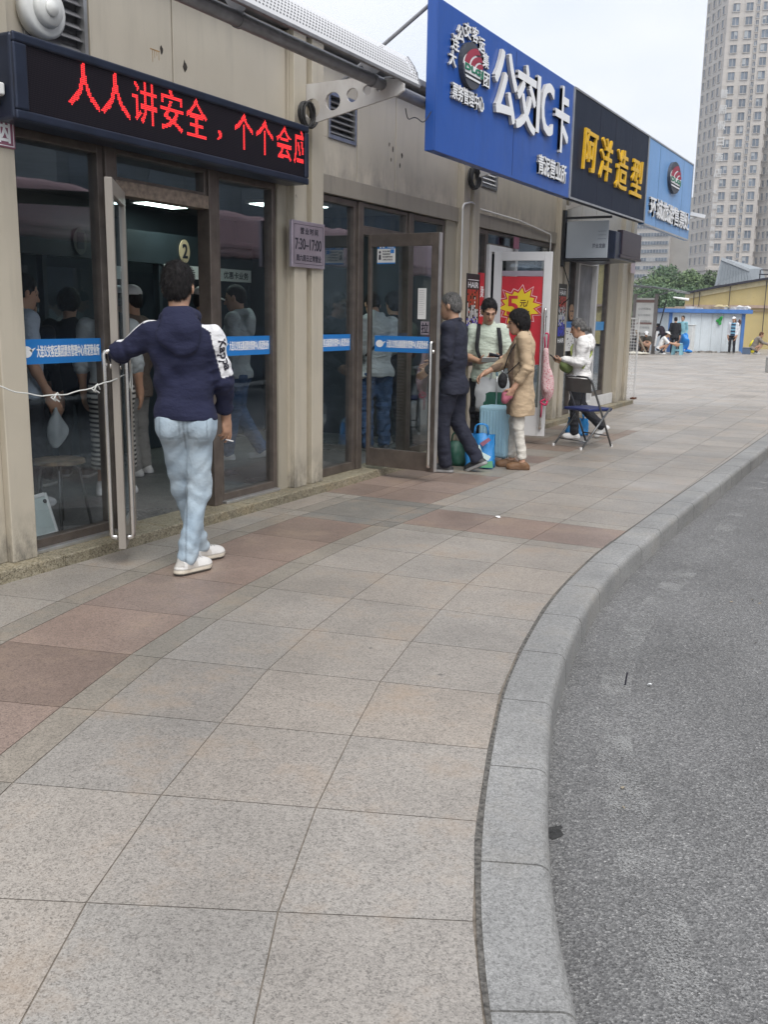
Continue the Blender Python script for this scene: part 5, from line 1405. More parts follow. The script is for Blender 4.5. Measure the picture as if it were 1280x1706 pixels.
# shopping bags
def bag(name, label, loc, rz, w_, d_, h_, mat, parts, seed):
    o = empty(name, loc, label, 'bag', rz=R(rz)); rr = np.random.default_rng(seed)
    n = 10; vs, fs = [], []
    for j in range(7):
        t = j/6; ww = w_*(1-.06*t); dd = d_*(1-.72*t)
        for i in range(4*n):
            s_, k = divmod(i, n); u = k/n
            c = [(-1+2*u, -1), (1, -1+2*u), (1-2*u, 1), (-1, 1-2*u)][s_]
            x, y = c[0]*ww/2, c[1]*dd/2
            cr = .012*math.sin(9*u+3*t+s_*1.7+seed)+.006*rr.normal()
            vs.append(LX_(o, x+cr*c[0], y+cr*c[1]*1.4, .004+h_*t*(1+.025*math.sin(5*x/w_*2+seed))))
    m = 4*n
    for j in range(6):
        for i in range(m): fs.append((j*m+i, j*m+(i+1) % m, (j+1)*m+(i+1) % m, (j+1)*m+i))
    fs.append(list(range(m))[::-1])
    mb = MB(); mb.add(vs, fs); b = mb.build('bag_body', M[mat], o, True)
    hd_ = MB()
    for y in (-.02, .02): hd_.tube(arc_path([LX_(o, -.07, y, h_*.98), LX_(o, -.06, y*1.6, h_+.10), LX_(o, .06, y*1.6, h_+.10), LX_(o, .07, y, h_*.98)], .05), .007, 6)
    hd_.build('bag_handle', M[mat], o, True)
    for nm, mt, fn in parts:
        q = MB(); fn(q, o); q.build(nm, M[mt], o)
    return o
M['bag_blue'] = plain('bag_blue', (.03, .24, .58), .3, 0, .2, 5., .3, 14.); M['bag_green'] = plain('bag_green', (.015, .10, .065), .5, 0, .15, 6., .3, 14.); M['bag_white'] = plain('bag_white', (.55, .56, .57), .4, 0, .12, 7., .3, 14.)
M['mint'] = plain('pale_print', (.55, .68, .66), .5); M['bag_pale'] = plain('bag_print_green', (.10, .30, .16), .5)
def prt1(q, o):
    q.add([LX_(o, x, y, z) for x, y, z in ((-.02, -.125, .10), (.10, -.126, .09), (.12, -.115, .13), (.03, -.105, .17), (.0, -.09, .24), (-.035, -.09, .235), (-.02, -.11, .16))], [list(range(7))])
def prt2(q, o): q.add([LX_(o, x, y, z) for x, y, z in ((.0, -.088, .255), (.085, -.075, .315), (.11, -.08, .29), (.03, -.093, .225))], [(3, 2, 1, 0)])
def prt3(q, o): q.add([LX_(o, x, y, z) for x, y, z in ((.02, -.146, .02), (.15, -.146, .02), (.14, -.128, .09), (.09, -.131, .08), (.04, -.128, .095))], [list(range(5))])
bag('shopping_bag', 'glossy blue printed shopping bag on the paving by the suitcase', (-3.72, 9.05, 0), 14, .27, .16, .34, 'bag_blue', [('print', 'mint', prt1), ('label_print', 'maroon', prt2), ('leaf_print', 'bag_pale', prt3)], 1)
def prg(q, o):
    for k in range(2): lay(q, '惠民超市', LX_(o, -.02, -.125+.02*k, .07+.05*k), o.matrix_basis.to_3x3() @ Vector((1, 0, 0)), (0, 0, 1), .14, .035, bold=.02)
bag('shopping_bag', 'dark green cloth shopping bag behind the legs of the navy suited man', (-3.97, 9.05, 0), 22, .30, .16, .24, 'bag_green', [], 3)
bag('shopping_bag', 'white plastic bag with a dark green block hung behind the suitcase handle', (-3.82, 9.68, .50), 10, .44, .12, .36, 'bag_white', [('print_block', 'bag_green', lambda q, o: q.add([LX_(o, x, y, z) for x, y, z in ((-.13, -.068, .04), (.15, -.068, .04), (.15, -.046, .19), (.07, -.043, .22), (-.07, -.043, .22), (-.13, -.046, .19))], [list(range(6))]))], 5)
bag('shopping_bag', 'light blue plastic bag standing behind the folding chair', (-3.72, 12.35, 0), 0, .26, .14, .22, 'bag_blue', [], 8)
# floral cloth bag hanging on the third door handle
o = empty('floral_cloth_bag', (-3.86, 11.02, .6), 'pale pink floral cloth bag hanging from the white door handle', 'bag')
def floral():
    t = NT('floral_cloth'); v = t.n('TexVoronoi', Vector=t.obj(), Scale=55.); col = t.ramp(v.outputs['Distance'], [(.22, (.45, .06, .10)), (.42, (.62, .44, .44))])
    t.bsdf(Base__Color=col, Roughness=.9, Normal=t.bump(t.noise(14., 4, t.scaled(1, 1, .25)), .7, .03)); return t.m
P_, F_ = implicit([rc((-3.76, 11.04, 1.12), (-3.72, 11.03, .68), .03, .065, .05), el((-3.71, 11.03, .72), (.075, .045, .2))], .012, folds(.008, 30., 4, .15)); mesh_np('cloth', P_, F_, floral(), o)
o.location = (0, 0, 0); o.matrix_basis = Matrix.Identity(4)
p = MB(); p.tube(arc_path([(-3.77, 11.05, 1.12), (-3.80, 11.07, 1.32), (-3.75, 11.08, 1.32), (-3.74, 11.04, 1.12)], .03), .010, 6); p.tube(arc_path([(-3.73, 11.0, .56), (-3.79, 10.99, .52), (-3.71, 10.99, .48), (-3.70, 11.0, .54)], .03), .012, 6); p.tube([(-3.76, 10.99, .5), (-3.765, 10.985, .34)], .009, 6)
p.build('strap', plain('crimson_strap', (.50, .02, .09), .6), o, True)
# stool and white board inside the hall
st = empty('metal_stool', (-4.93, 4.62, .066), 'old metal stool with a worn round seat behind the first pane', 'stool')
p = MB(); p.tube([(-4.93, 4.62, .50), (-4.93, 4.62, .525)], [.17, .165], 24); p.build('seat', plain('worn_wood', (.14, .10, .06), .6, 0, .7, 14.), st)
p = MB()
for a in (45, 135, 225, 315):
    c, s_ = math.cos(R(a)), math.sin(R(a)); p = MB(); p.tube(arc_path([(-4.93+.03*c, 4.62+.03*s_, .485), (-4.93+.12*c, 4.62+.12*s_, .48), (-4.93+.19*c, 4.62+.19*s_, .068)], .06), .011, 8); p.build('leg', M['chair_tube'], st, True)
o = empty('white_board', (-4.78, 4.40, .07), 'small white framed board leaning inside the bottom of the first pane', 'board')
wb = MB(); m3 = Matrix.Rotation(R(14), 3, 'Z'); ax = m3 @ Vector((0, 1, 0)); nn = (m3 @ Vector((1, 0, 0))+Vector((0, 0, .3))).normalized(); up = nn.cross(ax)
if up.z < 0: up = -up
c0 = Vector((-4.80, 4.30, .20)); wb.obox(c0, ax, nn, up, .13, .008, .125); wb.build('panel', plain('board_face', (.55, .62, .60), .35), o)
wb = MB()
for a, b_ in ((1, 0), (-1, 0)): wb.obox(c0+ax*.133*a, ax, nn, up, .012, .014, .137)
wb.obox(c0+up*.13, ax, nn, up, .12, .013, .012); wb.obox(c0-up*.13, ax, nn, up, .12, .013, .012); wb.build('frame', M['white'], o, bevel=.004)
wb = MB()
for a in (-1, 1): c = c0+ax*.10*a+up*.085+nn*.009; wb.tube([c, c+nn*.008], .014, 12)
wb.build('knob', M['black'], o)
# litter
rr = random.Random(2)
for k, (x, y, z, lab, s_) in enumerate(((-2.63, 6.78, .0035, 'tiny crumpled white paper scrap on the red paving band', .02), (-.875, 4.24, -.13, 'small white paper scrap on the asphalt near the kerb', .011), (-.63, 3.05, -.131, None, 0))):
    if not lab: continue
    p = MB(); vs = [(x+s_*math.cos(a)*(.7+.6*rr.random()), y+s_*.8*math.sin(a)*(.7+.6*rr.random()), z+.001+.012*rr.random()) for a in np.linspace(0, 5.4, 7)]; p.add(vs+[(x, y, z+.012)], [(i, (i+1) % 7, 7) for i in range(7)])
    tag(p.build('paper_scrap', M['white_letter']), lab, 'litter')
p = MB(); p.tube([(-.225, 1.70, -.130), (-.21, 1.67, -.127), (-.195, 1.645, -.129)], .0022, 5); tag(p.build('straw', plain('straw_yellow', (.62, .52, .22), .7)), 'short yellow straw lying on the asphalt', 'litter')
p = MB(); p.tube([(-.975, 4.19, -.13), (-.973, 4.192, -.10), (-.97, 4.195, -.07)], .004, 5); tag(p.build('twig', M['ink']), 'thin dark twig standing against the kerb', 'twig')
lf = MB()
for k in range(16):
    x, y = -.05-rr.random()*.75, 1.6+rr.random()*6; s_ = .004+.005*rr.random(); a = rr.random()*6
    if x < -1.7+.32*0 and y > 5: continue
    lf.add([(x+s_*math.cos(a+q)*(1 if i % 2 else 1.8), y+s_*math.sin(a+q)*(1 if i % 2 else 1.8), -.1325+.002*i) for i, q in enumerate((0, 1.57, 3.14, 4.71))], [(0, 1, 2, 3)])
tag(lf.build('leaf_litter', plain('dry_leaf', (.26, .22, .16), .8, 0, .5, 40.)), kind='stuff', label='scattered dry leaf bits on the asphalt', cat='litter')

# ================================================================== BACKGROUND
def obj_local(o, *p): return tuple(o.matrix_basis @ Vector(p))
# ---- blue and white shed
a0, a1 = Vector((-10.12, 47.2, 0)), Vector((-7.02, 49.3, 0)); ux = (a1-a0).normalized(); uy = Vector((-ux.y, ux.x, 0)); WS = (a1-a0).length
shed = empty('storage_shed', tuple((a0+a1)/2), 'low white panel shed with blue corner posts and blue fascia', 'shed')
def SB(mb, x0, x1, y0, y1, z0, z1): return mb.obox(a0+ux*((x0+x1)/2)+uy*((y0+y1)/2)+Vector((0, 0, (z0+z1)/2)), ux, uy, (0, 0, 1), (x1-x0)/2, (y1-y0)/2, (z1-z0)/2)
M['shed_wall'] = panel_mat('shed_panel', (.62, .68, .72), (.26, .25, .23), .55, .5); M['shed_blue'] = plain('shed_blue', (.06, .17, .44), .5, 0, .15, 3.)
m = MB(); SB(m, .0, WS, .02, 3.2, 0, 1.82); m.build('wall', M['shed_wall'], shed)
m = MB()
for k in range(1, 7): SB(m, WS*k/7-.006, WS*k/7+.006, .012, .0195, .02, 1.8)
m.build('panel_joint', plain('joint_grey', (.33, .36, .38), .6), shed)
for x in (0., WS-.16): SB(MB(), x, x+.16, -.03, .0115, 0, 1.82).build('corner_post', M['shed_blue'], shed)
SB(MB(), -.35, WS+.25, -.22, 3.4, 1.83, 2.01).build('roof', M['shed_blue'], shed)
rr = random.Random(8)
k = 0
for x in np.arange(.2, 3.6, .42):
    w_ = .2+.25*rr.random(); m = MB(); a = rr.uniform(-.3, .3); h_ = .03+.05*rr.random()
    m.obox(a0+ux*x+uy*(.1+.5*rr.random())+Vector((0, 0, 2.012+h_)), (math.cos(a), math.sin(a), 0), (-math.sin(a), math.cos(a), 0), (0, 0, 1), w_, .12, h_)
    tag(m.build('plank', plain('scrap_%d' % k, rr.choice([(.35, .27, .18), (.5, .46, .4), (.25, .17, .12), (.55, .53, .5)]), .8, 0, .3)), 'scrap board or sheet lying on the roof of the white shed', 'board', 'scrap boards on the shed roof'); k += 1
def lump(name, label, cat, c, r, mat, amp=.03, vox=.03, extra=(), group=None):
    P, F = implicit([el(c, r)]+list(extra), vox, folds(amp, 14., len(label)))
    c = np.array(c); b = np.array([c[0], c[1], P[:, 2].min()]); o = mesh_np(name, P-b, F, mat); o.location = b; return tag(o, label, cat, group)
pR = a0+ux*(WS+.1)+uy*.4
lump('cloth_bundle', 'pale folded bundle on the right end of the shed roof', 'bundle', (pR.x-.1, pR.y, 2.10), (.42, .25, .09), M['paper'])
lump('cloth_bundle', 'yellowish folded sheet on the shed roof left of the pale bundle', 'bundle', (pR.x-.95, pR.y-.5, 2.11), (.38, .25, .11), plain('old_yellow', (.45, .38, .22), .8))
gp = a0+ux*(WS*.66)+uy*-.1
lump('green_bag', 'bright green bag hanging on the shed wall above the capped figure', 'bag', (gp.x, gp.y, 1.52), (.15, .08, .17), plain('green_plastic', (.02, .30, .05), .5, 0, .4, 6.), .05, .02)
gp = a0+ux*(WS*.86)+uy*-.08
for k in (0, 1): lump('glove', 'dark brown work glove hanging on the shed wall by the blue post', 'glove', (gp.x+.2*k, gp.y+.1*k, 1.44-.03*k), (.075, .05, .17), plain('glove_brown%d' % k, (.10, .045, .035), .8), .012, group='gloves on the shed wall')
rubble = MB()
for k in range(70):
    x = rr.uniform(.4, WS-.3); c = a0+ux*x-uy*(.08+.22*rr.random()); s_ = .02+.05*rr.random(); a = rr.random()*6
    rubble.obox(c+Vector((0, 0, s_*.4)), (math.cos(a), math.sin(a), .2), (-math.sin(a), math.cos(a), 0), (0, .1, 1), s_*1.6, s_, s_*.5)
tag(rubble.build('rubble', plain('rubble_grey', (.28, .26, .24), .9, 0, .6, 3.)), 'low rubble and litter along the foot of the shed', 'rubble', kind='stuff')
yb = a0+ux*(WS+.38)-uy*.25
lump('yellow_sack', 'tall bright yellow sack standing at the shed corner', 'sack', (yb.x, yb.y, .33), (.15, .13, .33), plain('yellow_plastic', (.78, .68, .02), .45, 0, .1), .025)
# ---- yellow gabled hall behind
yh = empty('yellow_hall', (-5, 58, 0), 'cream yellow gabled hall with a dark roof edge behind the shed', 'building')
M['cream'] = panel_mat('cream_render', (.55, .44, .20), (.35, .30, .2), .35, .7)
m = MB(); gx0, gx1, gy = -11.4, 9.0, 57.
roofz = lambda x: 2.93+(x+11.4)*.205-.0055*(x+11.4)**2
xs = np.linspace(gx0, gx1, 25)
m.prism([(gx0, gy, 0), (gx1, gy, 0)]+[(x, gy, roofz(x)) for x in xs[::-1]], (0, 14, 0)); m.build('wall', M['cream'], yh)
m = MB(); m.prism([(x, gy-.35, roofz(x)-.02) for x in xs]+[(x, gy-.35, roofz(x)+.09) for x in xs[::-1]], (0, 14.6, 0)); m.build('roof', M['ink'], yh)
m = MB(); m.prism([(x, gy-.08, roofz(x)-.30) for x in xs]+[(x, gy-.08, roofz(x)-.025) for x in xs[::-1]], (0, .078, 0)); m.build('fascia', plain('cream_trim', (.60, .52, .32), .6), yh)
m = MB(); m.box(gx0, gx1, gy-.14, gy-.002, 2.18, 2.34); m.box(gx0, gx1, gy-.10, gy-.002, 2.02, 2.05); m.build('gutter', plain('pinkish_pipe', (.42, .31, .24), .5), yh)
for x in (-10.9, -10.6, -9.0, -7.15, -5.6, -4.2): m = MB(); m.tube([(x, gy-.16, .1), (x, gy-.16, roofz(x)-.05)], .022, 6); m.build('downpipe', M['ink'], yh)
p = MB(); p.tube([(-11.9, gy-.8, 2.72), (-11.1, gy-.5, 2.6)], [.04, .08], 8); tag(p.build('gutter_spout', M['white']), 'white gutter end sticking out at the left corner of the yellow hall', 'gutter')
# metal clad roof house
gh = empty('roof_house', (-9.4, 61, 3.4), 'grey ribbed metal wedge shaped structure on the hall roof', 'roof structure')
M['zinc'] = panel_mat('zinc', (.30, .335, .36), (.2, .21, .22), .4, .4)
m = MB(); A_ = [(-10.25, 60, 3.5), (-8.42, 60.5, 3.68), (-8.60, 60.5, 4.42), (-10.12, 60, 5.06)]; A2 = [(-10.55, 60.9, 3.48), (-8.0, 63.5, 3.7), (-8.3, 63.5, 4.6), (-10.14, 60.05, 5.05)]; m.add(A_+A2, [(0, 1, 2, 3), (1, 5, 6, 2), (3, 2, 6, 7), (4, 0, 3, 7), (5, 4, 7, 6), (4, 5, 1, 0)]); m.build('cladding', M['zinc'], gh)
m = MB()
for k in range(1, 11):
    t = k/11; b_ = Vector(A_[0]).lerp(Vector(A_[1]), t); c_ = Vector(A_[3]).lerp(Vector(A_[2]), t)
    m.tube([b_+Vector((0, -.02, .02)), c_+Vector((0, -.02, -.18))], .012, 5)
m.build('rib', M['zinc'], gh)
m = MB(); m.prism([Vector(A_[3])+Vector((0, -.05, -.16)), Vector(A_[2])+Vector((0, -.05, -.14)), Vector(A_[2])+Vector((0, -.05, .03)), Vector(A_[3])+Vector((0, -.05, .03))], (0, .05, 0)); m.build('top_cap', plain('zinc_light', (.42, .45, .47), .4), gh)
m = MB(); m.box(-10.2, -8.5, 60.2, 60.3, 2.9, 3.48)
for x in (-10.3, -9.9, -9.5): m.tube([(x, 59.9, 3.0), (x+.15, 59.9, 3.6)], .03, 5)
m.build('base_frame', M['pipe'], gh)
rk = empty('rooftop_rack', (-7.2, 60, 3.9), 'black steel rack of machinery on the yellow hall roof at the right edge', 'rack')
m = MB()
for x in (-7.95, -7.2, -6.4): m.tube([(x, 60, 3.5), (x, 60, 4.35)], .03, 5)
m.tube([(-8.0, 60, 4.1), (-6.3, 60, 4.05)], .035, 5); m.tube([(-7.9, 60, 4.35), (-6.4, 60, 4.3)], .03, 5); m.build('frame', M['ink'], rk)
m = MB(); m.tube([(-7.15, 59.9, 4.15), (-7.15, 60.1, 4.15)], .26, 16); m.tube([(-6.75, 59.9, 4.05), (-6.75, 60.1, 4.05)], .2, 16); m.build('fan', M['black'], rk)
# ---- bus shelter
sh = empty('bus_shelter', (-9.9, 43.5, 0), 'bus shelter with a translucent swept roof and a lit timetable panel', 'bus shelter')
m = MB()
for x in (-10.95, -10.02): m.box(x-.07, x+.07, 43.9, 44.04, 0, 2.6)
m.build('post', plain('shelter_post', (.20, .18, .17), .5, .3), sh)
m = MB(); m.box(-10.88, -10.09, 43.92, 44.02, .62, 2.42); po = m.build('panel', plain('shelter_panel', (.62, .61, .58), .5, 0, .1, 3.), sh)
gp_ = plain('grey_print', (.22, .22, .22), .7)
for k in range(5): lay(MB(), '公交线路站', (-10.78, 43.915, 1.9-.27*k), *FY[:2], .55, .10, bold=.0).build('lettering', gp_, po)
m = MB(); m.box(-10.88, -10.09, 43.90, 43.919, 2.22, 2.34); m.box(-10.8, -10.15, 43.90, 43.919, 1.28, 1.36); m.build('brown_band', plain('brown_band', (.22, .13, .11), .6), po)
def fros():
    t = NT('translucent_roof'); tr = t.n('BsdfTransparent', Color=(.75, .78, .77)); d = t.n('BsdfPrincipled', Base__Color=(.25, .28, .28), Roughness=.3); mx = t.n('MixShader')
    t.set(mx.inputs[0], t.ramp(t.noise(2.2, 4), [(.4, .35), (.65, .8)])); t.t.links.new(tr.outputs[0], mx.inputs[1]); t.t.links.new(d.outputs[0], mx.inputs[2]); t.t.links.new(mx.outputs[0], t.out.inputs[0]); return t.m
m = MB(); pr = [(-12.2, 3.02), (-11.0, 2.98), (-10., 2.90), (-9.2, 2.78), (-8.9, 2.70)]
m.prism([(x, 42.6, z) for x, z in pr]+[(x, 42.6, z-.03) for x, z in pr[::-1]], (0, 2.8, 0)); m.build('roof', fros(), sh)
m = MB()
for y in (42.7, 44., 45.3): m.tube([(x, y, z-.05) for x, z in pr], .03, 6)
for x, z in pr: m.tube([(x, 42.6, z-.06), (x, 45.4, z-.06)], .02, 6)
for x in (-10.95, -10.02): m.tube([(x, 43.97, 2.5), (x+.7, 43.97, 2.78)], .025, 6)
m.build('roof_rib', M['pipe'], sh)
p = MB(); p.box(-9.75, -9.0, 47.2, 47.9, 0, 1.25); p.box(-9.78, -8.97, 47.17, 47.93, 1.251, 1.29); tag(p.build('cabinet', plain('cabinet_white', (.68, .69, .68), .4, 0, .08), bevel=.02), 'plain white cabinet standing left of the shed', 'cabinet')
p = MB(); p.tube([(-9.95, 44.4, 1.0), (-9.7, 44.5, 2.35)], .03, 6); tag(p.build('pole', M['ink']), 'dark thin pole leaning up beside the bus shelter', 'pole')
p = MB(); p.tube([(-10.55, 42.8, 1.02), (-10.0, 42.7, .03)], .045, 6); tag(p.build('timber_post', plain('old_timber', (.22, .17, .12), .8)), 'old timber prop leaning in front of the seated group', 'post')
p = MB(); p.tube([(-9.85, 43.5, .35), (-9.78, 43.5, 1.0)], .045, 6); tag(p.build('white_tube', M['white']), 'short upright white tube among the seated people', 'tube')
# plastic stool
o = empty('plastic_stool', (-8.95, 43.9, 0), 'light blue plastic stool in front of the squatting person', 'stool')
M['stool_blue'] = plain('stool_blue', (.25, .52, .62), .4, 0, .06); m = MB(); m.box(-9.13, -8.77, 43.72, 44.08, .44, .50); m.build('seat', M['stool_blue'], o, bevel=.02)
for sx in (-1, 1):
    for sy in (-1, 1):
        m = MB(); x, y = -8.95+sx*.14, 43.9+sy*.14; m.prism([(x-.05, y-.02, .44), (x+.05, y-.02, .44), (x+.05+sx*.035, y-.02+sy*.03, .001), (x-.05+sx*.035, y-.02+sy*.03, .001)][::-1], (0, .05, 0)); m.build('leg', M['stool_blue'], o)
m = MB()
for sy in (-1, 1): m.box(-9.08, -8.82, 43.9+sy*.15-.012, 43.9+sy*.15+.012, .16, .24)
m.build('stretcher', M['stool_blue'], o)
lump('blue_sack', 'bright blue plastic sheet bundle standing behind the light blue stool', 'bundle', (-9.0, 45.4, .42), (.24, .2, .42), plain('sheet_blue', (.02, .22, .62), .35, 0, .25, 3.), .09, .03, [el((-8.9, 45.35, .12), (.36, .25, .12))])
lump('goods_bundle', 'dark heap of bags on the ground beneath the shelter panel', 'bundle', (-10.75, 43.0, .22), (.32, .25, .34), plain('dark_goods', (.03, .03, .035), .6, 0, .5, 3.), .06)
lump('goods_bundle', 'low pale cloth spread on the ground before the seated group', 'bundle', (-10.3, 42.4, .06), (.55, .25, .06), plain('pale_goods', (.5, .47, .4), .8, 0, .3, 3.), .02)
o = empty('goods_crate', (-6.35, 47.6, 0), 'small blue grey crate by the knees of the seated hawker', 'crate')
m = MB(); m.box(-6.75, -6.42, 47.4, 47.7, 0, .28); m.build('crate_body', plain('crate_blue', (.09, .13, .2), .6), o, bevel=.01); m = MB(); m.box(-6.77, -6.40, 47.38, 47.72, .281, .31); m.build('crate_rim', M['pipe'], o)
m = MB(); m.box(-3.74, -3.55, 31.1, 31.29, 0, .42); m.prism([(-3.75, 31.09, .42), (-3.54, 31.09, .42), (-3.56, 31.11, .47), (-3.73, 31.11, .47)], (0, .2, 0)); tag(m.build('stone_bollard', M['kerb'], bevel=.015), 'low square grey stone bollard at the right edge of the plaza', 'bollard')
# ---- trees
def leafmat(name, c1, c2):
    t = NT(name); oi = t.n('Attribute', _attribute_name='Col').outputs['Color']; sp = t.n('SeparateColor', Color=oi)
    col = t.mix(sp.outputs[0], c1, c2)
    b = t.bsdf(Base__Color=col, Roughness=.6); return t.m
LM = [leafmat('leaf_green', (.055, .105, .04), (.22, .31, .14)), leafmat('leaf_deep', (.045, .09, .045), (.17, .26, .13)), leafmat('leaf_olive', (.05, .085, .03), (.14, .21, .09))]
def tree(label, x, y, z0, h, rad, mat, seed, n=7500, leaf=.125, group='trees behind the plaza'):
    rg_ = np.random.default_rng(seed); o = empty('broadleaf_tree', (x, y, z0), label, 'tree', group)
    th = h*.36; m = MB(); top = Vector((x+rg_.normal()*.2, y, z0+th)); m.tube([(x, y, z0), top.lerp(Vector((x, y, z0)), .5), top], [h*.03, h*.024, h*.018], 8)
    cen = []
    for k in range(9):
        a = k*2.4+rg_.random(); r_ = rad*(.35+.45*rg_.random()); c = Vector((x+r_*math.cos(a), y+r_*math.sin(a), z0+th+(h-th)*(.18+.62*rg_.random()))); cen.append((c, rad*(.30+.22*rg_.random())))
        m.tube([top, top.lerp(c, .55)+Vector((0, 0, .1*h*.3)), c], [h*.014, h*.009, h*.003], 6)
    cen.append((Vector((x, y, z0+h*.86)), rad*.42))
    m.build('trunk', plain('bark', (.09, .07, .055), .9, 0, .3, 6.), o)
    vs, fs, cs = [], [], []
    for k in range(n):
        c, r_ = cen[rg_.integers(len(cen))]; d = rg_.normal(size=3); d /= np.linalg.norm(d); q = r_*(.55+.5*rg_.random()**.6)*(1+.25*math.sin(5*d[0]+seed)*math.sin(4*d[1]))
        p = np.array(c)+d*q*np.array([1, 1, .82]); u = rg_.normal(size=3); u /= np.linalg.norm(u); v = np.cross(u, rg_.normal(size=3)); v /= np.linalg.norm(v)
        s_ = leaf*(.5+.8*rg_.random()); b = len(vs)
        vs += [tuple(p-u*s_), tuple(p+v*s_*.5), tuple(p+u*s_), tuple(p-v*s_*.5)]; fs.append((b, b+1, b+2, b+3)); g = float(np.clip(rg_.normal(.5, .28), 0, 1)); cs += [(g, g, g, 1)]*4
    me = bpy.data.meshes.new('crown'); me.from_pydata(vs, [], fs); me.update(); at = me.color_attributes.new('Col', 'FLOAT_COLOR', 'CORNER'); at.data.foreach_set('color', np.array(cs, np.float32).ravel())
    link_mesh('crown', me, LM[mat], o)
tree('low mid green tree just above the left of the shelter roof', -20.5, 85, -1, 6.0, 2.4, 0, 1)
tree('tall dark green tree above the middle of the shelter roof', -19.2, 88, -1, 7.4, 2.3, 1, 2)
tree('light green rounded tree between the shelter and the tower', -17.0, 86, -1, 6.8, 2.1, 0, 3)
tree('dark low tree between the shelter roof and the shed', -13.8, 70, -1, 4.6, 2.2, 1, 4)
tree('dark tree low behind the bus shelter posts', -16.0, 72, -1, 4.8, 2.4, 1, 5)
tree('olive young tree right of the tower foot behind the hall', -16.3, 92, -1, 7.3, 1.6, 2, 6, 4500)
o = empty('bare_shrub', (-15.5, 76, 1), 'bare brownish shrub tangle above the left end of the hall roof', 'shrub'); m = MB(); rr = random.Random(4)
for k in range(110):
    x = -15.3+rr.uniform(-1.6, 1.9); z = 2.0; b_ = Vector((x, 74+rr.random()*2, z-1)); pth = [b_]
    for q in range(4): pth.append(pth[-1]+Vector((rr.uniform(-.3, .3), rr.uniform(-.2, .2), .48*rr.random()+.32)))
    m.tube(pth, [.03, .025, .02, .014, .006], 4)
m.build('branch', plain('dry_branch', (.16, .12, .10), .9, 0, .4, 3.), o)
# ---- towers
M['tower_wall'] = None
def stone_wall(name, c, gx, gz, line=.7):
    t = NT(name); br = t.n('TexBrick', Vector=t.scaled(1, 1, 1), Scale=1., Mortar__Size=.03, Mortar__Smooth=.3, Brick__Width=gx, Row__Height=gz, Color1=c, Color2=tuple(x*.93 for x in c), Mortar=tuple(x*line for x in c)); br.offset = 0.
    mp_ = t.n('CombineXYZ'); sp = t.n('SeparateXYZ', Vector=t.obj()); s_ = t.math('ADD', sp.outputs[0], t.math('MULTIPLY', sp.outputs[1], .7)); t.set(mp_.inputs[0], s_); t.set(mp_.inputs[1], sp.outputs[2]); t.set(br.inputs['Vector'], mp_.outputs[0])
    col = t.mix(1.0, br.outputs[0], t.ramp(t.noise(.12, 5), [(.3, .86), (.7, 1.05)]), 'MULTIPLY'); t.bsdf(Base__Color=col, Roughness=.8); return t.m
M['tower_wall'] = stone_wall('tower_stone', (.52, .475, .425), 1.5, 1.48)
M['tower_trim'] = plain('tower_trim', (.47, .43, .385), .8)
def winmat(name, c):
    t = NT(name); f = t.ramp(t.noise(.33, 2), [(.35, tuple(x*.5 for x in c)), (.65, c)]); t.bsdf(Base__Color=f, Roughness=.15); return t.m
M['tower_glass'] = winmat('tower_glass', (.17, .205, .25)); M['curtain'] = plain('pale_blind', (.36, .38, .39), .6)
tw = empty('apartment_tower', (-45, 262, 0), 'tall beige stone apartment tower with rows of dark windows', 'tower')
C0 = Vector((-46.2, 255, 0)); dL = Vector((-.56, .83, 0)).normalized(); dR = Vector((.975, .22, 0)).normalized()
L0 = C0+dL*12.2; R0 = C0+dR*10.2; nR = Vector((dR.y, -dR.x, 0)); nL = Vector((-dL.y, dL.x, 0))
R1 = R0-nR*3.4+dR*.6; R2 = R1+Vector((.80, -.6, 0)).normalized()*5.0; R3 = R2+Vector((.99, .15, 0))*26
TH = 104.; fl = 3.02
foot = [L0, C0, R0, R1, R2, R3, R3+Vector((0, 30, 0)), L0+Vector((0, 22, 0))]
m = MB(); m.prism([(p.x, p.y, 0) for p in foot], (0, 0, TH)); m.build('wall', M['tower_wall'], tw)
m = MB()
def band(a, b, n_, z0, z1, pr_): d = (b-a); m.obox((a+b)/2+n_*(pr_/2)+Vector((0, 0, (z0+z1)/2)), d.normalized(), n_, (0, 0, 1), d.length/2, pr_/2, (z1-z0)/2)
nB = Vector(((R2-R1).y, -(R2-R1).x, 0)).normalized(); nC = Vector(((R3-R2).y, -(R3-R2).x, 0)).normalized()
for z in (13.6, 10.2):
    band(L0, C0, nL, z, z+.7, .5); band(C0, R0, nR, z, z+.7, .5); band(R2, R3, nC, z, z+.7, .5)
m.build('cornice', M['tower_trim'], tw)
def win(org, d, n_, s0, z0, w_, h_, pane, frm):
    c = org+d*(s0+w_/2)+Vector((0, 0, z0+h_/2))
    pane.obox(c+n_*.02, d, n_, (0, 0, 1), w_/2, .03, h_/2)
    for sx in (-1, 1): frm.obox(c+d*(sx*(w_/2+.06))+n_*.10, d, n_, (0, 0, 1), .06, .12, h_/2+.12)
    for sz in (-1, 1): frm.obox(c+Vector((0, 0, sz*(h_/2+.06)))+n_*.10, d, n_, (0, 0, 1), w_/2, .12, .06)
    frm.obox(c+n_*.06, d, n_, (0, 0, 1), .05, .02, h_/2)
rest_p, rest_f = MB(), MB(); cnt = 0; bl = MB()
zf = 15.2
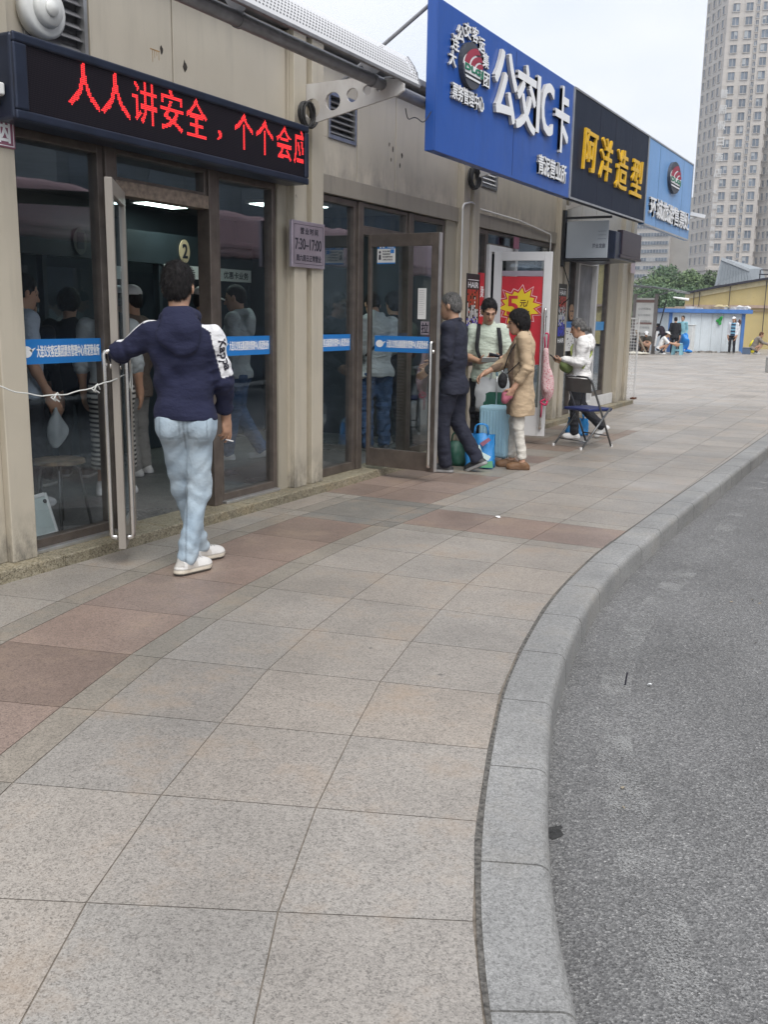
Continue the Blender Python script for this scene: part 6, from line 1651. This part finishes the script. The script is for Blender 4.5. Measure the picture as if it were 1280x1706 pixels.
while zf < TH-3:
    for k, s0 in enumerate((1.15, 4.1, 7.9)):
        if zf < 80 and cnt < 78:
            pm, fm = MB(), MB(); win(C0, dR, nR, s0, zf, 1.5, 1.75, pm, fm); wo_ = fm.build('window', M['tower_trim'], tw); pm.build('pane', M['tower_glass'], wo_)
            if hash01(cnt, 3) > .62:
                q = MB(); hh = .5+1.0*hash01(cnt, 5); c = C0+dR*(s0+.4+.7*(cnt % 2))+nR*.055+Vector((0, 0, zf+1.75-hh/2)); q.obox(c, dR, nR, (0, 0, 1), .33, .004, hh/2); q.build('blind', M['curtain'], wo_)
            cnt += 1
        else: win(C0, dR, nR, s0, zf, 1.5, 1.75, rest_p, rest_f)
    for s0 in (6.45,):      # narrow stack of lift lobby openings
        win(C0, dR, nR, s0, zf-.1, .62, 1.0, rest_p, rest_f); win(C0, dR, nR, s0, zf+1.35, .62, 1.15, rest_p, rest_f)
    for s0 in (1.0, 4.0, 6.9, 9.7): win(L0, -dL, nL, s0, zf, 1.25, 1.8, rest_p, rest_f)
    d3 = (R2-R1).normalized()
    for s0 in (.7, 2.2, 3.6): win(R1, d3, nB, s0, zf, .8, 1.6, rest_p, rest_f)
    d4 = (R3-R2).normalized()
    for s0 in (.9, 3.6, 6.6, 9.8): win(R2, d4, nC, s0, zf, 1.7, 1.75, rest_p, rest_f)
    win(R0, (R1-R0).normalized(), Vector((.97, .2, 0)).normalized(), 1.2, zf, 1.0, 1.5, rest_p, rest_f)
    zf += fl
tag(rest_f.build('window_surround', M['tower_trim'], tw), kind='stuff'); tag(rest_p.build('window_pane', M['tower_glass'], tw), kind='stuff')
rest = MB()
for s0 in (1.2, 4.2, 7.2, 10.): rest.obox(L0-dL*s0+nL*.05+Vector((0, 0, 7.0)), dL, nL, (0, 0, 1), .6, .06, 1.8)
for s0 in (1.6, 5., 8.): rest.obox(C0+dR*s0+nR*.05+Vector((0, 0, 7.5)), dR, nR, (0, 0, 1), 1.0, .06, 1.5)
rest.build('podium_opening', M['tower_glass'], tw)
m = MB()
for k, ch in enumerate('普照假日酒店'): lay(m, ch, C0+dR*-.0+nR*.3+Vector((-.2, 0, 53.6-3.6*k)), dR, (0, 0, 1), 1.7, 1.9, bold=.02)
for k, ch in enumerate('(日照山庄商务酒店'): lay(m, ch, C0+nR*.3+Vector((-.05, 0, 31.6-1.75*k)), dR, (0, 0, 1), 1.05, 1.15, bold=.02)
m.build('lettering', plain('pale_letters', (.55, .54, .52), .6), tw)
ht = empty('hotel_block', (-77, 335, 0), 'mid rise beige hotel block with banded windows left of the tower', 'building')
m = MB(); m.box(-96, -72.3, 330, 350, 0, 40); m.build('wall', plain('hotel_wall', (.52, .475, .42), .8, 0, .1, .2), ht)
m = MB(); m.box(-72.25, -66, 332, 350, 0, 40); m.build('stair_tower', plain('hotel_side', (.44, .40, .34), .8, 0, .1, .2), ht)
for k in range(12):
    z = 7+2.62*k; m = MB(); m.box(-83.2, -72.6, 329.8, 329.99, z, z+1.25); wo_ = m.build('window_band', plain('hotel_frame%d' % k, (.44, .44, .43), .6, 0, .15, 1.5), ht)
    m = MB()
    for q in range(11):
        if hash01(q, k) > .12: m.box(-83.1+.95*q, -82.35+.95*q, 329.7, 329.79, z+.12, z+1.14)
    m.build('pane', M['tower_glass'], wo_)
m = MB(); lay(m, '酒', (-87.8, 329.9, 25.2), *FY[:2], 2.3, 2.6, bold=.03); lay(m, '店', (-87.8, 329.9, 21.4), *FY[:2], 2.3, 2.6, bold=.03); m.build('lettering', plain('faded_red', (.36, .08, .08), .6), ht)
# ---- what the shop glass mirrors: buses at the stop and blocks across the road
def bus(label, y0, y1, x0=2.2):
    o = empty('city_bus', (x0+1.25, (y0+y1)/2, -.135), label, 'bus', 'buses at the stop across from the shops')
    m = MB(); m.box(x0, x0+2.5, y0, y1, .2, 2.52); m.build('lower_body', plain('bus_navy', (.03, .035, .05), .35), o, bevel=.1, seg=3); m = MB(); m.box(x0+.02, x0+2.48, y0+.05, y1-.05, 2.50, 3.35); m.build('roof_body', plain('bus_pink', (.66, .40, .40), .35, 0, .06), o, bevel=.16, seg=4)
    m = MB(); m.box(x0-.012, x0-.002, y0+.35, y1-.35, 1.25, 2.5); m.build('side_window', M['black'], o, bevel=.004)
    m = MB(); m.box(x0-.016, x0+.1, y0+.2, y1-.2, 2.68, 2.74); m.build('roof_rail', plain('bus_trim', (.45, .25, .25), .4), o)
    for y in (y0+2, y1-2.4): m = MB(); m.tube([(x0-.02, y, .33), (x0+.25, y, .33)], .46, 20); m.build('wheel', M['rubber'], o)
bus('pink city bus waiting at the stop beyond the right edge', 7.6, 16.4); bus('pink city bus queued behind the first one', 17.6, 27.)
def block(label, x, y, sx, sy, h, c):
    o = empty('office_block', (x, y, 0), label, 'building'); m = MB(); m.box(x-sx/2, x+sx/2, y-sy/2, y+sy/2, -.1, h); m.build('wall', plain('block_wall', c, .8, 0, .15, .3), o)
    m = MB()
    for k in range(int(h/3.2)):
        for q in range(int(sy/3)): m.box(x-sx/2-.06, x-sx/2-.002, y-sy/2+.8+3*q, y-sy/2+2.6+3*q, 1.2+3.2*k, 2.9+3.2*k)
    m.build('window_row', M['tower_glass'], o)
block('grey office block facing the shops across the road', 37, 57, 14, 39, 30, (.16, .18, .20)); block('tall dark block across the road', 30, 98, 16, 44, 52, (.12, .14, .16))

# ================================================================== PEOPLE
M['navy'] = fabric('navy_fleece', (.010, .013, .045), .4, 8., 300., .2); M['dark_navy'] = fabric('dark_navy_cloth', (.013, .015, .030), .4, 7., 300., .2)
M['jeans_blue'] = fabric('blue_denim', (.045, .095, .20), .7, 12., 420., .35); M['trouser_black'] = fabric('black_trousers', (.012, .013, .018), .45, 8., 300., .25)
M['linen'] = fabric('beige_linen', (.43, .30, .18), 1.0, 13., 260., .18); M['cream_trouser'] = fabric('cream_trousers', (.62, .59, .53), .4, 8., 300., .08)
M['mint_polo'] = fabric('pale_mint_polo', (.50, .56, .47), .5, 9., 300., .08); M['white_jacket'] = fabric('white_jacket', (.78, .77, .75), .4, 11., 200., .08)
M['grey_jacket'] = fabric('pale_grey_jacket', (.46, .50, .51), .6, 11., 200., .12); M['grey_tee'] = fabric('grey_blue_tee', (.40, .46, .54), .5, 8.); M['grey_trouser'] = fabric('grey_trousers', (.30, .29, .27), .5, 9.)
M['black_top'] = fabric('black_top', (.013, .013, .016), .4, 8.); M['hood_grey'] = fabric('grey_hooded_top', (.42, .46, .47), .6, 9.)
def light_denim():
    t = NT('light_denim'); base = t.ramp(t.noise(4.5, 5), [(.28, (.25, .325, .395)), (.5, (.325, .40, .46)), (.74, (.42, .49, .535))])
    a = t.n('Attribute', _attribute_name='Col').outputs['Color']; col = t.mix(1.0, base, a, 'MULTIPLY')
    f1 = t.noise(13., 5, t.scaled(1, 1, .7), .6); f2 = t.noise(420., 2)
    t.bsdf(Base__Color=col, Roughness=.85, Normal=t.bump(t.math('ADD', t.math('MULTIPLY', f1, 3.), t.math('MULTIPLY', f2, .2)), .38, .02)); return t.m
M['light_denim'] = light_denim()

# ---- the man in the navy hoodie
def seg_band(P, pts, dors, thr, t0=0., t1=1.):
    m = np.zeros(len(P), bool)
    for (a, b, D, lo_, hi_) in zip(pts, pts[1:], dors, t0, t1):
        ab = b-a; t = ((P-a) @ ab)/(ab @ ab); ok = (t > lo_) & (t < hi_); q = P-(a+np.clip(t, 0, 1)[:, None]*ab); q /= np.maximum(1e-6, np.linalg.norm(q, axis=1))[:, None]
        m |= ok & (q @ unit(D) > thr) & (np.linalg.norm(P-(a+np.clip(t, 0, 1)[:, None]*ab), axis=1) < .16)
    return m
def hero_col(P, J, Q, s):
    c = np.tile(np.array([.009, .0115, .041]), (len(P), 1))
    m = seg_band(P, [J['neck']+np.array([.085, -.01, -.03]), J['shR'], J['elR']], [(.50, -.55, .67), (.68, -.73, .12)], .74, (.30, -.15), (1.05, .93))
    m |= seg_band(P, [J['neck']+np.array([-.085, -.01, -.03]), J['shL'], J['elL']], [(-.2, .05, .95), (-.2, .15, .97)], .74, (.35, .0), (1., .95))
    c[m] = (.74, .74, .75); return c
def hero_jeans(P, J, s):
    c = np.ones((len(P), 3)); 
    # seams, pockets' stitching and a faded thigh belong to the cloth
    d = P-J['pel']; back = d[:, 1] < -.02
    for sx in (-1, 1):
        u = (d[:, 0]-sx*.078)/.058; v = (d[:, 2]+.065)/.075
        edge = back & (np.maximum(np.abs(u), np.abs(v)+.25*np.maximum(0, -v)*np.abs(u)) > .86) & (np.maximum(np.abs(u), np.abs(v)) < 1.02); c[edge] *= .72
    c[back & (np.abs(d[:, 0]) < .006) & (d[:, 2] < .1)] *= .7
    c[(d[:, 2] > .06)] *= .86
    return c
def hero_extra(a, body):
    J, s = a['J'], a['s']
    # printed brand letters running down the sleeve, wrapped on the cloth
    sh, e = J['shR']+np.array([.0, 0, .0]), J['elR']; d = unit(e-sh); Dn = unit(np.array([.62, -.78, .10])); Dn = unit(Dn-d*(Dn @ d)); ac = -np.cross(d, Dn)
    g, f = glyphs('Kappa', .035); G = a['topprims']
    Lh = np.linalg.norm(e-sh); pts = np.array([sh+d*(.10+q[0]*.68)*Lh+ac*(q[1]-.5)*.07 for q in g])
    o = pts+Dn*.16
    t = np.zeros(len(o))
    def field(p):
        D = np.full(len(p), 9.)
        for pr in G:
            if pr[0] == 'pl' or pr[6]: continue
            q = _ev(pr, p[:, 0], p[:, 1], p[:, 2]); k = max(pr[5], 1e-4); h_ = np.clip(.5+.5*(D-q)/k, 0, 1); D = D*(1-h_)+q*h_-k*h_*(1-h_)
        return D+a['topdisp'](p[:, 0], p[:, 1], p[:, 2])
    for _ in range(24): t += np.clip(field(o-Dn*t[:, None])-.003, -.02, .03)
    P = o-Dn*t[:, None]
    mb = MB(); mb.add([tuple(p) for p in P], f); child(body, mb, 'sleeve_lettering', M['ink'], False)
    w_, d_, n_, t_ = a['handR']; c0 = w_+d_*.045+n_*.018
    mb = MB(); di = unit(np.array([.78, .55, -.28])); mb.tube([c0, c0+di*.052], .0042, 8); held(body, mb, 'cigarette', M['white'], 'lit white cigarette between the fingers of the man in the hoodie', 'cigarette')
def white_shoe(c, q):
    side = np.abs(q[:, 0]) > .024
    c[side & (q[:, 2] > .036) & (q[:, 2] < .07) & (q[:, 1] > -.03) & (q[:, 1] < .05)] = (.50, .47, .43); c[(q[:, 1] < -.045) & (q[:, 2] > .05) & (q[:, 2] < .09)] = (.45, .43, .40)
    c[(q[:, 2] < .011)] = (.10, .09, .08); c[(np.abs(q[:, 2]-.034) < .0045)] = (.36, .33, .29)
    lace = (np.abs(q[:, 0]) < .018) & (q[:, 1] > .03) & (q[:, 1] < .11) & (q[:, 2] > .06) & (np.floor(q[:, 1]/.011) % 2 == 0); c[lace] = (.30, .29, .28)
person('man in a navy hoodie with white sleeve bands holding the glass door open', (-3.635, 4.385, 0), 32, 1.76,
       dict(head=(-.035, .035, 1.635), neck=(-.022, -.005, 1.462), chest=(-.02, .0, 1.26), pel=(-.008, -.01, .925), shL=(-.185, -.02, 1.375), shR=(.15, .0, 1.362), elL=(-.36, .02, 1.27), wrL=(-.44, .20, 1.225), elR=(.205, .03, 1.115), wrR=(.205, .16, .885),
            hipL=(-.09, -.01, .885), hipR=(.07, -.0, .885), knL=(-.05, .11, .47), knR=(.055, .015, .47), anL=(.035, .19, .088), anR=(-.01, -.10, .088), footL=-46, footR=-44, yaw=-8, nod=4,
            hdR=(.06, .16, -.98), pnR=(-.75, .55, .1), curlR=[.25, .45, .75, .95], hdL=(-.2, .95, .1), pnL=(.9, .1, -.2), curlL=1.2),
       dict(hair='short', topcol=hero_col, hood=True, topname='hoodie', sleeve=.90, hem=-.045, loose=1.03, fold=.0075, legmat=M['light_denim'], legcol=hero_jeans, legw=.91, legfold=.0042, blades=5200, bladelen=.024, shoe=(.66, .645, .62), sole=(.62, .56, .46), shoecol=white_shoe, extra=hero_extra), vox=.0058)
# ---- the group by the suitcase
person('grey haired man in a dark navy suit stepping past the second door edge', (-3.86, 8.64, 0), 96, 1.72,
       dict(chest=(0, .01, 1.27), neck=(0, .01, 1.465), head=(0, .06, 1.625), shL=(-.185, .01, 1.41), shR=(.185, .01, 1.41), elL=(-.23, .0, 1.13), wrL=(-.2, .2, 1.0), elR=(.23, .05, 1.13), wrR=(.19, .27, 1.05),
            knL=(-.1, .08, .5), anL=(-.1, .03, .088), knR=(.09, -.02, .5), anR=(.09, -.24, .13), pitchR=26, nod=8),
       dict(blades=2600, hair='crop', hairmat='hair_grey', topmat=M['dark_navy'], hem=-.16, loose=1.1, collar=True, legmat=M['dark_navy'], legw=1.12, shoe=(.02, .02, .022), sole=(.30, .30, .30)), vox=.008)
def polo_extra(a, body):
    J = a['J']; mb = MB(); Q = a['Qt']
    for sx, h_ in ((1, .62), (-1, .4)):
        p = [J['neck']+np.array([sx*.095, -.07, .0]), J['neck']+np.array([sx*.10, .03, .005]), J['chest']+np.array([sx*.115, .125, .09]), J['chest']+np.array([sx*.13, .145, -.08]), J['pel']+np.array([sx*(.13 if sx < 0 else .06), .155, .12])]
        q = arc_path(p, .06); n0 = len(mb.v)
        for i, c in enumerate(q):
            for k in (-1, 1): mb.v.append((c[0]+k*.021, c[1]+.008, c[2]))
        for i in range(len(q)-1): mb.f.append([n0+2*i, n0+2*i+1, n0+2*i+3, n0+2*i+2]); mb.mi.append(0)
    o = child(body, mb, 'backpack_strap', M['black_top']); m = o.modifiers.new('thick', 'SOLIDIFY'); m.thickness = .006
    w_, d_, n_, t_ = a['handL']; w2 = a['handR'][0]; c = w_*.4+w2*.6+np.array([0, .04, .0])
    mb = MB(); mb.obox(c, (1, 0, 0), (0, .8, .55), (0, -.55, .8), .085, .045, .002); held(body, mb, 'white_leaflet', M['paper'], 'white card held between the hands of the man in the mint polo', 'card')
    c = w_+np.array([-.01, .03, .03]); mb = MB(); mb.obox(c, unit((1, .2, .25)), (0, .8, .5), (0, -.5, .8), .06, .035, .008); held(body, mb, 'wallet', M['ink'], 'dark wallet in the left hand of the man in the mint polo', 'wallet', bevel=.004)
person('black haired man in a pale mint polo with dark straps reading a card', (-4.02, 9.86, 0), 208, 1.69,
       dict(shL=(-.16, 0, 1.405), shR=(.16, 0, 1.405), head=(0, .06, 1.615), elL=(-.25, .05, 1.12), wrL=(-.11, .27, 1.10), elR=(.25, .03, 1.12), wrR=(.10, .26, 1.07), hdL=(.75, .55, .1), hdR=(-.7, .6, .15), pnL=(.3, -.3, .9), pnR=(-.3, -.3, .9), curlL=.8, curlR=.8, nod=26, yaw=6),
       dict(blades=2600, hair='short', topmat=M['mint_polo'], topname='polo_shirt', sleeve=.42, hem=-.1, loose=1.05, collar=True, legmat=M['trouser_black'], shoe=(.03, .03, .03), sole=(.3, .3, .3), extra=polo_extra), vox=.0075)
def beige_extra(a, body):
    J = a['J']; w_, d_, n_, t_ = a['handL']; P, F = implicit([el(w_+d_*.0+n_*.03, (.035, .055, .05)), el(w_+d_*.05+n_*.03, (.03, .04, .04))], .008, folds(.005, 70., 2))
    o = mesh_np('pink_cloth', P, F, plain('pink_cloth', (.42, .12, .17), .7)); o.location = body.location; o.rotation_euler = body.rotation_euler; tag(o, 'small pink folded pouch in the hand of the woman in the beige tunic', 'pouch')
    mb = MB(); mb.tube(arc_path([J['neck']+np.array([-.06, .02, .0]), J['chest']+np.array([-.12, .13, .02]), J['pel']+np.array([-.10, .19, .10])], .08), .006, 6); mb.tube(arc_path([J['neck']+np.array([-.06, -.04, .0]), J['chest']+np.array([-.2, .0, -.05]), J['pel']+np.array([-.13, .15, .10])], .08), .006, 6); child(body, mb, 'bag_strap', M['black_top'])
    P, F = implicit([el(J['pel']+np.array([-.11, .19, .03]), (.034, .045, .075))], .008, folds(.004, 40., 2)); mesh_np('hand_bag', P, F, M['black_top'], body)
def beige_col(P, J, Q, s):
    c = np.tile(np.array([.50, .375, .245]), (len(P), 1)); q = (P-J['chest']); m = (q[:, 1] > .085) & (q[:, 2] < .13) & (np.abs(q[:, 0]) < .12); c[m] = (.26, .18, .125); return c
person('short haired woman in a beige linen tunic and cream trousers holding a suitcase', (-3.37, 9.2, 0), 112, 1.59,
       dict(head=(0, .07, 1.60), nod=12, elL=(-.22, -.04, 1.12), wrL=(-.235, .09, .90), elR=(.21, .17, 1.16), wrR=(.12, .40, 1.04), hdR=(0, .7, -.5), pnR=(-.3, -.4, -.8), curlR=1.0, curlL=.9, pnL=(.8, .4, 0), knL=(-.09, .02, .5), anL=(-.09, -.04, .085), knR=(.09, .05, .5), anR=(.09, .07, .085), footL=0, footR=0),
       dict(blades=3600, bladelen=.03, hair='bob', topcol=beige_col, topname='tunic', sleeve=.8, hem=-.34, loose=1.14, build=1.12, fold=.0065, legmat=M['cream_trouser'], legw=.87, legfrac=.86, shoe=(.17, .085, .035), sole=(.15, .08, .04), lowshoe=True, extra=beige_extra), vox=.007)
def jacket_extra(a, body):
    w_ = a['handL'][0]; mb = MB(); mb.obox(w_+np.array([.02, .03, .02]), (.9, .2, 0), (-.15, .75, .6), (.1, -.6, .75), .036, .072, .005); held(body, mb, 'phone', M['black'], 'dark phone in the hands of the grey haired woman in the white jacket', 'phone', bevel=.003)
    J = a['J']; mb = MB(); mb.tube(arc_path([J['neck']+np.array([.07, -.02, .0]), J['chest']+np.array([.0, .14, .06]), J['chest']+np.array([-.15, .1, -.14])], .06), .011, 6); mb.tube(arc_path([J['neck']+np.array([.05, -.06, .0]), J['chest']+np.array([-.05, -.135, .0]), J['chest']+np.array([-.19, -.02, -.2])], .06), .011, 6); child(body, mb, 'strap', plain('lime_strap', (.30, .36, .08), .6))
    P, F = implicit([el(J['pel']+np.array([-.12, .17, .12]), (.05, .09, .10))], .012, folds(.006, 30., 1)); mesh_np('shoulder_bag', P, F, plain('dark_lime', (.12, .16, .05), .7), body)
person('grey haired woman in a white hooded jacket looking at her phone', (-3.62, 12.0, 0), 108, 1.50,
       dict(head=(0, .07, 1.61), nod=18, elL=(-.23, .02, 1.13), wrL=(-.14, .27, 1.14), elR=(.22, .05, 1.14), wrR=(.06, .30, 1.12), hdL=(.4, .9, .1), pnL=(.5, -.2, .8), hdR=(-.5, .8, .1), pnR=(-.4, -.2, .8), curlL=.9, curlR=.9,
            knL=(-.09, .07, .5), anL=(-.09, .04, .088), knR=(.09, -.03, .49), anR=(.09, -.36, .17), pitchR=40, footL=0, footR=0),
       dict(blades=2200, hair='bun', hairmat='hair_grey', topmat=M['white_jacket'], hood=True, sleeve=.95, hem=-.06, loose=1.24, build=1.12, fold=.010, legmat=M['trouser_black'], legw=1.05, shoe=(.66, .66, .65), sole=(.6, .6, .6), extra=jacket_extra), vox=.0085)
def crossbody(a, body):
    J = a['J']; mb = MB(); mb.tube(arc_path([J['neck']+np.array([.10, .0, -.01]), J['chest']+np.array([.08, -.135, .08]), J['chest']+np.array([-.03, -.14, -.08]), J['pel']+np.array([-.16, -.08, .1])], .07), .012, 6); child(body, mb, 'bag_strap', M['black_top'])
person('man in a pale grey jacket and blue jeans standing behind the second glass door', (-4.98, 9.12, .066), 52, 1.70,
       dict(chest=(0, .03, 1.26), neck=(0, .06, 1.45), head=(0, .14, 1.59), nod=30, shL=(-.19, .05, 1.40), shR=(.19, .05, 1.40), elL=(-.24, .06, 1.13), wrL=(-.15, .27, 1.03), elR=(.24, .05, 1.13), wrR=(.14, .28, 1.03)),
       dict(blades=1800, hair='crop', topmat=M['grey_jacket'], hood=True, hem=-.13, loose=1.14, build=1.1, fold=.009, legmat=M['jeans_blue'], legw=1.12, legfold=.009, shoe=(.1, .1, .11), sole=(.4, .4, .4), extra=crossbody), vox=.0095)
person('black haired person in dark clothes beside the man in the pale grey jacket', (-5.12, 9.78, .066), 70, 1.68, dict(nod=10), dict(hair='bob', topmat=M['black_top'], legmat=M['trouser_black'], shoe=(.1, .1, .1), sole=(.2, .2, .2)), vox=.014)
# ---- people waiting inside the hall
def teebag(a, body):
    w_ = a['handR'][0]; P, F = implicit([el(w_+np.array([.02, .0, -.17]), (.024, .085, .125)), rc(w_, w_+np.array([0, 0, -.1]), .012, .035, .03)], .01, folds(.011, 30., 2)); o = mesh_np('carrier_bag', P, F, plain('clear_grey_bag', (.30, .33, .34), .35, 0, .2, 8.)); o.location = body.location; o.rotation_euler = body.rotation_euler; tag(o, 'pale grey plastic carrier bag in the hand of the man in the grey blue tee', 'bag')
person('man in a grey blue tee and black trousers seen through the nearest pane', (-5.68, 5.02, .066), -22, 1.68, dict(head=(0, .05, 1.62), nod=15, elR=(.24, -.02, 1.12), wrR=(.22, .10, .89)), dict(hair='short', topmat=M['grey_tee'], topname='tee_shirt', sleeve=.42, loose=1.15, build=1.1, legmat=M['trouser_black'], legw=1.15, shoe=(.45, .45, .46), sole=(.6, .6, .6), extra=teebag), vox=.0115)
def stripes(P, J, Q, s):
    c = np.tile(np.array([.42, .46, .47]), (len(P), 1)); m = (P[:, 2] < .97*s) | ((np.abs(P[:, 0]) < .1) & (P[:, 1] > .1)); k = (np.floor(P[:, 2]/.0185) % 2 == 0)
    c[m & k] = (.55, .53, .49); c[m & ~k] = (.02, .02, .022); return c
person('woman in a black and white striped long skirt behind the first door handle', (-5.46, 5.68, .066), 26, 1.62, dict(head=(0, .03, 1.625), elL=(-.24, -.02, 1.12), wrL=(-.25, .04, .87)), dict(hair='bun', topcol=stripes, topname='striped_dress', sleeve=.6, skirt=.70, loose=1.12, fold=.004, legs=None, shoe=(.6, .6, .6), sole=(.65, .65, .65)), vox=.009)
def capcol(P, J, Q, s):
    c = np.tile(np.array([.20, .15, .12]), (len(P), 1)); k = np.floor(P[:, 2]/.022) % 2 == 0; m = (P[:, 2] > 1.2*s) & (P[:, 2] < 1.34*s); c[m & k] = (.5, .5, .5); return c
person('person in a white cap and grey trousers beyond the open first door', (-5.98, 6.52, .066), 105, 1.64, dict(nod=8), dict(hair='cap', topcol=capcol, loose=1.1, hem=-.2, legmat=M['grey_trouser'], legw=1.15, shoe=(.6, .6, .58), sole=(.6, .6, .6)), vox=.013)
person('person in a pale cap and dark top to the right of the hoodie', (-5.95, 7.45, .066), -45, 1.66, dict(nod=10), dict(hair='cap', topmat=M['black_top'], legmat=M['trouser_black'], shoe=(.3, .3, .3), sole=(.5, .5, .5)), vox=.013)
person('person in a grey hooded top and white sneakers behind the right pane', (-5.80, 7.78, .066), 112, 1.69, dict(nod=14, anR=(.1, -.22, .1), pitchR=12, anL=(-.1, .1, .085)), dict(hair='crop', topmat=M['hood_grey'], hood=True, loose=1.15, build=1.08, legmat=M['jeans_blue'], legw=1.15, shoe=(.55, .56, .55), sole=(.6, .6, .6)), vox=.0115)
person('dark haired person with bowed head at the counter left of the striped dress', (-6.35, 6.15, .066), 30, 1.60, dict(nod=25), dict(hair='bob', topmat=M['black_top'], legmat=M['trouser_black'], shoe=(.1, .1, .1)), vox=.015)
person('dark haired person in black between the tee and the bowed head', (-6.3, 5.65, .066), 20, 1.55, dict(nod=20), dict(hair='short', topmat=M['black_top'], legmat=M['trouser_black'], shoe=(.1, .1, .1)), vox=.015)
# ---- far figures
def far_stripes(P, J, Q, s):
    c = np.tile(np.array([.70, .72, .75]), (len(P), 1)); m = (np.abs(P[:, 0]+.02) < .105) & (P[:, 1] > .02); k = np.floor(P[:, 2]/.075) % 2 == 0; c[m & k] = (.16, .36, .50); c[m & ~k] = (.015, .03, .07); return c
person('figure in a white cap and blue striped top before the white shed', (-7.3, 47.9, 0), 176, 1.66, dict(wrR=(.22, .0, .88), wrL=(-.2, .05, .88)), dict(hair='cap', topcol=far_stripes, loose=1.12, hem=-.08, legmat=M['trouser_black'], shoe=(.02, .02, .02)), vox=.016)
person('person in a black top standing at the left end of the shed', (-9.32, 44.9, 0), 10, 1.60, dict(nod=15), dict(hair='short', topmat=M['black_top'], hem=-.2, loose=1.2, build=1.1, legmat=M['trouser_black'], shoe=(.02, .02, .02)), vox=.018)
person('person in a pale blue top standing half hidden behind the black top', (-9.35, 46.6, 0), 170, 1.68, {}, dict(hair='short', topmat=fabric('pale_blue_top', (.22, .45, .52)), legmat=M['trouser_black'], shoe=(.1, .1, .1)), vox=.02)
SQ = dict(pel=(0, -.12, .30), chest=(0, .02, .62), neck=(0, .12, .80), head=(0, .22, .92), shL=(-.18, .1, .75), shR=(.18, .1, .75), elL=(-.22, .28, .55), elR=(.22, .28, .55), wrL=(-.15, .50, .50), wrR=(.15, .50, .50), hipL=(-.1, -.1, .29), hipR=(.1, -.1, .29), knL=(-.16, .28, .46), knR=(.16, .28, .46), anL=(-.13, .02, .09), anR=(.13, .02, .09), nod=25)
person('person in a white shirt and bucket hat squatting in front of the blue stool', (-9.52, 43.4, 0), -80, 1.66, SQ, dict(hair='hat', capmat=M['paper'], topmat=M['white_jacket'], sleeve=.5, hem=-.08, legmat=M['dark_navy'], shoe=(.6, .6, .6)), vox=.018)
person('seated hawker in a dark coat and pale cap by the shelter panel', (-10.25, 43.4, 0), 200, 1.66, SQ, dict(hair='cap', topmat=fabric('brown_coat', (.05, .045, .035), var=.6), sleeve=.95, loose=1.25, legmat=M['trouser_black'], shoe=(.1, .1, .1)), vox=.02)
person('dark clothed person stooping beside the plain white cabinet', (-9.86, 45.1, 0), 60, 1.55, dict(chest=(0, .12, 1.18), neck=(0, .27, 1.32), head=(0, .4, 1.36), shL=(-.18, .25, 1.27), shR=(.18, .25, 1.27), elL=(-.2, .35, 1.0), elR=(.2, .35, 1.0), wrL=(-.1, .5, .85), wrR=(.1, .5, .85), nod=40), dict(hair='short', topmat=fabric('dark_red_blue', (.04, .025, .04), var=.8), legmat=M['dark_navy'], shoe=(.1, .1, .1)), vox=.02)
person('dark clothed person sitting low at the left edge of the seated group', (-10.7, 44.0, 0), 180, 1.6, SQ, dict(hair='short', topmat=M['black_top'], sleeve=.95, legmat=M['trouser_black'], shoe=(.1, .1, .1)), vox=.02)
person('brown haired hawker in a grey jacket crouching by the yellow sack', (-6.25, 47.9, 0), -75, 1.68, SQ, dict(hair='short', hairmat='hair_brown', topmat=fabric('taupe_jacket', (.22, .19, .16)), sleeve=.95, loose=1.2, legmat=M['trouser_black'], shoe=(.4, .4, .4)), vox=.018) if M.setdefault('hair_brown', fabric('brown_hair', (.12, .055, .025), .5, 60.)) else None

# ------------------------------------------------------------------ thin overcast air
m = MB(); m.box(-460, 460, -90, 460, -1.2, 112)
hz = m.build('haze', None)
t = NT('haze_air'); v = t.n('VolumePrincipled', Color=(.80, .86, .95), Density=.0007); t.t.links.new(v.outputs[0], t.out.inputs[1])
hz.data.materials.append(t.m); tag(hz, kind='stuff')
